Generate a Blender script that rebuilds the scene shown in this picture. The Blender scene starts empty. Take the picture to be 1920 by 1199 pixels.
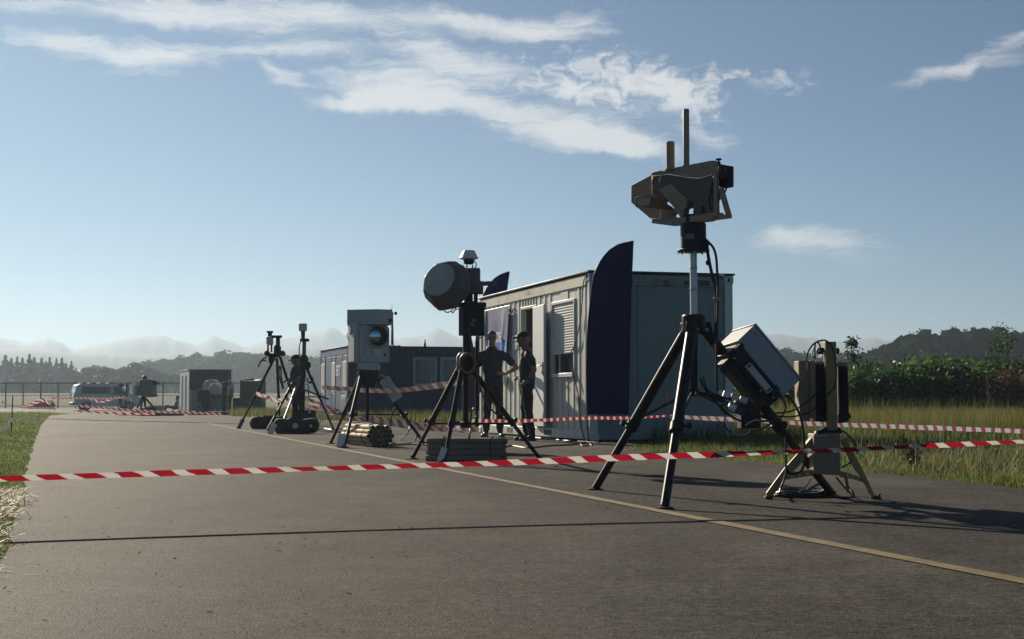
import bpy, math, random
import numpy as np
from mathutils import Vector, Matrix, noise

random.seed(7)
RNG = np.random.default_rng(11)
S = bpy.context.scene
COL = S.collection
R = math.radians
V = Vector

# ------------------------------------------------------------------ camera
CAM_H = 0.63
FPX = 2885.0                       # focal length in photo pixels (photo 1920 x 1199)
PITCH = math.atan((754 - 599.5) / FPX)
cam_d = bpy.data.cameras.new('camera')
cam_d.sensor_fit = 'HORIZONTAL'
cam_d.sensor_width = 36.0
cam_d.lens = 36.0 * FPX / 1920.0
cam_d.clip_start = 0.1
cam_d.clip_end = 20000
cam = bpy.data.objects.new('camera', cam_d)
cam.location = (0, 0, CAM_H)
cam.rotation_euler = (math.pi / 2 + PITCH, 0, 0)
COL.objects.link(cam)
S.camera = cam

# ------------------------------------------------------------------ sun, sky, exposure
SUN_AZ, SUN_EL = R(-27.0), R(21.0)
SUN_DIR = V((math.sin(SUN_AZ) * math.cos(SUN_EL), math.cos(SUN_AZ) * math.cos(SUN_EL), math.sin(SUN_EL)))
sun_d = bpy.data.lights.new('sun', 'SUN')
sun_d.energy = 5.0
sun_d.angle = R(0.5)
sun_d.color = (1.0, 0.88, 0.69)
sun = bpy.data.objects.new('sun', sun_d)
sun.rotation_euler = (-SUN_DIR).to_track_quat('-Z', 'Y').to_euler()
sun.location = (-20, 40, 30)
COL.objects.link(sun)

S.view_settings.view_transform = 'Standard'
S.view_settings.look = 'None'
S.view_settings.gamma = 1.0
S.view_settings.use_curve_mapping = False
S.view_settings.exposure = 0.58
S.cycles.use_denoising = True
S.cycles.max_bounces = 6
S.cycles.diffuse_bounces = 3
S.cycles.volume_bounces = 0
S.cycles.caustics_reflective = False
S.cycles.caustics_refractive = False

world = bpy.data.worlds.new('World')
S.world = world
world.use_nodes = True
wt = world.node_tree
wt.nodes.clear()
def wn(kind, **kw):
    n = wt.nodes.new(kind)
    for k, v in kw.items(): setattr(n, k, v)
    return n
def wl(a, b): wt.links.new(a, b)
def wmath(op, a, b=None, clamp=False):
    n = wn('ShaderNodeMath', operation=op, use_clamp=clamp)
    for i, x in enumerate((a, b)):
        if x is None: continue
        if isinstance(x, (int, float)): n.inputs[i].default_value = x
        else: wl(x, n.inputs[i])
    return n.outputs[0]
sky = wn('ShaderNodeTexSky', sky_type='NISHITA')
sky.sun_disc = False
sky.sun_elevation = SUN_EL
sky.sun_rotation = SUN_AZ
sky.altitude = 1200
sky.air_density = 0.72
sky.dust_density = 0.4
sky.ozone_density = 1.6
tc = wn('ShaderNodeTexCoord')
sep = wn('ShaderNodeSeparateXYZ'); wl(tc.outputs['Generated'], sep.inputs[0])
az = wmath('MULTIPLY', wmath('ARCTAN2', sep.outputs[0], sep.outputs[1]), 57.29578)      # degrees right of +Y
el = wmath('MULTIPLY', wmath('ARCSINE', sep.outputs[2]), 57.29578)                      # degrees above the horizon
comb = wn('ShaderNodeCombineXYZ'); wl(az, comb.inputs[0]); wl(el, comb.inputs[1])
# fine distortion of the sky coordinates so cloud outlines are ragged
dn = wn('ShaderNodeTexNoise'); dn.inputs['Scale'].default_value = 0.9; dn.inputs['Detail'].default_value = 4
wl(comb.outputs[0], dn.inputs['Vector'])
dsub = wn('ShaderNodeVectorMath', operation='SUBTRACT'); wl(dn.outputs['Color'], dsub.inputs[0]); dsub.inputs[1].default_value = (.5, .5, .5)
dsc = wn('ShaderNodeVectorMath', operation='MULTIPLY'); wl(dsub.outputs[0], dsc.inputs[0]); dsc.inputs[1].default_value = (2.2, 0.7, 0)
dco = wn('ShaderNodeVectorMath', operation='ADD'); wl(comb.outputs[0], dco.inputs[0]); wl(dsc.outputs[0], dco.inputs[1])
def azel(px, py):
    d = V(((px - 960) / FPX, 1.0, (599.5 - py) / FPX))
    c, s = math.cos(PITCH), math.sin(PITCH)
    d = V((d.x, d.y * c - d.z * s, d.y * s + d.z * c)).normalized()
    return math.degrees(math.atan2(d.x, d.y)), math.degrees(math.asin(d.z))
DEG = 57.29578 / FPX
def lobe(px, py, half_l, half_w, tilt, amp):
    """a soft elongated bank of cloud: centre, half length and half width in photo pixels, tilt in degrees"""
    a, e = azel(px, py)
    m = wn('ShaderNodeMapping', vector_type='TEXTURE')
    m.inputs['Location'].default_value = (a, e, 0)
    m.inputs['Rotation'].default_value = (0, 0, R(tilt))
    m.inputs['Scale'].default_value = (half_l * DEG, half_w * DEG, 1)
    wl(dco.outputs[0], m.inputs['Vector'])
    ln = wn('ShaderNodeVectorMath', operation='LENGTH'); wl(m.outputs[0], ln.inputs[0])
    mr = wn('ShaderNodeMapRange', interpolation_type='SMOOTHSTEP')
    mr.inputs['From Min'].default_value = 1.0; mr.inputs['From Max'].default_value = 0.0
    mr.inputs['To Min'].default_value = 0.0; mr.inputs['To Max'].default_value = amp
    wl(ln.outputs['Value'], mr.inputs['Value'])
    return mr.outputs[0]
LOBES_WISP = [(330, 25, 330, 40, -2, .95), (640, 28, 260, 34, -6, .8), (900, 45, 260, 34, -9, 1.0), (1080, 50, 170, 36, 3, 1.0),
              (120, 80, 180, 32, -5, .8), (300, 105, 200, 36, 4, .85), (560, 92, 160, 26, 2, .75), (520, 140, 130, 26, -28, .6),
              (850, 110, 200, 40, -14, .85), (760, 160, 220, 60, 0, 1.0), (700, 195, 190, 34, 4, 1.1), (900, 200, 150, 30, -4, .8),
              (1080, 250, 230, 52, -9, 1.25), (1180, 272, 160, 32, -12, .9), (1320, 255, 90, 34, -25, .7),
              (1800, 128, 190, 30, 12, 1.0), (1900, 72, 80, 24, 10, .8), (1545, 462, 190, 52, -8, .95), (1480, 440, 110, 28, 0, .55), (40, 12, 120, 24, 0, .7)]
LOBES_PUFF = [(1010, 150, 250, 75, -10, 1.0), (1200, 150, 230, 75, -18, 1.3), (1290, 185, 160, 60, -24, 1.2), (1360, 140, 90, 32, -10, 1.1),
              (1470, 150, 90, 42, 0, .9), (1110, 190, 180, 45, -20, .85)]
def total(ls):
    acc = None
    for l in ls:
        o = lobe(*l)
        acc = o if acc is None else wmath('ADD', acc, o)
    return acc
def wnoise(scale, detail, rough, stretch, tilt=0, dist=0.0):
    m = wn('ShaderNodeMapping')
    m.inputs['Rotation'].default_value = (0, 0, R(tilt)); m.inputs['Scale'].default_value = stretch
    wl(dco.outputs[0], m.inputs['Vector'])
    n = wn('ShaderNodeTexNoise')
    n.inputs['Scale'].default_value = scale; n.inputs['Detail'].default_value = detail
    n.inputs['Roughness'].default_value = rough; n.inputs['Distortion'].default_value = dist
    wl(m.outputs[0], n.inputs['Vector'])
    return n.outputs['Fac']
def ramp(x, lo, hi, top=1.0):
    mr = wn('ShaderNodeMapRange', interpolation_type='SMOOTHSTEP')
    mr.inputs['From Min'].default_value = lo; mr.inputs['From Max'].default_value = hi; mr.inputs['To Max'].default_value = top
    wl(x, mr.inputs['Value'])
    return mr.outputs[0]
n_wisp = wmath('ADD', wmath('MULTIPLY', wnoise(0.5, 10, .66, (0.40, 2.8, 1), 5, .8), .7), wmath('MULTIPLY', wnoise(2.2, 6, .6, (0.35, 2.2, 1), -14, 1.2), .3))
n_puff = wnoise(1.7, 9, .6, (0.8, 1.25, 1), 12, .3)
# elsewhere in the sky, out of this frame, thin scattered wisps of the same kind
a_far = ramp(wmath('ABSOLUTE', az), 21, 32, .62)
e_far = ramp(el, 17, 24, .62)
n_big = wnoise(0.10, 3, .5, (0.5, 1.6, 1), 0)
far_cov = wmath('MULTIPLY', wmath('MAXIMUM', a_far, e_far), ramp(n_big, .45, .7))
e_low = ramp(el, 2, 10)
far_cov = wmath('MULTIPLY', far_cov, e_low)
VEIL = [(860, 165, 520, 150, -8, .40), (480, 40, 620, 75, -2, .40), (1150, 200, 330, 120, -14, .34), (250, 110, 380, 60, 0, .32)]
w_cov = wmath('ADD', wmath('ADD', wmath('MULTIPLY', total(LOBES_WISP), 1.18), total(VEIL)), far_cov)
w_d = ramp(wmath('ADD', wmath('MULTIPLY', w_cov, .85), wmath('MULTIPLY', wmath('SUBTRACT', n_wisp, .5), 2.4)), .10, 1.38, .80)
w_d = wmath('MULTIPLY', w_d, ramp(w_cov, .02, .3))
p_cov = total(LOBES_PUFF)
p_d = ramp(wmath('ADD', wmath('MULTIPLY', p_cov, .64), wmath('MULTIPLY', wmath('SUBTRACT', n_puff, .5), 2.6)), .22, 1.3, .85)
p_d = wmath('MULTIPLY', p_d, ramp(p_cov, .05, .35))
dens = wmath('MAXIMUM', w_d, p_d, True)
mixc = wn('ShaderNodeMix', data_type='RGBA')
CLOUD = 10.5
tint = wn('ShaderNodeMix', data_type='RGBA', blend_type='MULTIPLY'); tint.inputs[0].default_value = 1.0
wl(sky.outputs[0], tint.inputs['A']); tint.inputs['B'].default_value = (.42, .63, .74, 1)
mixc.inputs['B'].default_value = (CLOUD, CLOUD * 1.0, CLOUD * 1.0, 1)
wl(tint.outputs['Result'], mixc.inputs['A']); wl(dens, mixc.inputs['Factor'])
bg = wn('ShaderNodeBackground'); bg.inputs['Strength'].default_value = 0.05
wl(mixc.outputs['Result'], bg.inputs['Color'])
wo = wn('ShaderNodeOutputWorld'); wl(bg.outputs[0], wo.inputs['Surface'])

# ------------------------------------------------------------------ where a photo pixel lies in the place (survey helpers)
_c, _s = math.cos(PITCH), math.sin(PITCH)
def ray(px, py):
    x, z = (px - 960) / FPX, (599.5 - py) / FPX
    return V((x, _c - z * _s, _s + z * _c))
def W(px, py, y):                       # the point seen at that pixel, y metres ahead
    d = ray(px, py); return V((d.x * y / d.y, y, CAM_H + d.z * y / d.y))
def G(px, py, z=0.0):                   # the point seen there on the ground
    d = ray(px, py); t = (z - CAM_H) / d.z; return V((d.x * t, d.y * t, z))
def PL(px, py, p0, n):                  # the point seen there on a plane
    d = ray(px, py); o = V((0, 0, CAM_H)); t = (p0 - o).dot(n) / d.dot(n); return o + d * t

# ------------------------------------------------------------------ materials
def mat(name, col, rough=.6, metal=0.0, var=.18, vscale=3.0, bump=0.0, bscale=60.0, spec=.5, transl=0.0, dirt=0.0, dirt_col=(.12, .09, .06), dscale=2.0, island=0.0, coat=0.0, streak=1.0):
    m = bpy.data.materials.new(name); m.use_nodes = True
    t = m.node_tree; N = t.nodes; L = t.links
    b = N['Principled BSDF']
    b.inputs['Roughness'].default_value = rough; b.inputs['Metallic'].default_value = metal
    b.inputs['Specular IOR Level'].default_value = spec; b.inputs['Coat Weight'].default_value = coat
    tcn = N.new('ShaderNodeTexCoord')
    nz = N.new('ShaderNodeTexNoise'); nz.inputs['Scale'].default_value = vscale; nz.inputs['Detail'].default_value = 6; nz.inputs['Roughness'].default_value = .65
    L.new(tcn.outputs['Object'], nz.inputs['Vector'])
    mr = N.new('ShaderNodeMapRange'); mr.inputs['From Min'].default_value = .25; mr.inputs['From Max'].default_value = .75
    mr.inputs['To Min'].default_value = 1 - var; mr.inputs['To Max'].default_value = 1 + var
    L.new(nz.outputs['Fac'], mr.inputs['Value'])
    fac = mr.outputs[0]
    if island:
        g = N.new('ShaderNodeNewGeometry'); mi = N.new('ShaderNodeMapRange')
        mi.inputs['To Min'].default_value = 1 - island; mi.inputs['To Max'].default_value = 1 + island
        L.new(g.outputs['Random Per Island'], mi.inputs['Value'])
        mm = N.new('ShaderNodeMath'); mm.operation = 'MULTIPLY'; L.new(fac, mm.inputs[0]); L.new(mi.outputs[0], mm.inputs[1]); fac = mm.outputs[0]
    mx = N.new('ShaderNodeVectorMath'); mx.operation = 'SCALE'; mx.inputs[0].default_value = col[:3]
    L.new(fac, mx.inputs['Scale'])
    out = mx.outputs[0]
    if dirt:
        n2 = N.new('ShaderNodeTexNoise'); n2.inputs['Scale'].default_value = dscale; n2.inputs['Detail'].default_value = 8; n2.inputs['Roughness'].default_value = .7
        if streak != 1.0:
            mp = N.new('ShaderNodeMapping'); mp.inputs['Scale'].default_value = (1, 1, streak); L.new(tcn.outputs['Object'], mp.inputs['Vector']); L.new(mp.outputs[0], n2.inputs['Vector'])
        else: L.new(tcn.outputs['Object'], n2.inputs['Vector'])
        m2 = N.new('ShaderNodeMapRange'); m2.inputs['From Min'].default_value = .46; m2.inputs['From Max'].default_value = .75; m2.inputs['To Max'].default_value = dirt
        L.new(n2.outputs['Fac'], m2.inputs['Value'])
        mc = N.new('ShaderNodeMix'); mc.data_type = 'RGBA'; L.new(m2.outputs[0], mc.inputs['Factor']); L.new(out, mc.inputs['A']); mc.inputs['B'].default_value = (*dirt_col, 1)
        out = mc.outputs['Result']
    L.new(out, b.inputs['Base Color'])
    rr = N.new('ShaderNodeMapRange'); rr.inputs['To Min'].default_value = max(0, rough - .12); rr.inputs['To Max'].default_value = min(1, rough + .12)
    L.new(nz.outputs['Fac'], rr.inputs['Value']); L.new(rr.outputs[0], b.inputs['Roughness'])
    if bump:
        nb = N.new('ShaderNodeTexNoise'); nb.inputs['Scale'].default_value = bscale; nb.inputs['Detail'].default_value = 4
        L.new(tcn.outputs['Object'], nb.inputs['Vector'])
        bp = N.new('ShaderNodeBump'); bp.inputs['Strength'].default_value = bump; bp.inputs['Distance'].default_value = .01
        L.new(nb.outputs['Fac'], bp.inputs['Height']); L.new(bp.outputs[0], b.inputs['Normal'])
    if transl:
        tr = N.new('ShaderNodeBsdfTranslucent'); L.new(out, tr.inputs['Color'])
        ms = N.new('ShaderNodeMixShader'); ms.inputs[0].default_value = transl
        L.new(b.outputs[0], ms.inputs[1]); L.new(tr.outputs[0], ms.inputs[2])
        L.new(ms.outputs[0], N['Material Output'].inputs['Surface'])
    return m

# ------------------------------------------------------------------ objects
BASE = {}
def tag(o, label=None, cat=None, group=None, kind=None):
    if label: o['label'] = label
    if cat: o['category'] = cat
    if group: o['group'] = group
    if kind: o['kind'] = kind
    return o
def thing(name, label, cat, loc=(0, 0, 0), group=None):
    o = bpy.data.objects.new(name, None); COL.objects.link(o)
    o.empty_display_size = .2
    o.location = loc; BASE[o] = V(loc)
    return tag(o, label, cat, group)
def children_of(o): return [c for c in bpy.data.objects if c.parent is o]
def copy_tree(o, parent=None, kids=None):
    if kids is None:
        kids = {}
        for c in bpy.data.objects:
            if c.parent: kids.setdefault(c.parent, []).append(c)
    c = o.copy(); COL.objects.link(c); c.parent = parent
    for k in kids.get(o, []): copy_tree(k, c, kids)
    return c

class MB:
    def __init__(self): self.v, self.f = [], []
    def add(self, vs, fs):
        n = len(self.v); self.v += [tuple(p) for p in vs]; self.f += [tuple(i + n for i in q) for q in fs]; return self
    def box(self, c, s, A=None):
        c = V(c); A = A or (V((1, 0, 0)), V((0, 1, 0)), V((0, 0, 1)))
        h = [a * (d / 2) for a, d in zip(A, s)]
        vs = [c + h[0] * i + h[1] * j + h[2] * k for k in (-1, 1) for j in (-1, 1) for i in (-1, 1)]
        fs = [(0, 2, 3, 1), (4, 5, 7, 6), (0, 1, 5, 4), (2, 6, 7, 3), (0, 4, 6, 2), (1, 3, 7, 5)]
        if A[0].cross(A[1]).dot(A[2]) < 0: fs = [f[::-1] for f in fs]
        return self.add(vs, fs)
    def bar(self, p0, p1, w, h, up=(0, 0, 1)):
        p0, p1 = V(p0), V(p1); d = p1 - p0; z = d.normalized(); u = V(up)
        if abs(z.dot(u)) > .98: u = V((1, 0, 0))
        x = z.cross(u).normalized(); y = x.cross(z)
        return self.box((p0 + p1) / 2, (w, h, d.length), (x, y, z))
    def tube(self, pts, r, n=8, caps=True, sx=1.0):
        pts = [V(p) for p in pts]
        rs = r if isinstance(r, (list, tuple)) else [r] * len(pts)
        t0 = (pts[1] - pts[0]).normalized()
        x = t0.orthogonal().normalized()
        base = len(self.v); rings = []
        for i, p in enumerate(pts):
            t = (pts[min(i + 1, len(pts) - 1)] - pts[max(i - 1, 0)])
            t = t.normalized() if t.length > 1e-9 else t0
            x = (x - t * x.dot(t)); x = x.normalized() if x.length > 1e-6 else t.orthogonal().normalized()
            y = t.cross(x)
            rings.append([p + (x * math.cos(a) * sx + y * math.sin(a)) * rs[i] for a in [2 * math.pi * k / n for k in range(n)]])
        for q in rings: self.v += [tuple(p) for p in q]
        for i in range(len(pts) - 1):
            for k in range(n):
                a, b = base + i * n + k, base + i * n + (k + 1) % n
                self.f.append((a, b, b + n, a + n))
        if caps:
            self.f.append(tuple(base + k for k in range(n))[::-1])
            self.f.append(tuple(base + (len(pts) - 1) * n + k for k in range(n)))
        return self
    def cyl(self, p0, p1, r0, r1=None, n=16): return self.tube([p0, p1], [r0, r0 if r1 is None else r1], n)
    def prism(self, poly, vec):
        poly = [V(p) for p in poly]; vec = V(vec); n = len(poly)
        nrm = V((0, 0, 0))
        for i in range(n): nrm += poly[i].cross(poly[(i + 1) % n])
        idx = list(range(n))
        if nrm.dot(vec) < 0: poly = poly[::-1]
        vs = poly + [p + vec for p in poly]
        fs = [tuple(range(n))[::-1], tuple(range(n, 2 * n))]
        fs += [(i, (i + 1) % n, (i + 1) % n + n, i + n) for i in range(n)]
        return self.add(vs, fs)
    def lathe(self, o, axis, prof, n=24, up=None, phase=0.0):
        o, z = V(o), V(axis).normalized()
        x = (V(up) - z * V(up).dot(z)).normalized() if up is not None else z.orthogonal().normalized()
        y = z.cross(x); base = len(self.v)
        for r, h in prof:
            for k in range(n):
                a = phase + 2 * math.pi * k / n
                self.v.append(tuple(o + z * h + (x * math.cos(a) + y * math.sin(a)) * r))
        for i in range(len(prof) - 1):
            for k in range(n):
                a, b = base + i * n + k, base + i * n + (k + 1) % n
                self.f.append((a, b, b + n, a + n))
        self.f.append(tuple(base + k for k in range(n))[::-1])
        self.f.append(tuple(base + (len(prof) - 1) * n + k for k in range(n)))
        return self
    def ball(self, c, r, A=None, nu=14, nv=9):
        c = V(c); r = r if isinstance(r, (tuple, list)) else (r, r, r)
        A = A or (V((1, 0, 0)), V((0, 1, 0)), V((0, 0, 1)))
        base = len(self.v)
        for j in range(1, nv):
            th = math.pi * j / nv
            for i in range(nu):
                ph = 2 * math.pi * i / nu
                self.v.append(tuple(c + A[0] * (r[0] * math.sin(th) * math.cos(ph)) + A[1] * (r[1] * math.sin(th) * math.sin(ph)) + A[2] * (r[2] * math.cos(th))))
        for j in range(nv - 2):
            for i in range(nu):
                a, b = base + j * nu + i, base + j * nu + (i + 1) % nu
                self.f.append((a, a + nu, b + nu, b))
        t, bt = len(self.v), len(self.v) + 1
        self.v.append(tuple(c + A[2] * r[2])); self.v.append(tuple(c - A[2] * r[2]))
        for i in range(nu):
            self.f.append((t, base + i, base + (i + 1) % nu))
            self.f.append((bt, base + (nv - 2) * nu + (i + 1) % nu, base + (nv - 2) * nu + i))
        return self
    def sheet(self, rows, th=0.0, tv=None):
        """a grid of points (rows of equal length); th > 0 gives it thickness along tv"""
        nr, nc = len(rows), len(rows[0]); base = len(self.v)
        for q in rows: self.v += [tuple(p) for p in q]
        for i in range(nr - 1):
            for j in range(nc - 1):
                a = base + i * nc + j; self.f.append((a, a + 1, a + nc + 1, a + nc))
        if th:
            off = V(tv).normalized() * th; b2 = len(self.v)
            for q in rows: self.v += [tuple(V(p) + off) for p in q]
            for i in range(nr - 1):
                for j in range(nc - 1):
                    a = b2 + i * nc + j; self.f.append((a, a + nc, a + nc + 1, a + 1))
            edge = [i for i in range(nc)] + [i * nc + nc - 1 for i in range(1, nr)] + [(nr - 1) * nc + j for j in range(nc - 2, -1, -1)] + [i * nc for i in range(nr - 2, 0, -1)]
            for a, b in zip(edge, edge[1:] + edge[:1]): self.f.append((base + b, base + a, b2 + a, b2 + b))
        return self
    def build(self, name, m, parent=None, smooth=35, bevel=0.0, label=None, seg=2):
        b = V((0, 0, 0)); p = parent
        while p is not None and p.parent is not None: p = p.parent
        if p is not None: b = BASE[p]
        me = bpy.data.meshes.new(name)
        vs = [(x - b.x, y - b.y, z - b.z) for x, y, z in self.v]
        me.from_pydata(vs, [], self.f); me.update()
        if smooth:
            me.shade_smooth(); me.set_sharp_from_angle(angle=R(smooth))
        me.materials.append(m)
        o = bpy.data.objects.new(name, me); COL.objects.link(o)
        if parent is not None: o.parent = parent
        if bevel:
            bm_ = o.modifiers.new('bevel', 'BEVEL'); bm_.width = bevel; bm_.segments = seg; bm_.limit_method = 'ANGLE'; bm_.angle_limit = R(40)
            bm_.harden_normals = False
        if label: o['label'] = label
        return o
    def top(self, name, m, label, cat, group=None, loc=None, **kw):
        """a thing that is one mesh"""
        if loc is None:
            n = len(self.v); loc = V((sum(p[0] for p in self.v) / n, sum(p[1] for p in self.v) / n, min(p[2] for p in self.v)))
        b = V(loc); self.v = [(x - b.x, y - b.y, z - b.z) for x, y, z in self.v]
        o = self.build(name, m, None, **kw); o.location = b; BASE[o] = b
        return tag(o, label, cat, group)

def np_mesh(name, verts, faces_flat, sizes, m, smooth=False):
    me = bpy.data.meshes.new(name)
    me.vertices.add(len(verts)); me.vertices.foreach_set('co', np.asarray(verts, dtype=np.float32).ravel())
    me.loops.add(len(faces_flat)); me.loops.foreach_set('vertex_index', np.asarray(faces_flat, dtype=np.int32))
    sizes = np.asarray(sizes, dtype=np.int32)
    me.polygons.add(len(sizes))
    st = np.zeros(len(sizes), dtype=np.int32); st[1:] = np.cumsum(sizes)[:-1]
    me.polygons.foreach_set('loop_start', st)
    me.polygons.foreach_set('use_smooth', np.full(len(sizes), smooth, dtype=bool))
    me.update(calc_edges=True); me.validate()
    if m: me.materials.append(m)
    o = bpy.data.objects.new(name, me); COL.objects.link(o)
    return o

def smoothstep(a, b, x):
    t = max(0.0, min(1.0, (x - a) / (b - a))); return t * t * (3 - 2 * t)

# ------------------------------------------------------------------ ground
def ground_z(x, y):
    return 3.0 * smoothstep(150, 430, y)
def m_ground():
    m = bpy.data.materials.new('meadow soil'); m.use_nodes = True; t = m.node_tree; N, L = t.nodes, t.links
    b = N['Principled BSDF']; b.inputs['Roughness'].default_value = .95; b.inputs['Specular IOR Level'].default_value = .1
    tcn = N.new('ShaderNodeTexCoord')
    cr = None
    def nz(s, d):
        n = N.new('ShaderNodeTexNoise'); n.inputs['Scale'].default_value = s; n.inputs['Detail'].default_value = d; n.inputs['Roughness'].default_value = .7
        L.new(tcn.outputs['Object'], n.inputs['Vector']); return n.outputs['Fac']
    a, c = nz(.08, 5), nz(6.0, 6)
    mx = N.new('ShaderNodeMath'); mx.operation = 'ADD'; L.new(a, mx.inputs[0]); L.new(c, mx.inputs[1])
    r = N.new('ShaderNodeValToRGB'); e = r.color_ramp.elements
    e[0].position = .38; e[0].color = (.03, .036, .012, 1); e[1].position = .66; e[1].color = (.08, .075, .03, 1)
    x = e.new(.5); x.color = (.05, .055, .018, 1)
    h = N.new('ShaderNodeMath'); h.operation = 'MULTIPLY'; L.new(mx.outputs[0], h.inputs[0]); h.inputs[1].default_value = .5
    L.new(h.outputs[0], r.inputs[0]); L.new(r.outputs[0], b.inputs['Base Color'])
    return m
MG = m_ground()
xs = [-3450, -2400, -1600, -900, -450, -220, -120, -70, -40, -25, -15, -8, -4, 0, 4, 8, 15, 25, 40, 70, 120, 220, 450, 900, 1600, 2400, 3450]
ys = [-300, -100, -30, -8, 0, 6, 12, 20, 30, 45, 60, 80, 100, 125, 150, 180, 210, 240, 270, 300, 330, 360, 390, 420, 450, 600, 900, 1400, 2200, 3340]
mb = MB(); mb.sheet([[V((x, y, ground_z(x, y))) for x in xs] for y in ys])
tag(mb.build('ground', MG, smooth=60), 'wide meadow and soil around the taxiway', kind='structure')

def asphalt_mat():
    m = bpy.data.materials.new('worn asphalt'); m.use_nodes = True; t = m.node_tree; N, L = t.nodes, t.links
    b = N['Principled BSDF']; b.inputs['Specular IOR Level'].default_value = .05
    tcn = N.new('ShaderNodeTexCoord')
    def nz(s, d, rgh=.65, sc=None):
        n = N.new('ShaderNodeTexNoise'); n.inputs['Scale'].default_value = s; n.inputs['Detail'].default_value = d; n.inputs['Roughness'].default_value = rgh
        if sc:
            mp = N.new('ShaderNodeMapping'); mp.inputs['Scale'].default_value = sc; mp.inputs['Rotation'].default_value = (0, 0, R(-15.5)); L.new(tcn.outputs['Object'], mp.inputs['Vector']); L.new(mp.outputs[0], n.inputs['Vector'])
        else: L.new(tcn.outputs['Object'], n.inputs['Vector'])
        return n.outputs['Fac']
    big = nz(.45, 5, .6, (1.4, .35, 1)); mid = nz(2.2, 6, .7); fine = nz(85, 4, .75); grit = nz(34, 5, .8)
    vor = N.new('ShaderNodeTexVoronoi'); vor.inputs['Scale'].default_value = 120; L.new(tcn.outputs['Object'], vor.inputs['Vector'])
    def mth(op, a, bb):
        n = N.new('ShaderNodeMath'); n.operation = op
        for i, x in enumerate((a, bb)):
            if isinstance(x, (int, float)): n.inputs[i].default_value = x
            else: L.new(x, n.inputs[i])
        return n.outputs[0]
    k = mth('ADD', mth('MULTIPLY', big, .9), mth('MULTIPLY', mid, .55))
    k = mth('ADD', k, mth('MULTIPLY', fine, 1.3))
    k = mth('ADD', k, mth('MULTIPLY', mth('SUBTRACT', nz(19, 8, .85), .5), 1.6))
    k = mth('ADD', k, mth('MULTIPLY', grit, .9))
    k = mth('DIVIDE', k, 3.85)
    r = N.new('ShaderNodeValToRGB'); e = r.color_ramp.elements
    e[0].position = .38; e[0].color = (.012, .011, .0095, 1); e[1].position = .63; e[1].color = (.225, .198, .172, 1)
    x = e.new(.5); x.color = (.088, .079, .069, 1)
    L.new(k, r.inputs[0])
    # reddish tint in places
    red = N.new('ShaderNodeMix'); red.data_type = 'RGBA'; red.blend_type = 'MULTIPLY'
    mr = N.new('ShaderNodeMapRange'); mr.inputs['From Min'].default_value = .5; mr.inputs['From Max'].default_value = .62; mr.inputs['To Max'].default_value = .55
    L.new(nz(.9, 5), mr.inputs['Value']); L.new(mr.outputs[0], red.inputs['Factor']); L.new(r.outputs[0], red.inputs['A']); red.inputs['B'].default_value = (1.0, .86, .80, 1)
    L.new(red.outputs['Result'], b.inputs['Base Color'])
    rg = N.new('ShaderNodeMapRange'); rg.inputs['To Min'].default_value = .62; rg.inputs['To Max'].default_value = .95; L.new(grit, rg.inputs['Value']); L.new(rg.outputs[0], b.inputs['Roughness'])
    bp = N.new('ShaderNodeBump'); bp.inputs['Strength'].default_value = .55; bp.inputs['Distance'].default_value = .006
    hh = mth('ADD', mth('MULTIPLY', vor.outputs['Distance'], .7), fine)
    L.new(hh, bp.inputs['Height']); L.new(bp.outputs[0], b.inputs['Normal'])
    return m
MASPH = asphalt_mat()
def jitter_line(pts, step, amp):
    out = []
    for a, b in zip(pts, pts[1:]):
        n = max(1, int((b - a).length / step))
        for i in range(n):
            p = a.lerp(b, i / n); d = (b - a).normalized()
            out.append(p + V((-d.y, d.x, 0)) * amp * noise.noise(p * 1.7))
    out.append(pts[-1]); return out
LEFT_E = [V((.9, -8, 0)), V((-.35, 0, 0)), G(-150, 1199), G(8, 1033), G(40, 930), G(60, 840), G(75, 800), G(93, 780)]
FAR_L = [V((-24, 86, 0)), V((-60, 92, 0)), V((-60, 150, 0)), V((-20, 150, 0))]
RIGHT_E = [V((-14, 92, 0)), V((-14.5, 74, 0)), G(445, 781.5), G(640, 789.5), G(840, 796), V((.25, 31.8, 0)), V((2.1, 24.0, 0)), G(1164, 842), G(1271, 855), G(1442, 870), G(1655, 889), G(1920, 917), V((5.2, 6, 0)), V((6.6, -8, 0))]
poly = jitter_line(LEFT_E, .35, .05) + FAR_L + jitter_line(RIGHT_E, .35, .05)
ROAD_POLY = [(p.x, p.y) for p in poly]
mb = MB(); mb.v = [(p.x, p.y, .004) for p in poly]; mb.f = [tuple(range(len(poly)))[::-1]]
tag(mb.build('taxiway', MASPH, smooth=0), 'worn grey asphalt taxiway running away from the camera', kind='structure')
MLINE = mat('faded yellow line', (.20, .135, .035), .85, var=.5, vscale=5, bump=.4, bscale=90, dirt=1.0, dirt_col=(.085, .076, .067), dscale=14)
l0, l1 = G(2060, 1121), G(388, 794.6)
dl = (l1 - l0).normalized(); nl = V((-dl.y, dl.x, 0))
mb = MB(); rows = []
for i in range(121):
    p = l0.lerp(l1, i / 120); w = .045 + .012 * noise.noise(p * 6)
    rows.append([V((p.x, p.y, .008)) + nl * w, V((p.x, p.y, .008)) - nl * w])
mb.sheet(rows)
tag(mb.build('taxiway_line', MLINE, smooth=0), 'faded yellow guide line on the taxiway', kind='structure')
MSEAM = mat('bitumen seam', (.13, .125, .115), .8, var=.3, vscale=4)
mb = MB()
for pts in ([G(62, 818), G(130, 808), G(215, 802)],):
    rows = [[V((p.x, p.y + d, .008)) for d in (-.12, .12)] for p in jitter_line(pts, .3, .04)]
    mb.sheet(rows)
tag(mb.build('taxiway_seam', MSEAM, smooth=0), 'pale worn joint across the asphalt at the left', kind='structure')

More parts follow.
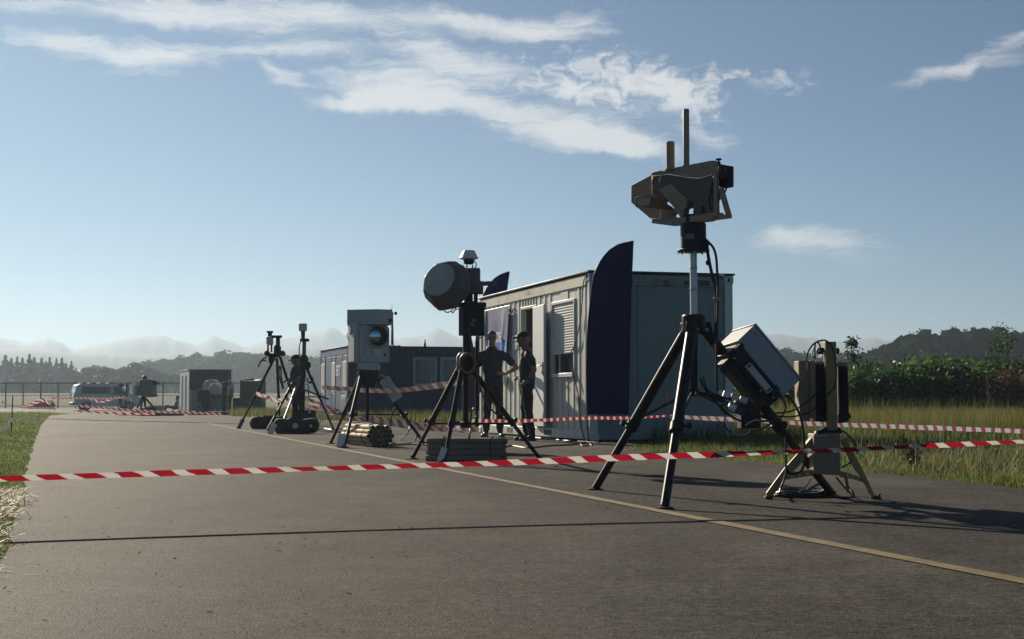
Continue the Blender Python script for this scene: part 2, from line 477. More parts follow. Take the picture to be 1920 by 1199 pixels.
# ------------------------------------------------------------------ hills, ridge, mountains
def skyline(pts):
    pts = sorted(pts)
    def f(px):
        for (x0, y0), (x1, y1) in zip(pts, pts[1:]):
            if x0 <= px <= x1: 
                t = (px - x0) / (x1 - x0); t = t * t * (3 - 2 * t) * .6 + t * .4
                return y0 + (y1 - y0) * t
        return pts[0][1] if px < pts[0][0] else pts[-1][1]
    return f
def ridge(name, f, Y, depth, m, label, p0=-700, p1=2600, step=8, amp=1.5, nfreq=.02):
    rows = []
    K = 9
    for j in range(K):
        t = j / (K - 1); row = []
        h = math.sin(min(1.0, t / .55) * math.pi / 2) if t < .55 else math.cos((t - .55) / .45 * math.pi / 2)
        y = Y + (t - .55) * depth
        for px in range(p0, p1 + 1, step):
            top = W(px, f(px), Y); x = top.x * y / Y
            z = ground_z(x, y) - 2 + (top.z + amp * noise.fractal(V((px * nfreq, t * 3, Y)), 1.0, 2.0, 5) - ground_z(x, y) + 2) * h
            z += amp * 2.2 * noise.fractal(V((px * nfreq * .8, t * 6, Y + 5)), 1.0, 2.0, 4) * (1 - abs(2 * t - 1)) * (1 if t < .5 else 0)
            row.append(V((x, y, z)))
        rows.append(row)
    mb = MB(); mb.sheet(rows)
    return tag(mb.build(name, m, smooth=70), label, kind='structure')
f_alps = skyline([(-700, 648), (-200, 640), (-60, 628), (0, 632), (40, 640), (90, 636), (140, 655), (165, 650), (200, 640), (250, 630), (300, 630), (330, 638), (365, 645), (400, 631), (430, 640), (460, 650), (500, 640), (560, 632), (600, 619), (625, 615), (650, 630), (700, 642), (780, 630), (820, 617), (860, 632), (900, 642), (1100, 645), (1300, 640), (1420, 630), (1450, 626), (1500, 630), (1560, 642), (1600, 640), (1640, 634), (1700, 645), (1900, 650), (2600, 650)])
ridge('mountains', f_alps, 2700, 500, mat('alpine rock', (.07, .10, .15), .9, var=.4, vscale=.004), 'pale blue mountain range on the far horizon', amp=4, nfreq=.05)
f_ridge = skyline([(-700, 648), (-200, 650), (0, 655), (60, 656), (140, 663), (270, 665), (330, 663), (430, 663), (490, 659), (600, 652), (700, 655), (900, 662), (1400, 668), (1480, 671), (1600, 676), (2600, 690)])
ridge('wooded_ridge', f_ridge, 1700, 300, mat('distant woodland', (.055, .075, .04), .95, var=.3, vscale=.02), 'long blue wooded ridge behind the treeline', amp=.9, nfreq=.12, step=5)

# ------------------------------------------------------------------ haze (air between here and the mountains)
mh = bpy.data.materials.new('haze air'); mh.use_nodes = True
N, L = mh.node_tree.nodes, mh.node_tree.links
N.remove(N['Principled BSDF'])
pv = N.new('ShaderNodeVolumePrincipled')
pv.inputs['Color'].default_value = (.46, .575, .71, 1)
pv.inputs['Density'].default_value = 4.5e-4
pv.inputs["Anisotropy"].default_value = .44
L.new(pv.outputs[0], N['Material Output'].inputs['Volume'])
mb = MB(); mb.box((0, 1500, 70.5), (7000, 3700, 143))
hz = tag(mb.build('haze', mh, smooth=0), 'thin pale morning haze filling the air', kind='stuff')
hz.display_type = 'WIRE'

def PX(p):                              # photo pixel of a point (inverse survey)
    d = V(p) - V((0, 0, CAM_H)); y = d.y * _c + d.z * _s; z = -d.y * _s + d.z * _c
    return 960 + FPX * d.x / y, 599.5 - FPX * z / y

# ------------------------------------------------------------------ shared materials
M_BLACK = mat('black anodised tube', (.010, .011, .014), .45, .0, var=.25, spec=.38, dirt=.35, dirt_col=(.05, .048, .045), dscale=9)
M_DARK = mat('dark equipment paint', (.016, .018, .021), .5, spec=.3, var=.25, dirt=.15, dirt_col=(.05, .045, .04), dscale=5)
M_RUB = mat('black rubber', (.012, .012, .013), .6, var=.2)
M_CABLE = mat('black cable jacket', (.011, .011, .012), .42, var=.2)
M_CABLE_TAN = mat('tan cable jacket', (.30, .17, .10), .5, var=.2)
M_CABLE_RED = mat('red brown cable jacket', (.16, .04, .03), .5, var=.2)
M_CABLE_GREY = mat('pale cable jacket', (.42, .42, .38), .5, var=.2)
M_STEEL = mat('silver mast tube', (.55, .55, .54), .38, .85, var=.12, bump=.05, bscale=40)
M_WHITE = mat('white painted metal', (.72, .73, .72), .45, var=.06, dirt=.25, dirt_col=(.4, .38, .33), dscale=3)
M_GREYW = mat('pale grey enclosure paint', (.47, .49, .48), .5, var=.06, bump=.04, bscale=140, dirt=.2, dirt_col=(.35, .34, .31), dscale=4)
M_CAB = mat('cabinet grey white paint', (.30, .325, .345), .5, var=.06, bump=.04, bscale=140, dirt=.2, dirt_col=(.22, .22, .2), dscale=4)
M_TAN = mat('desert tan paint', (.25, .185, .115), .6, var=.12, bump=.06, bscale=120, dirt=.4, dirt_col=(.13, .10, .07), dscale=6)
M_TAN_D = mat('brown tan paint', (.34, .255, .185), .58, var=.15, bump=.05, bscale=120, dirt=.4, dirt_col=(.16, .12, .09), dscale=6)
M_WOOD_ST = mat('yellow tan painted steel', (.30, .205, .085), .55, var=.2, bump=.05, bscale=90, dirt=.5, dirt_col=(.13, .09, .05), dscale=8)
M_BOLT = mat('bare steel', (.4, .4, .4), .4, .9, var=.1)
M_LENS = mat('coated lens glass', (.02, .035, .05), .06, var=.05, spec=1.0, coat=1.0)
M_PAPER = mat('white paper', (.8, .8, .78), .8, var=.03)

def text_mb(body, size, o, x, y, depth=.002, bold=0.0):
    """flat lettering as real raised mesh: o lower left corner, x reading direction, y up"""
    c = bpy.data.curves.new('lettering', 'FONT'); c.body = body; c.size = size; c.extrude = depth; c.offset = bold
    ob = bpy.data.objects.new('lettering', c); COL.objects.link(ob)
    dg = bpy.context.evaluated_depsgraph_get(); dg.update()
    me = bpy.data.meshes.new_from_object(ob.evaluated_get(dg))
    z = x.cross(y).normalized(); mb = MB()
    mb.v = [tuple(o + x * v.co.x + y * v.co.y + z * v.co.z) for v in me.vertices]
    mb.f = [tuple(p.vertices) for p in me.polygons]
    bpy.data.objects.remove(ob); bpy.data.curves.remove(c); bpy.data.meshes.remove(me)
    return mb

# ------------------------------------------------------------------ white office container
C0 = G(1106, 829)
LD = V((-.2785, .9604, 0)).normalized(); ED = V((LD.y, -LD.x, 0)); UZ = V((0, 0, 1))
CH = W(1108, 511, C0.y).z
CL, CW = 6.75, 2.47
def CP(l, e, z): return C0 + LD * l + ED * e + UZ * z
def lpx(px, py=700): return (PL(px, py, C0, ED) - C0).dot(LD)
def epx(px, py=700): return (PL(px, py, C0, LD) - C0).dot(ED)
def zl(px, py): return (PL(px, py, C0, ED) - C0).z
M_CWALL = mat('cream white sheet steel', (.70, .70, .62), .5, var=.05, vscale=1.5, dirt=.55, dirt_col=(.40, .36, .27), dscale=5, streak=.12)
M_CWALL_SHADE = mat('shade darkened cream sheet steel', (.22, .27, .265), .5, var=.05, vscale=1.5, dirt=.6, dirt_col=(.13, .15, .135), dscale=5, streak=.12)  # same container paint as the long side, with the end's shade put into its colour
M_CORN = mat('weathered cream fascia', (.66, .64, .52), .55, var=.08, dirt=.9, dirt_col=(.36, .28, .12), dscale=3.0)
M_SHUT = mat('white roller shutter slat', (.74, .74, .70), .5, var=.05)
M_INT = mat('office interior lining', (.16, .15, .13), .8, var=.1)
M_GLASS = mat('dark window glass', (.010, .012, .014), .12, var=.05, spec=.35)
oc = thing('office_container', 'white site office container with open door beside the tall blue feather flag', 'container', C0)
AX = (LD, ED, UZ)
def cbox(mb, l0, l1, e0, e1, z0, z1): return mb.box(CP((l0 + l1) / 2, (e0 + e1) / 2, (z0 + z1) / 2), (abs(l1 - l0), abs(e1 - e0), abs(z1 - z0)), AX)
PO = .14
for l, e in ((0, 0), (CL - PO, 0), (0, CW - PO), (CL - PO, CW - PO)):
    mb = cbox(MB(), l, l + PO, e, e + PO, .02, CH - .005)
    p = mb.build('corner_post', M_CWALL, oc, bevel=.012)
    for z in (.02, CH - .13):
        m2 = cbox(MB(), l - .012, l + PO + .012, e - .012, e + PO + .012, z, z + .118)
        m2.build('corner_casting', M_CWALL, p, bevel=.01)
    if (l, e) != (CL - PO, CW - PO):
        z = CH - .10
        cbox(MB(), l + .045, l + .085, e - .016, e - .0125, z, z + .06).build('casting_slot', M_RUB, p, smooth=0)
        cbox(MB(), l - .016, l - .0125, e + .045, e + .085, z, z + .06).build('casting_slot', M_RUB, p, smooth=0)
ZB, ZC = .19, CH - .20
mb = MB(); cbox(mb, PO, CL - PO, .0, .10, .03, ZB); mb.build('base_rail', M_CWALL, oc, bevel=.01)
mb = MB(); cbox(mb, .0, .10, PO, CW - PO, .03, ZB); mb.build('base_rail', M_CWALL_SHADE, oc, bevel=.01)
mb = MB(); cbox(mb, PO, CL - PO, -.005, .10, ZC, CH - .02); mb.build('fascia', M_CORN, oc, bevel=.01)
mb = MB(); cbox(mb, -.005, .10, PO, CW - PO, ZC, CH - .02); mb.build('fascia', M_CWALL_SHADE, oc, bevel=.01)
mb = MB(); cbox(mb, -.03, CL + .03, -.03, CW + .03, CH, CH + .035); mb.build('roof', M_DARK, oc, bevel=.008)
mb = MB(); cbox(mb, .11, CL - .02, .11, CW - .02, .10, .16); mb.build('floor', M_INT, oc)
mb = MB(); cbox(mb, .04, CL - .04, CW - .06, CW - .02, .17, ZC + .1); mb.build('rear_wall', M_CWALL_SHADE, oc)
mb = MB(); cbox(mb, CL - .06, CL - .02, PO, CW - PO, .17, ZC + .1); mb.build('far_end_wall', M_CWALL, oc)
mb = MB(); cbox(mb, .75, 1.9, 1.5, 2.2, .16, .9); mb.box(CP(2.6, 1.9, 1.1), (.5, .5, 1.8), AX); mb.build('inside_furniture', M_INT, oc)
# forklift pockets seen in the base rail
for x0, x1 in ((950.5, 961), (1020, 1034)):
    a, b = lpx(x1, 812), lpx(x0, 812)
    mb = cbox(MB(), a, b, -.004, .001, .065, .155); mb.build('forklift_pocket', M_RUB, oc, smooth=0)
L_W1, L_W0 = lpx(1036), lpx(1076)              # window, far and near jamb
L_D0, L_D1 = lpx(1003.5), lpx(976.5)           # doorway
Z_D = 2.30
Z_W1, Z_SH, Z_W0 = zl(1057, 569), zl(1057, 664), zl(1057, 700)
def panels(l0, l1, z0, z1, n, m=M_CWALL):
    """ribbed sheet panels, each proud of a recessed joint"""
    w = (l1 - l0) / n
    for i in range(n):
        a, b = l0 + i * w + .007, l0 + (i + 1) * w - .007
        mb = cbox(MB(), a, b, .022, .05, z0, z1)
        cbox(mb, a + (b - a) * .30, a + (b - a) * .62, .010, .0215, z0 + .002, z1 - .002)
        mb.build('wall_panel', m, oc, bevel=.004, seg=1)
panels(PO, L_W0 - .05, ZB, ZC, 2)
panels(L_W0 - .05, L_W1 + .05, ZB, Z_W0 - .07, 4)
panels(L_W0 - .05, L_W1 + .05, Z_W1 + .05, ZC, 1)
panels(L_W1 + .05, L_D0 - .05, ZB, ZC, 3)
panels(L_D0 - .05, L_D1 + .05, Z_D + .05, ZC, 6)
panels(L_D1 + .05, CL - PO, ZB, ZC, 9)
mb = MB(); cbox(mb, PO, CL - PO, .052, .056, ZB, ZB + .001 + .02)
mb.build('joint_backing', M_CWALL_SHADE, oc, smooth=0)
# door frame and leaf
mb = MB()
cbox(mb, L_D0 - .05, L_D0, .0, .11, ZB, Z_D + .05); cbox(mb, L_D1, L_D1 + .05, .0, .11, ZB, Z_D + .05); cbox(mb, L_D0, L_D1, .0, .11, Z_D, Z_D + .05)
mb.build('door_frame', M_CWALL, oc, bevel=.006)
hinge = CP(L_D0 - .02, -.03, 0); best = None
for k in range(5, 85):
    a = R(k); d = -LD * math.cos(a) - ED * math.sin(a)
    e = abs(PX(hinge + d * .90 + UZ * 1.2)[0] - 1030.5)
    if best is None or e < best[0]: best = (e, d, k)
dd = best[1]; dn = V((dd.y, -dd.x, 0))
if dn.dot(V((-1, 0, 0))) < 0: dn = -dn
mb = MB(); mb.box(hinge + dd * .45 + UZ * ((ZB + Z_D) / 2 + .01), (.90, .045, Z_D - ZB - .02), (dd, dn, UZ))
leaf = mb.build('door', M_WHITE, oc, bevel=.006, label='white door leaf swung open with a lever handle')
mb = MB(); hp = hinge + dd * .83 + UZ * 1.20 + dn * .03
mb.box(hp, (.04, .012, .22), (dd, dn, UZ)); mb.tube([hp + UZ * .05, hp + UZ * .05 + dn * .05, hp + UZ * .05 + dn * .055 - dd * .13], .009, 8)
mb.cyl(hp - UZ * .06, hp - UZ * .06 + dn * .02, .014)
mb.build('handle', M_BOLT, leaf)
# window: frame, roller shutter slats half down, dark pane below
mb = MB()
cbox(mb, L_W0 - .05, L_W0, -.012, .07, Z_W0 - .07, Z_W1 + .05); cbox(mb, L_W1, L_W1 + .05, -.012, .07, Z_W0 - .07, Z_W1 + .05)
cbox(mb, L_W0, L_W1, -.012, .07, Z_W1, Z_W1 + .05); cbox(mb, L_W0, L_W1, -.03, .07, Z_W0 - .07, Z_W0)
wf = mb.build('window_frame', M_WHITE, oc, bevel=.006)
mb = cbox(MB(), L_W0, L_W1, .05, .06, Z_W0, Z_SH + .02); mb.build('window_pane', M_GLASS, wf, smooth=0)
mb = cbox(MB(), L_W1 - .30, L_W1 - .27, .03, .048, Z_W0, Z_SH); mb.build('window_mullion', M_WHITE, wf)
ns = 19; hs = (Z_W1 - Z_SH) / ns
slat0 = None
for i in range(ns):
    if slat0 is None:
        z = Z_SH; q = []
        prof = [(.020, 0), (.008, .25), (.004, .5), (.008, .8), (.022, .97)]
        mb = MB()
        f0 = [CP(L_W0 + .004, e, z + hs * t) for e, t in prof] + [CP(L_W0 + .004, .032, z + hs * .97), CP(L_W0 + .004, .032, z)]
        mb.prism(f0, LD * (L_W1 - L_W0 - .008))
        slat0 = mb.build('shutter_slat', M_SHUT, wf, smooth=40)
    else:
        s = slat0.copy(); COL.objects.link(s); s.location = (0, 0, hs * i)
# end face: three flat sheets, stickers and lettering plates
ew = [(PO, epx(1196)), (epx(1196), epx(1358)), (epx(1358), CW - PO)]
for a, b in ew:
    mb = cbox(MB(), .02, .05, a + .005, b - .005, ZB, ZC); mb.build('end_panel', M_CWALL_SHADE, oc, bevel=.004)
def ebox(x0, x1, y0, y1, m, name, out=.008, label=None):
    a, b = epx(x0, y0), epx(x1, y0); z1 = (PL((x0 + x1) / 2, y0, C0, LD) - C0).z; z0 = (PL((x0 + x1) / 2, y1, C0, LD) - C0).z
    mb = cbox(MB(), -out, -.0052, a, b, z0, z1); return mb.build(name, m, oc, smooth=0, label=label)
M_RED = mat('red print', (.30, .03, .06), .5, var=.05); M_BLUEP = mat('navy print', (.02, .04, .13), .5, var=.05); M_GRN = mat('dark green print', (.035, .06, .055), .5, var=.1); M_GRY = mat('grey print', (.13, .16, .16), .5, var=.1)
ebox(1242.5, 1254, 525.5, 537.5, M_RED, 'red_sticker'); ebox(1282, 1293, 527, 535, M_BLUEP, 'blue_sticker')
ebox(1308, 1330, 526.5, 537, M_GRN, 'dark_plate'); ebox(1183, 1186, 522, 533, M_BLUEP, 'blue_sticker')
for k in range(4): ebox(1221, 1240, 525 + k * 3.0, 526.4 + k * 3.0, M_GRY, 'printed_line')
ebox(1256, 1268, 524.5, 526, M_GRY, 'printed_line'); ebox(1345, 1353, 790, 803, M_GRY, 'vent_grille')
for k in range(5): ebox(1257 + k * 3.2, 1258.6 + k * 3.2, 529, 535.5, M_GRY, 'printed_line')
# lamp bracket on the far corner
bp = CP(.0, CW - .18, CH - .05)
mb = MB(); mb.ball(bp + V((-.02, -.06, .04)), (.05, .05, .04)); mb.tube([bp, bp + V((-.05, -.06, .07)), bp + V((-.16, -.05, -.02))], .008, 6)
mb.build('corner_lamp', M_STEEL, oc)
# painted red smudge on the fascia
a, b = lpx(994, 548), lpx(986, 548)
mb = cbox(MB(), a, b, -.009, -.0055, ZC + .07, ZC + .14); mb.build('faded_red_mark', mat('faded red paint', (.5, .34, .28), .7, var=.3, vscale=12), oc, smooth=0)

# banner hung on the wall
def banner_mat():
    m = bpy.data.materials.new('printed banner cloth'); m.use_nodes = True; t = m.node_tree; N, L = t.nodes, t.links
    b = N['Principled BSDF']; b.inputs['Roughness'].default_value = .45
    tcn = N.new('ShaderNodeTexCoord'); sp = N.new('ShaderNodeSeparateXYZ'); L.new(tcn.outputs['Generated'], sp.inputs[0])
    nz = N.new('ShaderNodeTexNoise'); nz.inputs['Scale'].default_value = 4; nz.inputs['Detail'].default_value = 6; L.new(tcn.outputs['Generated'], nz.inputs['Vector'])
    ad = N.new('ShaderNodeMath'); ad.operation = 'MULTIPLY_ADD'; L.new(nz.outputs['Fac'], ad.inputs[0]); ad.inputs[1].default_value = .22; 
    L.new(sp.outputs['Z'], ad.inputs[2])
    r = N.new('ShaderNodeValToRGB'); e = r.color_ramp.elements
    e[0].position = .1; e[0].color = (.02, .13, .55, 1); e[1].position = 1.0; e[1].color = (.16, .145, .29, 1)
    x = e.new(.38); x.color = (.06, .32, .85, 1); x = e.new(.52); x.color = (.20, .18, .46, 1); x = e.new(.75); x.color = (.11, .10, .24, 1)
    L.new(ad.outputs[0], r.inputs[0]); L.new(r.outputs[0], b.inputs['Base Color'])
    return m
bl0, bl1 = lpx(958.5, 600), lpx(911.5, 600)
bz1, bz0 = 2.40, zl(945, 662)
bn_o = CP((bl0 + bl1) / 2, -.06, bz0)
rows = []
for j in range(29):
    t = j / 28; row = []
    for i in range(41):
        s = i / 40
        pinch = 1 - .10 * math.sin(math.pi * min(1, t * 1.1)) * (1 - t)
        l = bl0 + (bl1 - bl0) * (.5 + (s - .5) * (1 - .12 * t * t * (1 if s < .5 else .6)))
        z = bz1 + (bz0 - bz1) * t + .03 * math.sin(s * 3.1) * t - (.22 * t * max(0, .5 - s) * 1.2)
        e = -.045 - .03 * math.sin(s * 9 + t * 2.2) * (.25 + t * .8) - .05 * math.exp(-((s - .16 - .05 * t) / .05) ** 2) * t - .05 * math.exp(-((s - .88) / .05) ** 2) * (1 - abs(t - .5))
        row.append(CP(l, e, z))
    rows.append(row)
bn = thing('wall_banner', 'crumpled blue and violet banner with white letters hung on the container wall', 'banner', bn_o)
mb = MB(); mb.sheet(rows, .003, -ED); mb.build('cloth', banner_mat(), bn, smooth=80)
tz = zl(936, 634)
mb = text_mb('DE', .27, CP((PL(930.5, 634, C0 - ED * .105, ED) - C0).dot(LD), -.105, tz - .09), -LD, UZ, .002, .006)
mb.build('lettering', M_PAPER, bn, smooth=0)
mb = text_mb('da', .17, CP((PL(943.5, 634, C0 - ED * .105, ED) - C0).dot(LD), -.105, tz - .06), -LD, UZ, .002)
mb.build('small_lettering', mat('pale violet print', (.45, .47, .75), .6), bn, smooth=0)
mb = MB(); mb.tube([CP(bl0 - .02, -.03, bz1 + .02), CP(bl1 + .02, -.03, bz1 + .02)], .014, 8); mb.build('hanging_rail', M_WHITE, bn)
# notices and a socket box on the wall
def on_wall(x0, x1, y0, y1, th, m, name, label, cat):
    a, b = lpx(x1, y0), lpx(x0, y0); z1, z0 = zl((x0 + x1) / 2, y0), zl((x0 + x1) / 2, y1)
    mb = cbox(MB(), a, b, -.002 - th, .008, z0, z1)
    return mb.top(name, m, label, cat, loc=CP((a + b) / 2, 0, z0), bevel=.003)
on_wall(961, 972.5, 629, 641, .004, M_PAPER, 'paper_notice', 'white paper notice taped beside the doorway, upper of two', 'notice')
on_wall(961, 972.5, 643, 656, .004, M_PAPER, 'paper_notice', 'white paper notice taped beside the doorway, lower of two', 'notice')
on_wall(941.5, 950.5, 704, 718, .07, M_WHITE, 'socket_box', 'small white socket box low on the container wall', 'socket')

# cable down the wall at the near corner
def cable(name, pts, r, m, label, cat='cable', n=7, sub=8, group=None):
    """smooth (Catmull-Rom) cable through the points"""
    pts = [V(p) for p in pts]; q = [pts[0]] + pts + [pts[-1]]; out = []
    for i in range(1, len(q) - 2):
        a, b, c, d = q[i - 1:i + 3]
        for k in range(sub):
            t = k / sub
            out.append(.5 * ((2 * b) + (c - a) * t + (2 * a - 5 * b + 4 * c - d) * t * t + (3 * b - a - 3 * c + d) * t ** 3))
    out.append(pts[-1])
    mb = MB(); mb.tube(out, r, n)
    return mb, out
def top_cable(name, pts, r, m, label, cat='cable', group=None, loc=None):
    mb, out = cable(name, pts, r, m, label)
    return mb.top(name, m, label, cat, group=group, loc=loc or min(out, key=lambda p: p.z))
def part_cable(parent, pts, r, m=None, name='cable', label=None):
    mb, out = cable(name, pts, r, m, None)
    return mb.build(name, m or M_CABLE, parent, label=label)
def wall_pt(px, py, e=-.02): 
    p = PL(px, py, C0 + ED * e, ED); return p
wc = [wall_pt(1100, 514), wall_pt(1094, 530), wall_pt(1092, 560), wall_pt(1088, 600), wall_pt(1080, 640), wall_pt(1071, 661), wall_pt(1070.5, 672), wall_pt(1072, 690), wall_pt(1079, 718), wall_pt(1085, 745), wall_pt(1089, 790), wall_pt(1094, 818), wall_pt(1100, 828, -.03), G(1108, 836) + UZ * .01]
top_cable('wall_cable', wc, .009, M_CABLE, 'thin black cable hanging down the wall beside the shuttered window')

# ------------------------------------------------------------------ feather flags
M_FLAG = mat('navy flag cloth', (.0005, .016, .078), .75, var=.12, vscale=1.5, bump=.12, bscale=260, transl=.12, spec=.08)
def feather(name, label, prof, Y, foot, lean=0.0):
    base = W(foot[0], foot[1], Y); base.z = 0
    t = thing(name, label, 'flag', base)
    prof = sorted(prof); y0, y1 = prof[0][0], prof[-1][0]
    def edge(y):
        for a, b in zip(prof, prof[1:]):
            if a[0] <= y <= b[0]:
                k = (y - a[0]) / (b[0] - a[0]); return a[1] + (b[1] - a[1]) * k, a[2] + (b[2] - a[2]) * k
        return prof[-1][1:]
    rows = []
    for j in range(61):
        k = (j / 60) ** 1.3; y = y0 + (y1 - y0) * k; a, b = edge(y); row = []
        for i in range(17):
            s = i / 16
            dy = .045 * math.sin(s * 5 + k * 6) * s + .03 * math.sin(k * 17 + s * 3) * s * (1 - k * .4) + .012 * math.sin(k * 41 - s * 9) * s + .03 * math.sin(s * 8 + 1.2 * math.sin(k * 9)) * (.3 + k) * s + lean * s
            row.append(W(a + (b - a) * s, y, Y + dy))
        rows.append(row)
    mb = MB(); mb.sheet(rows, .003, V((0, 1, 0))); mb.build('cloth', M_FLAG, t, smooth=80)
    MB().tube([r[-1] for r in rows], .006, 5).build('hem', M_FLAG, t)
    MB().tube([p for p in rows[-1]], .006, 5).build('hem', M_FLAG, t)
    pole = [r[0] + V((-.008, .01, 0)) for r in rows]
    pole = pole[::3] + [V((base.x - .01, base.y + .01, .02))]
    rs = [.004 + .010 * min(1, i / 14) for i in range(len(pole))]
    mb = MB(); mb.tube(pole, rs, 8); mb.build('pole', M_DARK, t)
    mb = MB()
    for a in (.4, 1.97, 3.54, 5.11): mb.bar(base + V((0, .01, .015)), base + V((math.cos(a) * .38, .01 + math.sin(a) * .38, .012)), .035, .012)
    mb.build('cross_base', M_DARK, t, bevel=.003)
    return t
feather('feather_flag', 'tall dark blue feather flag at the near corner of the white container', [(452, 1186.5, 1188), (455, 1168, 1187.6), (463, 1150, 1187), (475, 1137, 1186.5), (490, 1126, 1186), (515, 1114, 1184.5), (545, 1110, 1183.5), (600, 1104.5, 1182), (640, 1102, 1181), (700, 1101, 1180), (740, 1102, 1179), (777, 1103, 1178)], C0.y - .45, (1104, 829))
feather('feather_flag', 'dark blue feather flag showing over the roof behind the dish radar', [(509.5, 954, 955.5), (513, 942, 955), (520, 930, 954), (530, 920, 952.5), (545, 910, 950.5), (575, 898, 947), (640, 893, 943), (760, 893, 940)], 32.2, (893, 822))

# ------------------------------------------------------------------ tripods and what stands on them
def leg_part(t, top, foot, r0, r1, split=.5, m=None, knob=None, pad=.05, name='leg'):
    """telescoping leg: thick upper tube, clamp, thinner lower tube, foot pad; the lower pieces are sub-parts"""
    top, foot = V(top), V(foot); mid = top.lerp(foot, split); d = (foot - top).normalized()
    mb = MB(); mb.tube([top, mid], r0, 14)
    lg = mb.build(name, m or M_BLACK, t)
    end = foot + V((0, 0, .012)) - d * .01
    mb = MB(); mb.tube([mid - d * .02, end], r1, 12); mb.build('lower_tube', m or M_BLACK, lg)
    mb = MB(); mb.tube([mid - d * .035, mid + d * .035], r0 * 1.22, 14); mb.build('clamp', M_DARK, lg, bevel=.003)
    if knob is not None:
        k = V(knob); mb = MB(); mb.tube([mid + k * r0, mid + k * (r0 + .03)], .009, 8); mb.lathe(mid + k * (r0 + .03), k, [(.018, 0), (.021, .006), (.021, .022), (.016, .028)], 10)
        mb.build('clamp_knob', M_DARK, lg)
    if pad:
        mb = MB(); mb.lathe(V((foot.x, foot.y, .006)), UZ, [(pad, 0), (pad, .008), (pad * .35, .018), (pad * .3, .04)], 14); mb.build('foot_pad', M_DARK, lg)
    return lg

# --- big mast tripod
YM = 9.98
hubc = W(1301, 603, YM)
mt = thing('mast_tripod', 'large black tripod with a silver mast carrying the brown horn jammer, nearest the camera', 'tripod', V((hubc.x, hubc.y, 0)))
mb = MB(); mb.lathe(hubc - UZ * .075, UZ, [(.062, 0), (.074, .012), (.078, .03), (.078, .108), (.070, .118), (.03, .122)], 26)
hub = mb.build('hub', M_BLACK, mt)
F1, F2, F3 = G(1116, 920), G(1246, 956), G(1563, 934)
for f, side in ((F1, V((-1, -.4, .2))), (F2, V((1, -.3, .2))), (F3, V((.3, -1, .2)))):
    o = V((f.x - hubc.x, f.y - hubc.y, 0)).normalized()
    top = hubc + o * .075 - UZ * .055
    leg_part(mt, top, f, .036, .027, .57, knob=side.normalized(), pad=.055)
    s = o.cross(UZ)
    mb = MB()
    mb.prism([top + o * .03 + s * .032 + UZ * .05, top + o * .045 + s * .032 - UZ * .02, top - o * .03 + s * .032 - UZ * .03, top - o * .04 + s * .032 + UZ * .05], -s * .064)
    mb.build('hinge_lug', M_DARK, mt, bevel=.004)
    mb = MB(); mb.tube([top - s * .045, top + s * .045], .012, 10); mb.build('hinge_bolt', M_BOLT, mt)
colb = W(1300, 738, YM)
mb = MB(); mb.tube([hubc - UZ * .07, colb], .027, 14); mb.build('column', M_BLACK, mt)
mb = MB(); mb.lathe(colb - UZ * .02, UZ, [(.03, 0), (.042, .008), (.042, .045), (.03, .05)], 16); mb.build('column_collar', M_DARK, mt)
for f in (F1, F2, F3):
    o = V((f.x - hubc.x, f.y - hubc.y, 0)).normalized(); top = hubc + o * .075 - UZ * .055
    mb = MB(); mb.tube([colb + o * .03 + UZ * .01, top.lerp(f, .54)], .011, 8); mb.build('brace', M_BLACK, mt)
mtop = W(1300, 470, YM)
mb = MB(); mb.tube([hubc + UZ * .04, mtop], .0235, 18); mb.build('mast', M_STEEL, mt)
mb = MB(); mb.lathe(hubc - UZ * .02 + V((0, -.078, 0)), V((0, -1, 0)), [(.022, -.01), (.022, .004), (.014, .008)], 14); mb.build('hub_lock', M_DARK, hub)
for z in (.2, .34):
    mb = MB(); mb.lathe(hubc + UZ * z, UZ, [(.0245, 0), (.0255, .004), (.0255, .014), (.0245, .018)], 16); mb.build('mast_band', M_BOLT, mt)
# --- rotator on the mast
rot = thing('pan_rotator', 'black drum-shaped pan rotator on top of the silver mast', 'rotator', W(1300, 474, YM))
mb = MB(); mb.lathe(W(1300, 474, YM), UZ, [(.07, 0), (.105, .004), (.105, .018), (.084, .022), (.084, .185), (.078, .192), (.03, .195)], 32)
mb.build('housing', M_DARK, rot, bevel=.002)
mb = MB(); mb.lathe(W(1298, 421, YM), UZ, [(.05, 0), (.05, .05), (.06, .053), (.06, .062)], 22); mb.build('neck', M_DARK, rot)
mb = MB(); q = W(1290, 446, YM) + V((0, -.082, 0)); mb.box(q, (.06, .006, .035)); mb.build('rating_plate', M_GRY, rot, smooth=0)
mb = MB(); mb.lathe(W(1322, 455, YM - .02), V((.8, -.5, -.3)), [(.014, -.02), (.016, .01), (.012, .03)], 10); mb.build('cable_gland', M_BLACK, rot)
for k in range(8):
    a = k * math.pi / 4; mb = MB(); mb.lathe(W(1300, 474, YM) + V((math.cos(a) * .094, math.sin(a) * .094, -.006)), UZ, [(.007, 0), (.007, .008)], 8); mb.build('bolt', M_BOLT, rot)

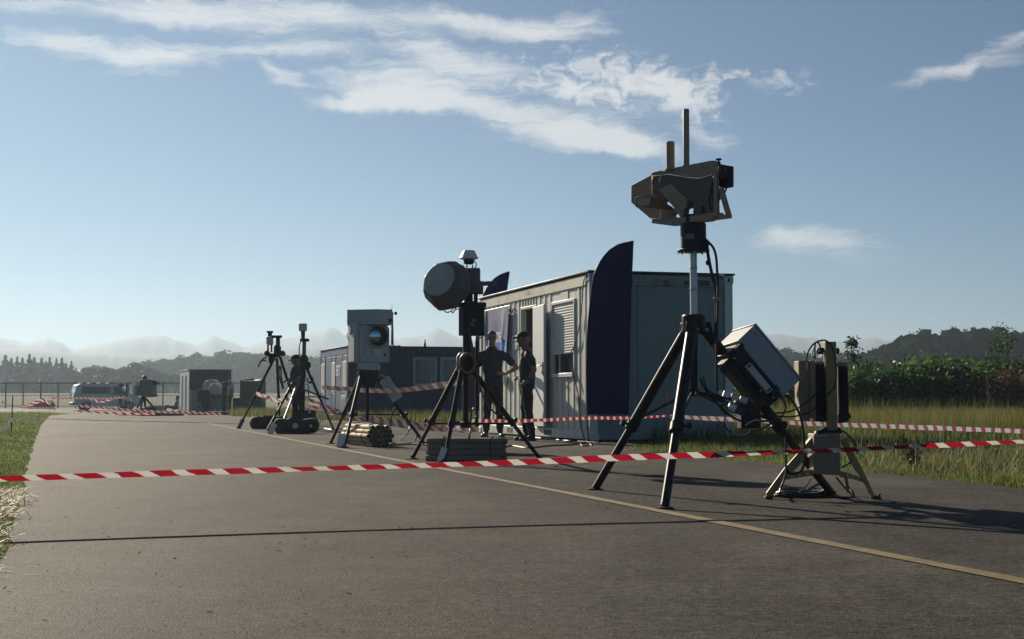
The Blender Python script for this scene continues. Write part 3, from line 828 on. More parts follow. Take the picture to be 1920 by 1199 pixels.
# --- horn jammer head
JA = R(47)
JU = V((math.cos(JA), -math.sin(JA), 0)); JV = V((-math.sin(JA), -math.cos(JA), 0))      # along the head; facing left of camera
JO = W(1300, 360, 9.95)
jm = thing('horn_jammer', 'brown radio jammer head with a horn antenna and two upright tube antennas', 'antenna', W(1298, 418, YM))
def J(zx, zy, v=0.0): return PL(1170 + zx * .11677, 290 + zy * .11677, JO + JV * v, JV)
def jpoly(pts, v, th, m, name, bevel=.003):
    mb = MB(); mb.prism([J(x, y, v) for x, y in pts], -JV * th); return mb.build(name, m, jm, bevel=bevel)
jpoly([(435, 284), (1400, 96), (1480, 100), (1482, 325), (1425, 340), (1400, 318), (1200, 378), (1000, 366), (850, 338), (700, 313), (610, 328), (435, 332)], .035, .012, M_TAN_D, 'side_plate')
jpoly([(445, 288), (1400, 98), (1478, 104), (1478, 150), (445, 330)], -.11, .02, M_TAN_D, 'top_frame')
jpoly([(1426, 330), (1482, 318), (1492, 962), (1440, 966)], .032, .03, M_TAN_D, 'front_post')
jpoly([(445, 1022), (600, 1036), (940, 1000), (1490, 925), (1492, 968), (1340, 1062), (720, 1140), (442, 1104)], .03, .07, M_TAN_D, 'lower_tray')
jpoly([(112, 495), (435, 332), (600, 332), (600, 758), (640, 812), (735, 863), (802, 863), (802, 948), (765, 962), (770, 1014), (612, 1040), (435, 1030), (410, 1020), (112, 770)], -.075, .05, M_TAN_D, 'reflector_panel')
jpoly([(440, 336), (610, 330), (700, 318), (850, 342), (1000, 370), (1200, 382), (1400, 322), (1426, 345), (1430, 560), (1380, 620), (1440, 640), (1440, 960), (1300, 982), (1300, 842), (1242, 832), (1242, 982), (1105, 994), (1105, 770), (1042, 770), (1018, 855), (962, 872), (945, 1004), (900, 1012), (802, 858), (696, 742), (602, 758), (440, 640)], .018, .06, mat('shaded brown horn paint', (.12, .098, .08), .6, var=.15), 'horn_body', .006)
jpoly([(640, 520), (760, 470), (900, 620), (1010, 700), (1000, 850), (960, 870), (940, 990), (905, 1005), (800, 855), (700, 738), (560, 560)], .03, .012, M_TAN_D, 'horn_flare_side')
jpoly([(1480, 140), (1560, 160), (1696, 182), (1696, 515), (1570, 540), (1484, 505)], -.02, .045, M_DARK, 'electronics_box', .006)
jpoly([(1500, 200), (1560, 190), (1570, 300), (1510, 320)], -.012, .01, M_BLACK, 'connector_block')
jpoly([(1590, 225), (1660, 225), (1660, 300), (1590, 290)], -.012, .01, M_BLACK, 'connector_block')
jpoly([(1575, 350), (1660, 340), (1655, 440), (1580, 430)], -.012, .01, M_BLACK, 'connector_block')
mb = MB(); mb.bar(J(1555, 540, .0), J(1690, 1000, .0), .028, .03, JV); mb.build('rear_strut', M_TAN_D, jm, bevel=.003)
mb = MB(); mb.bar(J(1480, 970, .02), J(1725, 1004, .0), .02, .012, JV); mb.build('tray_edge', M_TAN_D, jm, bevel=.002)
mb = MB(); mb.bar(J(1340, 1058, .02), J(1725, 1008, .0), .012, .02, JV); mb.build('tray_edge', M_TAN_D, jm, bevel=.002)
mb = MB(); mb.lathe(J(1522, 150, .0), UZ, [(.012, 0), (.012, .012), (.006, .014), (.006, .022), (.02, .024), (.02, .032), (.008, .036)], 10); mb.build('top_knob', M_DARK, jm)
# rectangular feed horn with a pale aperture cover
mo = [J(212, 690, .115), J(445, 660, .115), J(432, 812, .115), J(206, 842, .115)]
th = [J(640, 770, -.03), J(790, 850, -.03), J(800, 905, -.03), J(610, 880, -.03)]
mb = MB(); mb.v = [tuple(p) for p in mo + th]; mb.f = [(0, 1, 5, 4), (1, 2, 6, 5), (2, 3, 7, 6), (3, 0, 4, 7), (4, 5, 6, 7), (0, 3, 2, 1)]
fh = mb.build('feed_horn', mat('ochre brown horn', (.20, .125, .06), .55, var=.15, dirt=.3), jm, bevel=.002)
nrm = (mo[1] - mo[0]).cross(mo[3] - mo[0]).normalized()
if nrm.dot(JV) < 0: nrm = -nrm
cen = sum(mo, V((0, 0, 0))) / 4
mb = MB(); inn = [cen + (p - cen) * .86 + nrm * .002 for p in mo]; mb.prism(inn, nrm * .004); mb.build('aperture_cover', mat('pale aperture cover', (.36, .33, .27), .5, var=.15, bump=.1, bscale=80), fh)
for a, b in ((0, 1), (1, 2), (2, 3), (3, 0)):
    mb = MB(); mb.bar(mo[a] + nrm * .004, mo[b] + nrm * .004, .008, .012, nrm); mb.build('aperture_rim', M_TAN, fh, bevel=.0015)
mb = MB(); mb.bar(J(693, 745, .0), J(690, 835, .0), .004, .006, JV); mb.build('stay_rod', M_DARK, jm)
for x, y in ((1030, 230), (1165, 208), (1295, 188), (1028, 340), (1165, 318), (1298, 296)):
    mb = MB(); mb.lathe(J(x, y, .035), JV, [(.0055, 0), (.0055, .003), (.003, .0045)], 8); mb.build('rivet', M_BOLT, jm)
for x0, y0, x1, y1 in ((470, 355, 448, 480), (597, 335, 572, 458), (600, 905, 592, 1030)):
    mb = MB(); mb.bar(J(x0, y0, .04), J(x1, y1, .04), .006, .008, JV); mb.build('edge_clip', M_BOLT, jm, bevel=.001)
def tube_ant(pxa, pya, pyb, r, Y, name):
    b, tp = W(pxa, pyb, Y), W(pxa, pya, Y)
    mb = MB(); mb.lathe(b, UZ, [(r * .5, 0), (r, .0), (r, (tp - b).z - .006), (r * .85, (tp - b).z)], 24); o = mb.build(name, M_TAN_D, jm)
    mb = MB(); mb.lathe(b - UZ * .012, UZ, [(r * 1.35, 0), (r * 1.35, .012)], 18); mb.build('antenna_foot', M_TAN, o)
jpoly([(1240, 190), (1290, 182), (1292, 215), (1242, 222)], .0365, .002, M_GRY, 'rating_plate', 0)
for x, y in ((470, 300), (640, 268), (820, 238), (1420, 150), (1455, 420), (1462, 620), (1466, 840), (560, 1080), (760, 1090), (980, 1050), (1250, 1010)):
    mb = MB(); mb.lathe(J(x, y, .036), JV, [(.0055, 0), (.0055, .003), (.003, .0045)], 8); mb.build('bolt', M_BOLT, jm)
tube_ant(1257, 266, 318, .0285, 10.05, 'tube_antenna'); tube_ant(1287, 205, 311, .0205, 9.98, 'tube_antenna')
for a in ([J(1500, 480, .0), J(1530, 600, .01), J(1525, 720, .01), J(1500, 850, .01), J(1470, 920, .0)], [J(1650, 540, -.01), J(1600, 640, -.01), J(1540, 715, .0), J(1480, 718, .0)], [J(1420, 430, .03), J(1390, 600, .04), J(1370, 760, .04), J(1400, 900, .03)], [J(1515, 320, .0), J(1560, 400, .01), J(1600, 380, .01)]):
    part_cable(jm, a, .006, M_CABLE)
# --- cables running down from the head
top_cable('feed_cable', [W(1322, 448, 9.9), W(1330, 456, 9.85), W(1338, 466, 9.85), W(1343, 484, 9.85), W(1345, 515, 9.86), W(1346, 545, 9.86), W(1345, 600, 9.86), W(1343.5, 660, 9.86), W(1344, 715, 9.86), W(1346, 742, 9.88)], .0085, M_CABLE, 'thick black feed cable hanging beside the mast, outer of two')
top_cable('feed_cable', [W(1325, 452, 9.95), W(1328, 480, 9.92), W(1335, 515, 9.9), W(1342, 545, 9.9), W(1343, 600, 9.9), W(1341, 650, 9.9), W(1342, 690, 9.9)], .011, M_CABLE, 'thick black feed cable hanging beside the mast, inner of two')
mb = MB(); mb.lathe(W(1344, 564, 9.87), UZ, [(.022, 0), (.024, .006), (.024, .014), (.022, .02)], 14); mb.bar(W(1344, 562, 9.87), W(1337, 561, 9.85), .012, .016); mb.top('cable_tie', mat('yellow cable tie', (.45, .33, .14), .5), 'yellow tie holding the two mast cables together', 'cable tie')
mb = MB(); mb.ball(W(1327, 493, 9.9), (.014, .014, .018)); mb.tube([W(1327, 488, 9.9), W(1324, 470, 9.92), W(1323, 462, 9.93)], .003, 5); mb.top('cable_bulb', M_RUB, 'small black cable end bulb dangling under the rotator', 'connector')

# --- white cabinet strapped to the right leg
LB = (F3 - (hubc - UZ * .055)).normalized()
cA = V((-.34, .94, 0)); cA = (cA - LB * cA.dot(LB)).normalized()
aA = LB.cross(cA).normalized()
if aA.z < 0: aA = -aA
pC = W(1383, 640, 9.86)                       # near upper corner next to the leg
sa = .163; sb = .468; sc = .35
cb = thing('white_cabinet', 'white metal cabinet strapped askew to the right leg of the mast tripod', 'cabinet', pC + LB * sb)
ctr = pC + aA * sa / 2 + LB * sb / 2 + cA * sc / 2
AXB = (aA, LB, cA)
mb = MB(); mb.box(ctr, (sa, sb, sc), AXB); body = mb.build('body', M_CAB, cb, bevel=.006)
mb = MB(); mb.box(ctr + aA * (sa / 2 + .008), (.014, sb + .012, sc + .012), AXB); mb.build('lid', M_CAB, cb, bevel=.005)
mb = MB(); mb.box(ctr - aA * (sa / 2 - .018) - cA * (sc / 2 + .0035), (.03, sb - .01, .006), AXB); mb.build('seam_strip', M_CAB, cb, bevel=.002)
for k in (.1, .9):
    mb = MB(); mb.lathe(pC + LB * sb * k - cA * .003 + aA * .135, -cA, [(.008, 0), (.008, .004), (.003, .006)], 8); mb.build('lid_screw', M_CAB, cb)
bk = thing('leg_bracket', 'black mounting box under the white cabinet with a grey power supply', 'bracket', pC + LB * .45 - aA * .1)
cbk = pC - aA * .058 + LB * .235 + cA * .10
mb = MB(); mb.box(cbk, (.10, .44, .20), AXB); mb.build('housing', M_DARK, bk, bevel=.006)
mb = MB(); mb.box(cbk - cA * .02 - aA * .075 + LB * -.02, (.06, .34, .12), AXB); mb.build('mounting_plate', M_DARK, bk, bevel=.004)
psu = cbk - cA * .113 - aA * .0 + LB * .03
mb = MB(); mb.box(psu, (.045, .23, .025), AXB); ps = mb.build('power_supply', mat('grey power supply shell', (.42, .42, .40), .45, .2, var=.1), bk, bevel=.003)
for k in (-.10, .10):
    mb = MB(); mb.box(psu - cA * .0145 + LB * k, (.03, .012, .004), AXB); mb.build('end_tab', M_DARK, ps, smooth=0)
for k, q in ((-.17, .03), (-.02, -.04), (.1, .035), (.19, -.03)):
    mb = MB(); mb.lathe(cbk - cA * .101 + LB * k - aA * (.02 + q * .5), -cA, [(.006, 0), (.006, .005)], 8); mb.build('screw', M_BOLT, bk)
for k in (-.2, .16):
    mb = MB(); mb.box(cbk - aA * -.03 + LB * k, (.075, .03, .24), AXB); mb.build('clamp_band', M_BLACK, bk, bevel=.003)
mb = MB(); q = W(1348, 690, 9.84); mb.prism([q, q + V((.03, 0, .03)), q + V((.05, 0, -.02)), q + V((.02, 0, -.04))], V((0, .02, 0))); mb.build('latch', M_DARK, bk, bevel=.002)

# --- tangle of modules hung under the brace
md = thing('module_rack', 'cluster of small electronic modules and cables hung from the tripod brace', 'electronics', W(1392, 800, 9.9))
def mbox(x, y, w, h, d, Y, m, name, rz=0, tilt=0):
    a = R(tilt); X = V((math.cos(R(rz)) * math.cos(a), math.sin(R(rz)) * math.cos(a), -math.sin(a))); Yv = V((-math.sin(R(rz)), math.cos(R(rz)), 0)); Z = X.cross(Yv)
    mb = MB(); mb.box(W(x, y, Y), (w, d, h), (X, Yv, Z)); return mb.build(name, m, md, bevel=.004)
mbox(1362, 740, .045, .04, .03, 9.86, M_WHITE, 'white_module', 10, 18); mbox(1378, 745, .05, .036, .03, 9.86, M_GREYW, 'white_module', 5, 18); mbox(1394, 750, .05, .038, .03, 9.87, M_GREYW, 'white_module', 5, 18)
mbox(1374, 762, .055, .045, .03, 9.85, M_WHITE, 'white_module', 12, 22); mbox(1386, 770, .06, .05, .05, 9.86, M_BLUEP, 'blue_module', 12, 22)
mbox(1404, 782, .13, .15, .10, 9.92, M_DARK, 'power_box', 8, 0); mbox(1390, 762, .10, .05, .06, 9.93, M_DARK, 'power_box', 0, 15)
mbox(1405, 760, .06, .04, .05, 9.9, M_DARK, 'power_box', 0, 15)
mb = MB(); mb.lathe(W(1350, 736, 9.85), V((-.3, -1, 0)), [(.012, -.01), (.014, .0), (.014, .012)], 12); mb.build('plug', M_WHITE, md)
for pts in ([(1304, 735), (1325, 738), (1345, 745), (1365, 754), (1400, 762)], [(1304, 738), (1320, 745), (1340, 755), (1355, 765), (1375, 785)],
            [(1312, 708), (1318, 722), (1330, 740), (1350, 752)], [(1318, 706), (1326, 730), (1345, 742), (1370, 750)],
            [(1340, 748), (1355, 770), (1372, 782), (1390, 790)], [(1360, 780), (1358, 795), (1368, 809), (1390, 816), (1405, 812)],
            [(1405, 812), (1425, 806), (1440, 798), (1450, 792)], [(1400, 798), (1410, 792), (1425, 790), (1450, 790)], [(1398, 798), (1405, 793), (1416, 788)],
            [(1345, 742), (1360, 758), (1366, 770), (1385, 776)], [(1368, 742), (1371, 755), (1369, 765)], [(1384, 747), (1388, 762), (1384, 775)], [(1330, 742), (1342, 756), (1352, 760), (1366, 752)]):
    Yc = 9.84 + random.uniform(-.02, .03)
    part_cable(md, [W(x, y, Yc) for x, y in pts], random.choice((.005, .006, .007)), M_CABLE)
part_cable(md, [W(x, y, 9.82) for x, y in ((1398, 798), (1404, 793), (1416, 788), (1424, 789))], .004, M_CABLE_GREY, label='pale short cable')
part_cable(md, [W(x, y, 9.83) for x, y in ((1372, 812), (1385, 816), (1400, 814), (1406, 810))], .0045, M_CABLE_GREY, label='pale looped cable')

# ------------------------------------------------------------------ tan sector antenna on a yellow-brown quadpod
YT = 10.0
sa_ = thing('sector_antenna', 'tan antenna mast with twin upright panels on a yellow brown three-legged stand', 'antenna', V((W(1556, 800, YT).x, YT, 0)))
def Tp(x, y, d=0.0): return W(x, y, YT + d)
def tprism(pts, d, th, m, name, bevel=.003, parent=None): 
    mb = MB(); mb.prism([Tp(x, y, d) for x, y in pts], V((0, th, 0))); return mb.build(name, m, parent or sa_, bevel=bevel)
tprism([(1547, 641), (1568, 641), (1571, 806), (1553, 808)], -.03, .075, M_WOOD_ST, 'mast_beam')
pl_ = tprism([(1497, 677), (1518, 676), (1519, 791), (1500, 789)], .02, .16, M_TAN, 'antenna_panel')
tprism([(1518.5, 676), (1529, 677), (1530, 783), (1519.5, 785)], .0, .19, M_TAN, 'panel_back', parent=pl_)
tprism([(1529.5, 684), (1550, 684), (1552, 792), (1530, 790)], .03, .14, M_DARK, 'heat_sink', parent=pl_)
tprism([(1529.5, 677.5), (1549, 678.5), (1549, 683.5), (1529.5, 683)], .03, .14, M_TAN_D, 'panel_rim', parent=pl_)
pr_ = tprism([(1571, 688), (1590, 688), (1592, 791), (1573, 792)], .03, .14, M_DARK, 'antenna_panel', .003)
tprism([(1569, 679), (1589.5, 680), (1589.5, 687.5), (1569, 687.5)], .03, .15, M_TAN_D, 'panel_rim', parent=pr_)
tprism([(1573, 775), (1592.5, 774), (1597, 782), (1586, 793), (1573, 794)], .0, .12, M_DARK, 'lower_lip', parent=pr_)
for k in range(6):
    tprism([(1531.5 + k * 3.1, 690), (1532.8 + k * 3.1, 690), (1533.3 + k * 3.1, 772), (1532 + k * 3.1, 772)], .022, .01, M_RUB, 'cooling_fin', .0, parent=pl_)
    tprism([(1573.5 + k * 2.9, 692), (1574.8 + k * 2.9, 692), (1575.6 + k * 2.9, 772), (1574.3 + k * 2.9, 772)], .022, .01, M_RUB, 'cooling_fin', .0, parent=pr_)
mb = MB(); mb.lathe(Tp(1516, 690, .0), V((0, -1, 0)), [(.002, 0), (.002, .003)], 6); 
tprism([(1512, 680), (1514, 680), (1514, 693), (1512, 693)], .018, .004, M_WHITE, 'label_strip', 0, parent=pl_)
for x0, x1 in ((1531, 1546), (1569, 1574.5)):
    pts = [(x1, 652.5), (x1, 664.5), (x0 + 5, 664.5), (x0 + 1, 662), (x0, 658.5), (x0 + 1, 655), (x0 + 5, 652.5)] if x0 < 1550 else [(x0, 652.5), (x1 - 2, 652.5), (x1, 656), (x1, 661), (x1 - 2, 664.5), (x0, 664.5)]
    lug = tprism(pts, .01, .03, M_DARK, 'lifting_lug')
mb = MB(); mb.lathe(Tp(1536, 658.5, .009), V((0, -1, 0)), [(.007, -.002), (.007, .003)], 12); mb.build('lug_bolt', M_WHITE, sa_)
bb = tprism([(1526, 814), (1575, 812), (1576, 892), (1525, 889)], -.05, .2, M_TAN, 'base_box', .005)
tprism([(1526, 817), (1550, 817), (1550, 818), (1526, 818)], -.054, .003, M_WHITE, 'box_edge', 0, parent=bb)
tprism([(1512, 833), (1524.5, 820), (1524.5, 843), (1512, 843)], .02, .10, mat('bare brown plate', (.24, .13, .05), .6, var=.2), 'side_gusset')
tprism([(1532, 811), (1552, 801), (1574, 801), (1582, 812), (1570, 815), (1536, 816)], -.02, .14, M_DARK, 'cable_boot', .01)
def plate_leg(pts, d0, d1, name='leg'):
    """a flat steel leg, its foot end brought forward or back"""
    n = len(pts); mb = MB(); y0 = min(p[1] for p in pts); y1 = max(p[1] for p in pts)
    P = [Tp(x, y, d0 + (d1 - d0) * (y - y0) / (y1 - y0)) for x, y in pts]
    for p in P: p.z = max(p.z, .012)
    mb.prism(P, V((0, .028, 0))); return mb.build(name, M_WOOD_ST, sa_, bevel=.003)
plate_leg([(1534, 806), (1545, 812), (1500, 872), (1468, 905), (1447, 934), (1438, 934), (1437, 925), (1470, 880), (1510, 835)], .0, -.02)
plate_leg([(1577, 826), (1586, 822), (1612, 870), (1628, 902), (1643, 936), (1634, 937), (1617, 900), (1601, 880)], .0, -.06)
plate_leg([(1582, 892), (1589, 892), (1594, 924), (1588, 925)], .15, .38)
def arm(pts, holes, d):
    a = tprism(pts, d, .018, M_WOOD_ST, 'stand_arm')
    for x, y in holes:
        mb = MB(); mb.lathe(Tp(x, y, d), V((0, -1, 0)), [(.0082, -.004), (.0082, .0025)], 12); mb.build('arm_hole_ring', M_GREYW, a)
arm([(1471, 891), (1484, 886), (1526, 880), (1526, 892), (1490, 897), (1472, 900)], ((1485, 893), (1499, 891), (1514, 889)), -.02)
arm([(1575, 883), (1590, 887), (1625, 898), (1622, 906), (1600, 899), (1575, 895)], ((1589, 891), (1599, 894), (1609, 897)), -.03)
mb = MB(); mb.ball(Tp(1644, 935, -.06), (.03, .03, .02)); mb.tube([Tp(1638, 940, -.06), Tp(1647, 932, -.06), Tp(1650, 926, -.06)], .008, 6); mb.build('foot_wrap', M_RUB, sa_)
mb = MB(); mb.box(Tp(1441, 933, -.02) - UZ * .0, (.05, .05, .016)); mb.build('foot_pad', M_RUB, sa_, bevel=.003)
for pts, m in (([(1513, 676), (1514, 665), (1518, 655), (1526, 645), (1538, 639), (1548, 639), (1557, 646), (1563, 660), (1567, 680), (1568, 705), (1565, 725), (1553, 740), (1542, 752)], M_CABLE),
               ([(1528, 674), (1528, 655), (1529, 643), (1535, 644), (1540, 656)], M_CABLE), ([(1526, 674), (1524, 662), (1527, 652)], M_CABLE_GREY), ([(1545, 660), (1547, 680), (1546, 690)], M_CABLE_GREY),
               ([(1536, 729), (1530, 738), (1520, 748), (1505, 760), (1490, 769), (1470, 774), (1452, 775)], M_CABLE), ([(1530, 763), (1522, 771), (1505, 778), (1480, 782), (1455, 780)], M_CABLE),
               ([(1576, 806), (1592, 818), (1604, 835), (1608, 852)], M_CABLE), ([(1606, 848), (1612, 853), (1618, 857)], M_CABLE_GREY), ([(1598, 864), (1588, 872), (1577, 877)], M_CABLE)):
    part_cable(sa_, [Tp(x, y, -.08) for x, y in pts], .0055 if m is M_CABLE else .004, m)
# loose cables from the cabinet to the stand and over the ground
def mixc_(pts, Y):                       # points above ground by pixel at a distance; '*' marks a point on the ground
    return [G(p[0], p[1]) + UZ * .012 if len(p) > 2 else W(p[0], p[1], Y) for p in pts]
top_cable('power_cable', mixc_([(1472, 741), (1486, 752), (1498, 775), (1505, 800), (1508, 830), (1509, 860), (1503, 882), (1490, 889), (1478, 886), (1474, 875)], 9.78), .008, M_CABLE, 'thick black cable looping from the cabinet down past the tripod leg')
top_cable('power_cable', mixc_([(1462, 745), (1470, 752), (1473, 765), (1468, 778), (1460, 786)], 9.8), .005, M_CABLE, 'thin black cable curling out of the cabinet bottom corner')
top_cable('power_cable', mixc_([(1473, 820), (1473, 850), (1474, 880), (1470, 900), (1464, 916), (1464, 926), (1480, 934, 0), (1500, 936, 0)], 9.75), .007, M_CABLE, 'black cable dropping to the coil between the antenna legs')
top_cable('ground_cable', mixc_([(1520, 895), (1515, 908), (1503, 919), (1497, 923)], 9.8), .005, M_CABLE_GREY, 'short pale cable under the left arm of the antenna stand')
top_cable('ground_cable', [G(x, y) + UZ * .01 for x, y in ((1545, 905), (1528, 912), (1514, 920), (1513, 928), (1530, 932), (1560, 935), (1590, 936), (1596, 930), (1593, 922), (1585, 912))], .008, M_CABLE, 'black cable lying in a loop between the antenna stand feet')
top_cable('ground_cable', mixc_([(1568, 895), (1576, 905), (1585, 916), (1594, 924), (1594, 932, 0)], 9.9), .006, M_CABLE, 'black cable hanging from the base box to the ground')
mb = MB()
for k in range(5):
    c = G(1495, 933) + UZ * (.012 + .012 * (k % 3)); a = .16 + .02 * (k % 2)
    mb.tube([c + V((math.cos(t) * a + .01 * k, math.sin(t) * .16 + .012 * k, .008 * math.sin(t * 3 + k))) for t in [2 * math.pi * i / 28 for i in range(29)]], .0095, 7)
mb.top('cable_coil', M_CABLE, 'flat coil of black cable on the asphalt under the tan antenna stand', 'cable coil')

# ------------------------------------------------------------------ dish radar
YD = 16.3
dm = thing('radar_tripod', 'black tripod under the round dish radar with a looped cable at its head', 'tripod', V((W(872, 700, YD).x, YD, 0)))
dh = W(873, 668, YD)
def coltube(t, pxy0, pxy1, r, Y, m, name='column'):
    mb = MB(); mb.tube([W(*pxy0, Y), W(*pxy1, Y)], r, 16); return mb.build(name, m, t)
coltube(dm, (876, 628), (876, 700), .047, YD, M_DARK)
mb = MB(); mb.lathe(W(873, 705, YD), UZ, [(.05, 0), (.095, .05), (.10, .12), (.10, .2), (.075, .24), (.05, .25)], 20); mb.build('hub', M_DARK, dm)
DF = [G(773, 862), G(833, 869), G(1012, 862)]
for f, top, k in zip(DF, (W(862, 688, YD), W(866, 694, YD - .08), W(884, 692, YD)), (V((-1, -.3, .1)), V((1, -.5, .1)), V((.6, -.6, .4)))):
    leg_part(dm, top, f, .030, .021, .58, knob=k.normalized(), pad=.07)
coltube(dm, (873, 705), (873, 800), .03, YD, M_BLACK, 'centre_post')
for f in DF:
    mb = MB(); mb.tube([W(873, 795, YD), W(873, 690, YD).lerp(f, .60)], .012, 8); mb.build('brace', M_BLACK, dm)
mb = MB(); mb.lathe(W(873, 803, YD), UZ, [(.05, 0), (.06, .01), (.06, .06), (.04, .07)], 14); mb.build('brace_collar', M_DARK, dm)
coltube(dm, (894, 640), (894, 800), .018, YD + .12, M_DARK, 'side_post')
# control box on the column
db = thing('control_box', 'black control box on the column below the dish radar', 'box', W(886, 630, YD))
dbp = lambda x, y, d=0.0: W(x, y, YD - .12 + d)
mb = MB(); mb.prism([dbp(869, 570), dbp(908, 570), dbp(908, 629), dbp(869, 629)], V((0, .2, 0))); mb.build('body', M_DARK, db, bevel=.006)
mb = MB(); mb.prism([dbp(860, 578, .03), dbp(868.5, 575, .0), dbp(868.5, 629, .0), dbp(860, 629, .03)], V((0, .15, 0))); mb.build('side_panel', mat('worn grey panel', (.07, .075, .08), .5, var=.2), db, bevel=.004)
mb = MB(); mb.prism([dbp(857.5, 568, -.03), dbp(911, 567, -.03), dbp(911.5, 572, -.03), dbp(908, 577, -.03), dbp(863, 577, -.03), dbp(857, 573, -.03)], V((0, .26, 0))); mb.build('lid', M_DARK, db, bevel=.006)
for x0, y0, x1, y1 in ((885, 598, 893, 604), (881, 606, 889, 612)):
    mb = MB(); mb.prism([dbp(x0, y0, -.004), dbp(x1, y0, -.004), dbp(x1, y1, -.004), dbp(x0, y1, -.004)], V((0, .003, 0))); mb.build('rating_plate', M_GRY, db, smooth=0)
# the dish
dr = thing('dish_radar', 'dark grey octagonal drum radar dish tilted on its mount', 'radar', W(872, 567, YD))
DN = V((-.49, -.80, .34)).normalized()
DC = W(823, 524, YD - .28)
M_DISH = mat('grey radome paint', (.46, .44, .40), .62, var=.12, bump=.05, bscale=120, dirt=.3, dirt_col=(.05, .045, .04), dscale=4)
M_DISH_B = mat('dark casing paint', (.14, .13, .12), .6, var=.15, dirt=.3, dscale=4)
upv = V((0, 0, 1)); upv = (upv - DN * upv.dot(DN)).normalized()
rgt = DN.cross(upv).normalized()
mb = MB(); mb.lathe(DC - DN * .30, DN, [(.12, 0), (.20, .02), (.262, .05), (.278, .09), (.274, .17), (.232, .262), (.205, .276)], 8, up=upv, phase=R(22.5) + R(8)); cas = mb.build('casing', M_DISH_B, dr, bevel=.022, smooth=20, seg=3)
mb = MB(); mb.lathe(DC - DN * .03, DN, [(.186, 0), (.186, .022), (.181, .03), (.176, .031), (.14, .037), (.09, .041), (.03, .043)], 56, up=upv); mb.build('radome', M_DISH, dr, smooth=30)
mb = MB(); mb.lathe(DC - DN * .045, DN, [(.200, 0), (.200, .030), (.193, .036), (.187, .036)], 56, up=upv); mb.build('radome_ring', M_DISH_B, dr)
fin0 = None
for k in range(44):
    a = 2 * math.pi * k / 44
    rr = .225 if True else .258 * math.cos(math.pi / 8) / math.cos(((a - R(8) - R(22.5)) % (math.pi / 4)) - math.pi / 8) 
    d = rgt * math.cos(a) + upv * math.sin(a); s = DN.cross(d)
    mb = MB(); mb.box(DC - DN * .10 + d * (rr - .008), (.022, .007, .06), (d, s, DN)); mb.build('cooling_fin', M_DISH_B, dr, smooth=0)
mb = MB(); mb.box(W(888, 517, YD - .03), (.14, .16, .15)); mb.build('drive_housing', M_DISH_B, dr, bevel=.012)
mb = MB(); mb.box(W(890, 540, YD - .03), (.18, .2, .13)); mb.build('tilt_housing', M_DISH_B, dr, bevel=.012)
mb = MB(); mb.bar(W(876, 534, YD - .05), W(932, 531, YD - .05), .05, .045); mb.build('counter_arm', M_DISH_B, dr, bevel=.006)
mb = MB(); mb.lathe(W(878, 568, YD), UZ, [(.07, 0), (.05, .02), (.045, .12), (.06, .15)], 18); mb.build('neck', M_DARK, dr)
mb = MB(); mb.tube([W(892, 568, YD), W(892, 552, YD)], .022, 10); mb.build('side_strut', M_DARK, dr)
for pts in ([(830, 578), (834, 584), (840, 586), (847, 582), (850, 577)], [(846, 582), (849, 587), (853, 581), (857, 572)], [(853, 580), (858, 580), (862, 570)], [(866, 497), (872, 503), (880, 508)]):
    part_cable(dr, [W(x, y, YD - .15) for x, y in pts], .006)
# beacon dome above it
bd = thing('beacon_dome', 'small white dome antenna on a stalk above the dish radar', 'antenna', W(879, 508, YD))
mb = MB(); mb.lathe(W(879, 487, YD), UZ, [(.07, 0), (.102, .008), (.102, .016), (.062, .095), (.03, .100)], 10); mb.build('dome', M_WHITE, bd, bevel=.004, smooth=20)
mb = MB(); mb.lathe(W(879, 496, YD), UZ, [(.04, 0), (.055, .01), (.058, .06)], 18); mb.build('base', M_DARK, bd)
for x in (875.5, 886): 
    mb = MB(); mb.tube([W(x, 497, YD), W(x, 522, YD)], .007, 8); mb.build('stalk', M_DARK, bd)
part_cable(bd, [W(x, y, YD - .05) for x, y in ((889, 489), (893, 495), (891, 502), (884, 506), (880, 512))], .006)
# cables on this tripod
ring = [W(876 + 14 * math.cos(t), 681 + 18 * math.sin(t), YD - .12 + .02 * math.sin(t)) for t in [2 * math.pi * i / 30 for i in range(31)]]
mb = MB(); mb.tube(ring, .012, 8); mb.tube([p + V((.012, .02, -.01)) for p in ring], .011, 8); mb.top('cable_loop', M_CABLE_TAN, 'tan hose coiled in a hoop on the head of the dish radar tripod', 'cable coil')
top_cable('radar_cable', [W(x, y, YD - .14) for x, y in ((880, 604), (881, 625), (886, 650), (890, 675), (894, 700), (903, 735), (915, 760), (932, 778), (950, 787))], .009, M_CABLE_RED, 'red brown cable slanting from the control box down to the right leg')
top_cable('radar_cable', [W(x, y, YD - .1) for x, y in ((894, 628), (898, 634), (903, 632), (905, 626))], .007, M_CABLE_GREY, 'pale short cable loop under the control box')
top_cable('radar_cable', [W(x, y, YD - .1) for x, y in ((884, 710), (884, 760), (882, 800), (879, 825))] + [G(878, 830) + UZ * .02], .01, M_CABLE_RED, 'dark cable hanging straight down inside the dish radar tripod')
top_cable('radar_cable', [W(x, y, YD + .1) for x, y in ((889, 765), (884, 772), (883, 780), (887, 784), (894, 780), (899, 766))], .008, M_CABLE_GREY, 'pale coiled cable hanging at the column foot')

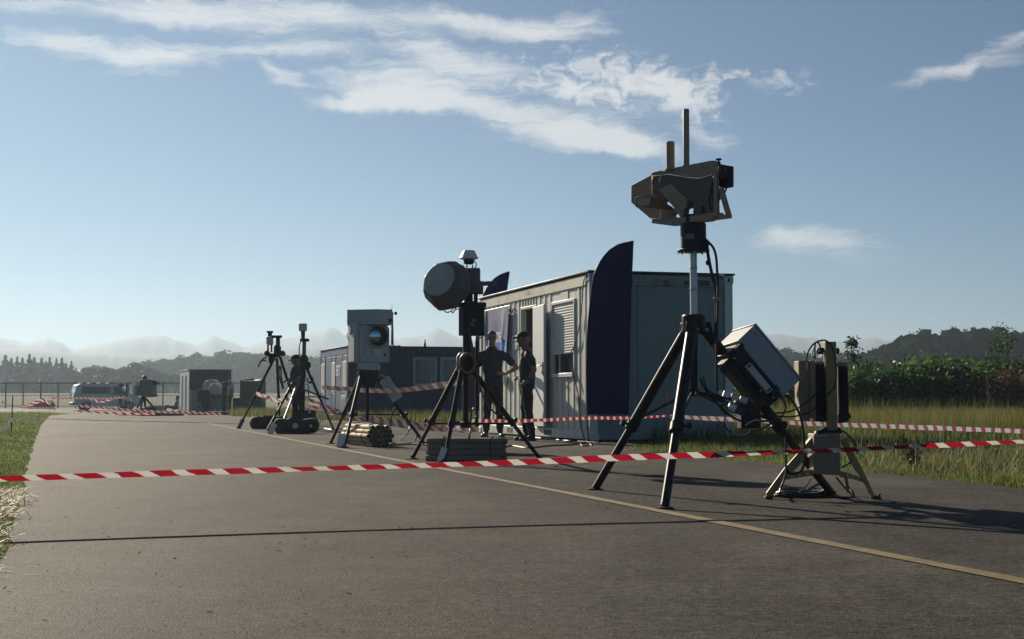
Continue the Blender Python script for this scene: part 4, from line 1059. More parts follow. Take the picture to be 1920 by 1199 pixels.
# ------------------------------------------------------------------ white camera turret on its tripod
YC = 22.3
ct = thing('camera_tripod', 'black tripod under the pale grey camera turret', 'tripod', V((W(690, 720, YC).x, YC, 0)))
def Zc(zx, zy, d=0.0): return W(580 + zx * .25845, 550 + zy * .25845, YC + d)
mb = MB(); mb.prism([Zc(352, 560, -.1), Zc(505, 560, -.1), Zc(500, 600, -.1), (Zc(470, 680, -.1)), Zc(400, 690, -.1), Zc(360, 600, -.1)], V((0, .22, 0))); mb.build('hub', M_DARK, ct, bevel=.01)
CF = [G(620, 833), G(645.5, 840.5), G(797, 835)]
for f, top, k in zip(CF, (Zc(372, 600), Zc(376, 600, -.09), Zc(500, 625)), (V((-1, -.3, .1)), V((1, -.5, .1)), V((.6, -.6, .4)))):
    leg_part(ct, top, f, .031, .022, .55, knob=k.normalized(), pad=.07)
mb = MB(); mb.tube([Zc(420, 680), Zc(420, 930)], .026, 12); mb.build('centre_post', M_BLACK, ct)
for f in CF:
    mb = MB(); mb.tube([Zc(420, 880), Zc(420, 600).lerp(f, .56)], .011, 8); mb.build('brace', M_BLACK, ct)
cm = thing('camera_turret', 'pale grey surveillance camera turret with a large round lens', 'camera', Zc(427, 560))
# body: a box seen on its corner; local axes: A along the front (to the right), B along the left side (away to the left)
cA_ = R(20)
FA, FB = V((math.cos(cA_), math.sin(cA_), 0)), V((-math.sin(cA_), math.cos(cA_), 0))
k0 = Zc(362, 500, -.10)                     # lower corner nearest the camera
wA = (Zc(568, 500) - Zc(362, 500)).length / math.cos(cA_) * 1.03
hB = (Zc(362, 235) - Zc(362, 500)).length
mb = MB()
prof = [(0, 0), (wA, 0), (wA, hB - .05), (wA - .015, hB - .015), (wA - .05, hB), (0, hB)]
mb.prism([k0 + FA * a + UZ * h for a, h in prof], FB * .40); mb.build('body', M_GREYW, cm, bevel=.01)
mb = MB(); mb.prism([k0 + FB * b - FA * .002 + UZ * h for b, h in ((.005, .0), (.36, .0), (.36, hB + .03), (.28, hB + .075), (.12, hB + .075), (.005, hB + .02))], -FA * .075); mb.build('side_housing', M_GREYW, cm, bevel=.012)
mb = MB(); mb.lathe(k0 + FB * .19 - FA * .074 + UZ * (hB - .03), -FA, [(.095, 0), (.095, .02), (.085, .028), (.02, .03)], 28); mb.build('pivot_cap', M_GREYW, cm)
# top box
tk = Zc(490, 226, -.14)
hT = (Zc(490, 117) - Zc(490, 226)).length
mb = MB(); mb.prism([tk, tk + V((.215, .10, 0)), tk + V((.215 - .12, .62, 0)), tk + V((-.47, .42, 0)), tk + V((-.445, .14, 0))], UZ * hT); tb = mb.build('top_box', M_GREYW, cm, bevel=.006)
for k in range(7):
    q = tk + V((-.445, .14, 0)) * (k + .6) / 7.5; mb = MB(); mb.box(q + V((0, -.004, hT * .5)), (.006, .004, hT * .92)); mb.build('side_rib', M_GREYW, tb, smooth=0)
mb = MB(); q = tk + V((.185, .085, .06)); mb.box(q + V((0, -.004, 0)), (.045, .006, .05), (V((.9, .42, 0)).normalized(), V((-.42, .9, 0)).normalized(), UZ)); mb.build('dark_sticker', M_DARK, tb, smooth=0)
# lens barrel, ring, glass
lc = PL(580 + 497 * .25845, 550 + 312 * .25845, k0 - FB * .02, FB)
mb = MB(); mb.lathe(lc + FB * .02, -FB, [(.165, 0), (.165, .05), (.158, .072), (.150, .075), (.146, .03), (.144, .014)], 44); mb.build('lens_barrel', M_GREYW, cm)
mb = MB(); mb.lathe(lc + FB * .0055, -FB, [(.143, 0), (.143, .004)], 40); mb.build('lens_bezel', M_RUB, cm)
mb = MB(); mb.lathe(lc + FB * .001 - FA * .045, -FB, [(.092, 0), (.092, .006), (.076, .014), (.045, .02), (.01, .022)], 32)
lensm = bpy.data.materials.new('coated lens'); lensm.use_nodes = True
b_ = lensm.node_tree.nodes['Principled BSDF']; b_.inputs['Base Color'].default_value = (.35, .5, .55, 1); b_.inputs['Metallic'].default_value = 1; b_.inputs['Roughness'].default_value = .05
mb.build('lens', lensm, cm, smooth=60)
def onface(zx0, zy0, zx1, zy1, m, name, out=.004, th=.003):
    P = [PL(580 + x * .25845, 550 + y * .25845, k0 - FB * out, FB) for x, y in ((zx0, zy0), (zx1, zy0), (zx1, zy1), (zx0, zy1))]
    mb = MB(); mb.prism(P, FB * th); return mb.build(name, m, cm, bevel=.002)
onface(398, 398, 460, 444, M_LENS, 'infrared_window', .008, .006); onface(462, 399, 530, 445, mat('cream filter plate', (.62, .56, .40), .5), 'filter_plate', .008, .006)
onface(396, 445, 462, 450, M_WHITE, 'window_lip', .012, .01)
mb = MB(); mb.prism([Zc(350, 552, -.14), Zc(352, 515, -.14), Zc(366, 502, -.14), Zc(488, 502, -.14), Zc(503, 515, -.14), Zc(500, 556, -.14), Zc(480, 562, -.14)], V((0, .3, 0))); mb.build('pedestal', M_GREYW, cm, bevel=.012)
for pts in ([(280, 290), (274, 310), (282, 330), (290, 350)], [(430, 240), (400, 232), (372, 240), (360, 262)], [(360, 560), (352, 590), (365, 600)], [(520, 590), (535, 600), (552, 604)]):
    part_cable(cm, [Zc(x, y, -.16) for x, y in pts], .007, M_GREYW)
for a_, h_ in ((.03, .03), (wA - .03, .03), (.03, hB - .05), (wA - .05, hB - .09), (wA * .5, .03), (.03, hB * .5), (wA - .03, hB * .45)):
    mb = MB(); mb.lathe(k0 + FA * a_ + UZ * h_ - FB * .0005, -FB, [(.008, 0), (.008, .004), (.004, .006)], 8); mb.build('screw', M_BOLT, cm)
onface(540, 440, 556, 456, M_DARK, 'rating_plate', .003, .002)
mb = MB(); mb.box(k0 + FB * .36 - FA * .04 + UZ * .12, (.06, .05, .10), (FA, FB, UZ)); mb.build('rear_connector', M_DARK, cm, bevel=.006)
for k in range(3):
    mb = MB(); mb.lathe(Zc(375 + k * 48, 530, -.145), V((0, -1, 0)), [(.009, -.01), (.009, .004)], 8); mb.build('pedestal_bolt', M_BOLT, cm)
# box on the right leg
gd = (CF[2] - Zc(500, 625)).normalized()
ga = Zc(552, 640, -.09); gp = Zc(628, 755, -.09)
gc = ga.lerp(gp, .5); gl = (gp - ga).normalized(); gv = V((0, -1, 0)); gv = (gv - gl * gv.dot(gl)).normalized(); gw = gl.cross(gv)
jb = thing('junction_box', 'pale grey oblong box on the right leg of the camera tripod', 'box', gp)
mb = MB(); mb.box(gc, (.155, .36, .11), (gw, gl, gv)); jbo = mb.build('body', M_GREYW, jb, bevel=.006)
for k in (-.06, .06):
    mb = MB(); mb.box(gc + gl * k + gv * .056, (.15, .005, .003), (gw, gl, gv)); mb.build('seam', M_GRY, jb, smooth=0)
for k in (-.01, .03):
    mb = MB(); mb.lathe(gc + gl * k + gv * .055 + gw * .01, gv, [(.016, 0), (.016, .01), (.01, .014)], 12); mb.build('socket', M_DARK, jb)
for nm, pts, m, lb in (('camera_cable', [(620, 830), (600, 880), (588, 950), (590, 1030), (602, 1085)], M_CABLE, 'black cable hanging from the grey box beside the short log bundle'),
                       ('camera_cable', [(640, 830), (690, 880), (724, 960), (715, 1010), (660, 1070), (600, 1095)], M_CABLE, 'black cable in a wide loop under the right leg of the camera tripod'),
                       ('camera_cable', [(780, 1040), (765, 1075), (720, 1100), (650, 1108), (590, 1112)], M_CABLE, 'black cable from the right foot along the asphalt')):
    top_cable(nm, [Zc(x, y, -.1) if y < 1060 else G(580 + x * .25845, 550 + y * .25845) + UZ * .012 for x, y in pts], .011, m, lb)

# ------------------------------------------------------------------ small twin radars further on
YR = 35.5
M_SLEEVE = mat('white foot sleeve', (.80, .80, .78), .5, var=.03)
def sleeve(name, label, a, b, w, Y=None, group=None):
    """flat white plate leaning at a tripod foot, a: top, b: bottom (photo pixels)"""
    p1 = G(*b); p0 = W(a[0], a[1], p1.y); d = (p0 - p1).normalized(); s = d.cross(V((0, 1, 0))).normalized(); n = s.cross(d)
    c = (p0 + p1) / 2 + UZ * .004
    mb = MB(); mb.box(c, (w, .012, (p0 - p1).length), (s, n, d))
    return mb.top(name, M_SLEEVE, label, 'foot plate', group=group, loc=p1, bevel=.003)
sleeve('foot_plate', 'white plate at the left foot of the farthest open-arm radar tripod', (455.5, 787), (447, 805), .10)
sleeve('foot_plate', 'white plate at the front foot beside the long black cases', (514.5, 795), (506, 815), .11)
sleeve('foot_plate', 'white plate leaning at the front foot of the camera tripod', (642, 814.5), (637, 840.5), .105)
sleeve('foot_plate', 'white plate leaning at the front foot of the dish radar tripod', (834, 841), (824, 869), .06)
def Zr(zx, zy, d=0.0): return W(420 + zx * .2002, 590 + zy * .2002, YR + d)
ra = thing('arm_radar', 'small grey radar on a gibbet arm and black tripod, farthest of the tripod row', 'radar', V((Zr(500, 400).x, YR, 0)))
mb = MB(); mb.tube([Zr(500, 205), Zr(500, 400)], .035, 12); mb.tube([Zr(516, 215), Zr(516, 380)], .022, 8); mb.build('mast', M_DARK, ra)
mb = MB(); mb.bar(Zr(440, 208), Zr(542, 208), .1, .06); mb.build('arm', M_DARK, ra, bevel=.01)
mb = MB(); mb.prism([Zr(395, 210, -.08), Zr(416, 204, -.14), Zr(416, 284, -.14), Zr(396, 276, -.08)], V((0, .3, 0))); mb.prism([Zr(417, 204, -.14), Zr(446, 206, -.08), Zr(446, 276, -.08), Zr(417, 284, -.14)], V((0, .26, 0))); mb.build('radar_box', M_GREYW, ra, bevel=.01)
for x in (423, 438): 
    mb = MB(); mb.lathe(Zr(x, 204), UZ, [(.03, 0), (.03, .07), (.06, .09), (.06, .12)], 10); mb.build('box_knob', M_DARK, ra)
for x in (412, 445):
    mb = MB(); mb.tube([Zr(x, 282), Zr(x, 355)], .022, 8); mb.build('hanger', M_DARK, ra)
mb = MB(); mb.prism([Zr(410, 360, -.1), Zr(470, 368, -.1), Zr(455, 440, -.1), Zr(420, 460, -.1)], V((0, .25, 0))); mb.build('battery_pack', M_DARK, ra, bevel=.02)
mb = MB(); mb.lathe(Zr(500, 400), UZ, [(.05, 0), (.085, .05), (.085, .22), (.06, .28)], 14); mb.build('hub', M_DARK, ra)
for x in (405, 550):
    mb = MB(); mb.lathe(Zr(x, 365, -.08), V((0, -1, 0)), [(.05, -.04), (.065, 0), (.065, .04), (.05, .06)], 14); mb.build('hub_knob', M_DARK, ra)
RF = [G(447, 805), G(518, 799), G(551, 780)]
RF[2] = V((Zr(690, 800).x, YR + 1.0, 0)); RF[1] = V((Zr(490, 960).x, YR + .6, 0))
for f, top in zip(RF, (Zr(475, 400), Zr(495, 410), Zr(525, 400))): leg_part(ra, top, f, .032, .023, .55, pad=.06)
for pts in ([(400, 400), (375, 410), (345, 440), (330, 470), (320, 495)], [(345, 435), (370, 432), (400, 430)], [(520, 480), (515, 560), (535, 640), (555, 700)], [(530, 480), (535, 560), (540, 620), (560, 690)]):
    part_cable(ra, [Zr(x, y, -.15) for x, y in pts], .018)
rb = thing('panel_radar', 'small square panel radar on a slim mast beside the man in a cap', 'radar', V((Zr(748, 480).x, YR - .3, 0)))
mb = MB(); mb.prism([Zr(699, 85, -.4), Zr(772, 83, -.4), Zr(772, 155, -.4), Zr(700, 156, -.4)], V((0, .12, 0))); pnl = mb.build('panel', M_GREYW, rb, bevel=.015)
mb = MB(); mb.tube([Zr(740, 156, -.3), Zr(741, 235, -.3)], [.05, .04], 10); mb.build('panel_neck', M_DARK, rb)
mb = MB(); mb.bar(Zr(714, 240, -.3), Zr(796, 241, -.3), .12, .07); mb.build('cross_bar', M_DARK, rb, bevel=.01)
mb = MB(); mb.tube([Zr(752, 245, -.3), Zr(748, 460, -.3)], .045, 12); mb.build('mast', mat('grey tube', (.09, .09, .1), .45, .3), rb)
mb = MB(); mb.lathe(Zr(748, 510, -.3), UZ, [(.06, 0), (.10, .05), (.10, .25), (.06, .32)], 14); mb.build('hub', M_DARK, rb)
mb = MB(); mb.lathe(Zr(775, 478, -.4), V((0, -1, 0)), [(.08, -.05), (.10, 0), (.10, .05), (.07, .08)], 16); mb.build('hub_knob', M_DARK, rb)
BF = [G(501, 808), G(523, 813.5), V((Zr(1105, 930).x, YR - 1.6, 0))]
for f, top in zip(BF, (Zr(735, 480, -.3), Zr(745, 500, -.45), Zr(770, 490, -.3))): leg_part(rb, top, f, .033, .024, .48, pad=.06)
mb = MB(); mb.tube([Zr(740, 700, -.3), Zr(980, 795, -.4)], .02, 8); mb.build('brace', M_BLACK, rb)
mb = MB(); mb.tube([Zr(740, 500, -.3), Zr(735, 730, -.3)], .05, 10); mb.build('centre_post', M_BLACK, rb)
for pts, r_ in (([(718, 250), (706, 300), (704, 360), (708, 390)], .012), ([(790, 590), (780, 610), (790, 635), (815, 640), (832, 615), (822, 585), (800, 575)], .018), ([(800, 640), (820, 620), (812, 590)], .018), ([(770, 650), (790, 680), (792, 740), (800, 800)], .014)):
    part_cable(rb, [Zr(x, y, -.45) for x, y in pts], r_)
top_cable('ground_cable', [G(420 + x * .2002, 590 + y * .2002) + UZ * .015 for x, y in ((880, 1082), (940, 1075), (1000, 1085), (1060, 1082), (1120, 1076))], .014, M_CABLE, 'black cable on the asphalt to the right of the black cases')

# ------------------------------------------------------------------ cases, bags, boxes on the ground
M_BAG = mat('black bag cloth', (.022, .022, .024), .75, var=.25, vscale=6, bump=.3, bscale=18)
def bag(name, label, x0, x1, yb, h, w, sag=.02):
    a, b = G(x0, yb), G(x1, yb); t = thing(name, label, 'bag', (a + b) / 2)
    pts, rr = [], []
    n = 18
    for i in range(n):
        k = i / (n - 1); e = 1 - max(0, abs(k - .5) * 2 - .84) / .16
        r_ = h / 2 * (.45 + .55 * math.sqrt(max(0, e))) * (1 + .06 * noise.noise(V((k * 6, x0, 0))))
        p = a.lerp(b, k); pts.append(V((p.x, p.y, h / 2 + sag * noise.noise(V((k * 4, 2, x1)))))); rr.append(r_)
    mb = MB(); mb.tube(pts, rr, 16); body = mb.build('body', M_BAG, t, smooth=60)
    for k in (.22, .5, .78):
        p = a.lerp(b, k) + UZ * h / 2; d = (b - a).normalized(); mb = MB(); mb.lathe(p - d * .02, d, [(h / 2 * 1.07, 0), (h / 2 * 1.07, .04)], 16); mb.build('strap', M_DARK, t)
    mb = MB(); p = a.lerp(b, .5); d = (b - a).normalized(); mb.tube([p - d * .18 + V((0, -h * .3, h * .85)), p - d * .1 + V((0, -h * .42, h * 1.0)), p + d * .1 + V((0, -h * .42, h * 1.0)), p + d * .18 + V((0, -h * .3, h * .85))], .014, 6); mb.build('carry_handle', M_DARK, t)
    return t
bag('equipment_bag', 'long black equipment bag lying behind the tripods, partly hidden', 469, 541, 805, .30, .3)
bg2 = bag('equipment_bag', 'long black equipment bag in front with pale badges on its side', 513, 598, 814, .30, .3)
for x, r_ in ((554, .055), (583, .03)):
    q = W(x, 799, G(555, 814).y - .155); mb = MB(); mb.lathe(q, V((0, -1, .15)), [(r_, -.02), (r_, .008), (r_ * .6, .012)], 16); mb.build('badge', M_GREYW, bg2)
ce = thing('transit_case', 'black transit case with pale papers on top beside the man in a cap', 'case', G(570, 793))
a, b = W(557, 792, 43.0), W(583, 792, 43.0); a.z = b.z = 0
q = G(570, 798); wz = .36
mb = MB(); mb.box(V((q.x, q.y, wz / 2 + .01)), (.62, .4, wz)); mb.build('body', M_DARK, ce, bevel=.03)
mb = MB(); mb.box(V((q.x, q.y, wz + .03)), (.64, .42, .04)); mb.build('lid', M_DARK, ce, bevel=.012)
for k, dx in enumerate((-.22, -.08, .06, .2)): 
    mb = MB(); mb.box(V((q.x + dx, q.y - .05 * (k % 2), wz + .062)), (.11, .16, .02), (V((math.cos(k), math.sin(k), 0)), V((-math.sin(k), math.cos(k), 0)), UZ)); mb.build('paper_label', M_PAPER, ce)
for dx in (-.18, .18):
    mb = MB(); mb.box(V((q.x + dx, q.y - .205, wz)), (.05, .02, .07)); mb.build('latch', M_BOLT, ce)
# bench-like white folding table behind the radar
tbp = W(583, 744, 46)
tbl = thing('folding_table', 'long low white folding table on the grass behind the panel radar', 'table', V((tbp.x, 46, 0)))
tw = (W(601, 744, 46) - W(566, 744, 46)).x * 1.15
mb = MB(); mb.box(V((tbp.x + .05, 46, tbp.z)), (tw, .7, .05)); mb.build('tabletop', M_WHITE, tbl, bevel=.01)
for sx in (-1, 1):
    for sy in (-1, 1):
        mb = MB(); mb.tube([V((tbp.x + .05 + sx * tw * .42, 46 + sy * .28, tbp.z - .02)), V((tbp.x + .05 + sx * tw * .42, 46 + sy * .28, 0))], .016, 8); mb.build('leg', M_BOLT, tbl)

# ------------------------------------------------------------------ bundles of round stakes
M_LOG = mat('peeled pine stake', (.42, .29, .16), .75, var=.18, vscale=5, bump=.25, bscale=40, dirt=.6, dirt_col=(.22, .15, .09), dscale=5, island=.12)
M_LOG2 = mat('grey weathered stake', (.20, .165, .12), .8, var=.2, vscale=5, bump=.3, bscale=40, dirt=.6, dirt_col=(.09, .075, .06), dscale=5, island=.15)
M_LOGEND = mat('dark stake end', (.05, .042, .036), .85, var=.3, vscale=12)
def bundle(name, label, end, ang, length, r, rows_, m, sway=0.0):
    """stakes stacked in layers; end: ground point under the near end, ang: direction the stakes run"""
    d = V((math.cos(ang), math.sin(ang), 0)); s = V((-d.y, d.x, 0))
    t = thing(name, label, 'stake bundle', end); z = r; proto = None
    for j, n in enumerate(rows_):
        for i in range(n):
            o = end + s * ((i - (n - 1) / 2) * r * 2.02) + UZ * z + d * random.uniform(-.03, .03) * (r / .04)
            if proto is None:
                mb = MB(); rr = [r * .80, r * .97, r, r, r * .97, r * .8]; ks = [0, .012, .05, length - .05, length - .012, length]
                mb.tube([o + d * k for k in ks], rr, 14); proto = mb.build('stake', m, t, smooth=50); po = o
                mb = MB(); mb.lathe(o - d * .0015, d, [(r * .74, 0), (r * .74, .001)], 12); pe = mb.build('stake_end', M_LOGEND, proto)
            else:
                c = proto.copy(); COL.objects.link(c); c.parent = t; c.location = o - po
                e = pe.copy(); COL.objects.link(e); e.parent = c
        z += r * 1.76
    w_ = max(rows_) * r * 1.02; hh = z - r * .6
    for k in (.16, .8):
        c = end + d * length * k; mb = MB(); q = []
        for i in range(33):
            a = 2 * math.pi * i / 32; q.append(c + s * (w_ + .01) * math.cos(a) * (1 - .12 * max(0, math.sin(a))) + UZ * max(.004, hh / 2 + (hh / 2 + .012) * math.sin(a)))
        mb.tube(q, .006, 6); mb.build('strap', M_RUB, t)
    return t
e1 = G(716, 839)
bundle('log_bundle', 'bundle of sunlit peeled stakes lying end-on under the camera turret', e1 + V((-.02, -.02, 0)), R(108), 1.75, .034, (4, 5, 6, 5, 4)[:5], M_LOG)
e2 = G(945, 866)
bundle('log_bundle', 'long bundle of grey weathered stakes lying under the dish radar', e2, R(172), .80, .034, (4, 4, 4, 3), M_LOG2)

# ------------------------------------------------------------------ far containers
M_BLUE = mat('blue container steel', (.028, .070, .20), .5, var=.1, vscale=1.2, dirt=.25, dirt_col=(.06, .09, .15), dscale=1.5)
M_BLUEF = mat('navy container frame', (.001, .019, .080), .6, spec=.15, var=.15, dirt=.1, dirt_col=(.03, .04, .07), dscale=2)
M_PVC = mat('white window frame', (.32, .36, .38), .5, var=.05)
M_SHUT2 = mat('cream window shutter', (.66, .64, .60), .55, var=.05)
M_PANE = mat('window pane blue grey', (.02, .04, .06), .12, var=.1, spec=.6)
B0 = W(652, 764, 54.7); B0.z = 0
Bf = W(600, 764, 59.9); Bf.z = 0
bl = (Bf - B0); BLEN = bl.length; BLD = bl.normalized(); BED = V((BLD.y, -BLD.x, 0))
BH = W(652, 650.5, 54.7).z; BW = 4.9
def BP(l, e, z): return B0 + BLD * l + BED * e + UZ * z
BAX = (BLD, BED, UZ)
def bbox(mb, l0, l1, e0, e1, z0, z1): return mb.box(BP((l0 + l1) / 2, (e0 + e1) / 2, (z0 + z1) / 2), (abs(l1 - l0), abs(e1 - e0), abs(z1 - z0)), BAX)
bc = thing('blue_container', 'blue office container with white shutters and white windows behind the camera turret', 'container', B0)
mb = MB(); bbox(mb, .05, BLEN - .05, .05, BW - .05, .1, BH - .05); mb.build('core', M_BLUEF, bc)
for l, e in ((0, 0), (BLEN - .16, 0), (0, BW - .16), (0, BW / 2 - .16), (0, BW / 2 + .01)):
    mb = bbox(MB(), l, l + .16, e, e + .16, 0, BH); mb.build('corner_post', M_BLUEF, bc, bevel=.015)
mb = bbox(MB(), .16, BLEN - .16, .005, .06, BH - .26, BH - .01); mb.build('fascia', M_BLUE, bc, bevel=.01)
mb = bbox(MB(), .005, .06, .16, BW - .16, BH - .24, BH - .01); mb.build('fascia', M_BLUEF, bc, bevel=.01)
mb = bbox(MB(), .16, BLEN - .16, .005, .06, .02, .16); mb.build('base_rail', M_BLUE, bc, bevel=.01)
mb = bbox(MB(), -.03, BLEN + .03, -.03, BW + .03, BH + .005, BH + .04); mb.build('roof', M_BLUEF, bc, bevel=.01)
def bl_at(px): 
    p = PL(px, 720, B0, BED); return (p - B0).dot(BLD)
def be_at(px):
    p = PL(px, 720, B0, BLD); return (p - B0).dot(BED)
def bz_at(px, py, n): return (PL(px, py, B0, n) - B0).z
# long side: blue sheets and cream shutters, each a piece of its own
for x0, x1, kind in ((601.5, 609, 's'), (610, 620.5, 'b'), (621, 628.5, 's'), (629, 641, 'b'), (641.5, 650, 's')):
    a, b = bl_at(x1), bl_at(x0)
    if kind == 'b':
        mb = bbox(MB(), a + .02, b - .02, .015, .049, .16, BH - .28); mb.build('wall_panel', M_BLUE, bc, bevel=.006)
    else:
        mb = bbox(MB(), a + .02, b - .02, .012, .049, .16, .95); mb.build('wall_panel', M_BLUE, bc, bevel=.006)
        mb = bbox(MB(), a + .02, b - .02, .012, .049, 2.12, BH - .28); mb.build('wall_panel', M_BLUE, bc, bevel=.006)
        f = bbox(MB(), a + .03, b - .03, .0, .049, .97, 2.10).build('window_shutter', M_SHUT2, bc, bevel=.01)
        for k in range(12):
            m2 = bbox(MB(), a + .05, b - .05, -.006, -.0005, 1.02 + k * .088, 1.09 + k * .088); m2.build('shutter_slat', M_SHUT2, f, smooth=0)
a, b = bl_at(648.5), bl_at(639.5)
mb = bbox(MB(), a, b, .0, .011, .22, .86); dm_ = mb.build('low_hatch', M_PVC, bc, bevel=.01); bbox(MB(), a + .12, b - .12, -.006, -.001, .3, .72).build('hatch_grille', M_GRY, dm_, smooth=0)
mb = text_mb('ERT', .52, BP(bl_at(629.3), .008, bz_at(635, 704, BED)), -BLD, UZ, .004, .02); mb.build('lettering', M_PAPER, bc, smooth=0)
# end face windows
for x0, x1, y0, y1 in ((774.5, 819.5, 670.5, 724), (825.5, 870, 670.5, 724)):
    a, b = be_at(x0), be_at(x1); z1, z0 = bz_at(x0, y0, BLD), bz_at(x0, y1, BLD); w = .085
    mb = MB(); bbox(mb, -.02, .045, a, a + w, z0, z1); bbox(mb, -.02, .045, b - w, b, z0, z1); bbox(mb, -.02, .045, a + w, b - w, z1 - w, z1); bbox(mb, -.03, .045, a + w, b - w, z0, z0 + w)
    f = mb.build('window', M_PVC, bc, bevel=.008)
    bbox(MB(), .0, .02, a + w, b - w, z0 + w, z1 - w).build('pane', M_PANE, f, smooth=0)
    bbox(MB(), -.012, .019, b - w - .14, b - w - .10, z0 + w, z1 - w).build('window_bar', M_PVC, f, bevel=.004)
for k in range(9):
    e = .2 + k * .235; 
    if e > be_at(770): break
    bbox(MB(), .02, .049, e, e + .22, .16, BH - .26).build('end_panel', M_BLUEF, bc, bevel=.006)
for x in (728, 737, 746): 
    e = be_at(x); bbox(MB(), .1, .4, e, e + .12, BH + .041, BH + .075).build('roof_block', M_BLUEF, bc, bevel=.01)
q = BP(.5, be_at(803), BH + .04); mb = MB(); mb.lathe(q, UZ, [(.03, 0), (.05, .05), (.02, .2), (.015, .28)], 8); mb.build('roof_vent', M_GRN, bc)
wm = thing('weather_mast', 'thin weather mast with cross arms on the roof of the blue container', 'mast', W(735.5, 650, 55.6))
mb = MB(); mb.tube([W(735.5, 650, 55.6), W(735.5, 585, 55.6)], [.055, .03], 8); mb.build('pole', mat('weathered mast', (.13, .12, .12), .5, .3), wm)
mb = MB(); mb.tube([W(731, 589, 55.6), W(742, 589, 55.6)], .014, 6); mb.build('cross_arm', M_DARK, wm)
mb = MB(); mb.tube([W(735.3, 585, 55.6), W(735, 571, 55.6)], .008, 5); mb.build('lightning_rod', M_DARK, wm)
mb = MB(); mb.lathe(W(742, 591, 55.6), UZ, [(.03, 0), (.05, .03), (.05, .1), (.02, .12)], 8); mb.build('wind_sensor', M_DARK, wm)
mb = MB(); mb.tube([W(733, 588, 55.6), W(733, 579, 55.6)], .012, 5); mb.build('sensor_rod', M_DARK, wm)

# small grey green container with a dark blue sheet
E0 = W(354, 772, 90); E0.z = 0
Ef = W(336.5, 772, 95.6); Ef.z = 0
l_ = Ef - E0; GL = l_.length; GLD = l_.normalized(); GED = V((GLD.y, -GLD.x, 0)); GH = W(354, 694.5, 90).z; GW = 2.45
def EP(l, e, z): return E0 + GLD * l + GED * e + UZ * z
def gbox(mb, l0, l1, e0, e1, z0, z1): return mb.box(EP((l0 + l1) / 2, (e0 + e1) / 2, (z0 + z1) / 2), (abs(l1 - l0), abs(e1 - e0), abs(z1 - z0)), (GLD, GED, UZ))
M_GC = mat('pale green grey steel', (.40, .46, .43), .5, var=.08, vscale=1.2, dirt=.2, dscale=1.5)
M_GCE = mat('grey blue steel', (.16, .21, .23), .5, var=.08, vscale=1.2)
gc_ = thing('green_container', 'small grey green site container with a dark blue sheet on its end', 'container', E0)
gbox(MB(), .04, GL - .04, .04, GW - .04, .1, GH - .03).build('core', M_GCE, gc_)
for l, e in ((0, 0), (GL - .15, 0), (0, GW - .15)): gbox(MB(), l, l + .15, e, e + .15, 0, GH).build('corner_post', M_GC, gc_, bevel=.015)
gbox(MB(), .15, GL - .15, -.002, .05, GH - .3, GH - .01).build('fascia', M_GC, gc_, bevel=.01)
gbox(MB(), -.04, GL + .04, -.04, GW + .04, GH + .004, GH + .05).build('roof', M_GRN, gc_, bevel=.01)
n = 5
for k in range(n):
    a = .15 + (GL - .3) * k / n; b = .15 + (GL - .3) * (k + 1) / n
    if k in (1, 3): gbox(MB(), a + .1, b - .1, .025, .038, .2, 2.1).build('door_gap', M_DARK, gc_, smooth=0)
    else: gbox(MB(), a + .03, b - .03, .0, .038, .12, GH - .32).build('wall_panel', M_GC, gc_, bevel=.01)
for k in range(3): gbox(MB(), .012, .039, .17 + k * .71, .86 + k * .71, .12, 1.3).build('end_panel', M_GCE, gc_, bevel=.008)
rows = []
for j in range(12):
    t = j / 11; row = []
    for i in range(21):
        s = i / 20; z = GH - .04 - (1.08 + .06 * math.sin(s * 7) + .10 * s * (1 - s)) * t
        row.append(EP(-.03 - .03 * math.sin(s * 14 + t) * t, .03 + s * (GW - .06), z))
    rows.append(row)
mb = MB(); mb.sheet(rows, .01, -GLD); mb.top('blue_sheet', mat('dark blue sheet cloth', (.012, .022, .07), .6, var=.2), 'dark blue cloth sheet hung over the end of the small container', 'sheet', loc=EP(0, GW / 2, GH - 1.1), smooth=80)

# dark green draped crate further right
M_TARP = mat('dark green tarpaulin', (.022, .036, .028), .7, var=.25, vscale=2, bump=.3, bscale=6)
Yt = 84; rows = []
tb0 = W(467, 770, Yt)
for j in range(13):
    t = j / 12; row = []
    for i in range(41):
        a = 2 * math.pi * i / 40; sq = lambda c: math.copysign(abs(c) ** .35, c)
        w = (W(489, 740, Yt).x - W(446, 740, Yt).x) / 2
        r_ = 1 + .05 * math.sin(a * 9 + t * 2) * t
        row.append(V((tb0.x + sq(math.cos(a)) * w * r_, Yt + 1.2 + sq(math.sin(a)) * .9 * r_, (W(467, 713, Yt).z + .05 * math.cos(2 * a)) * (1 - t))))
    rows.append(row)
cap = [[tuple((V(rows[0][i]) * k + V((tb0.x, Yt + 1.2, rows[0][i].z + .05)) * (1 - k))) for i in range(41)] for k in (0, .4, .8)]
mb = MB(); mb.sheet([[V(p) for p in q] for q in cap] + rows); mb.top('draped_crate', M_TARP, 'tall dark green tarpaulin draped over a crate right of the small container', 'crate', loc=V((tb0.x, Yt + 1.2, 0)), smooth=50)

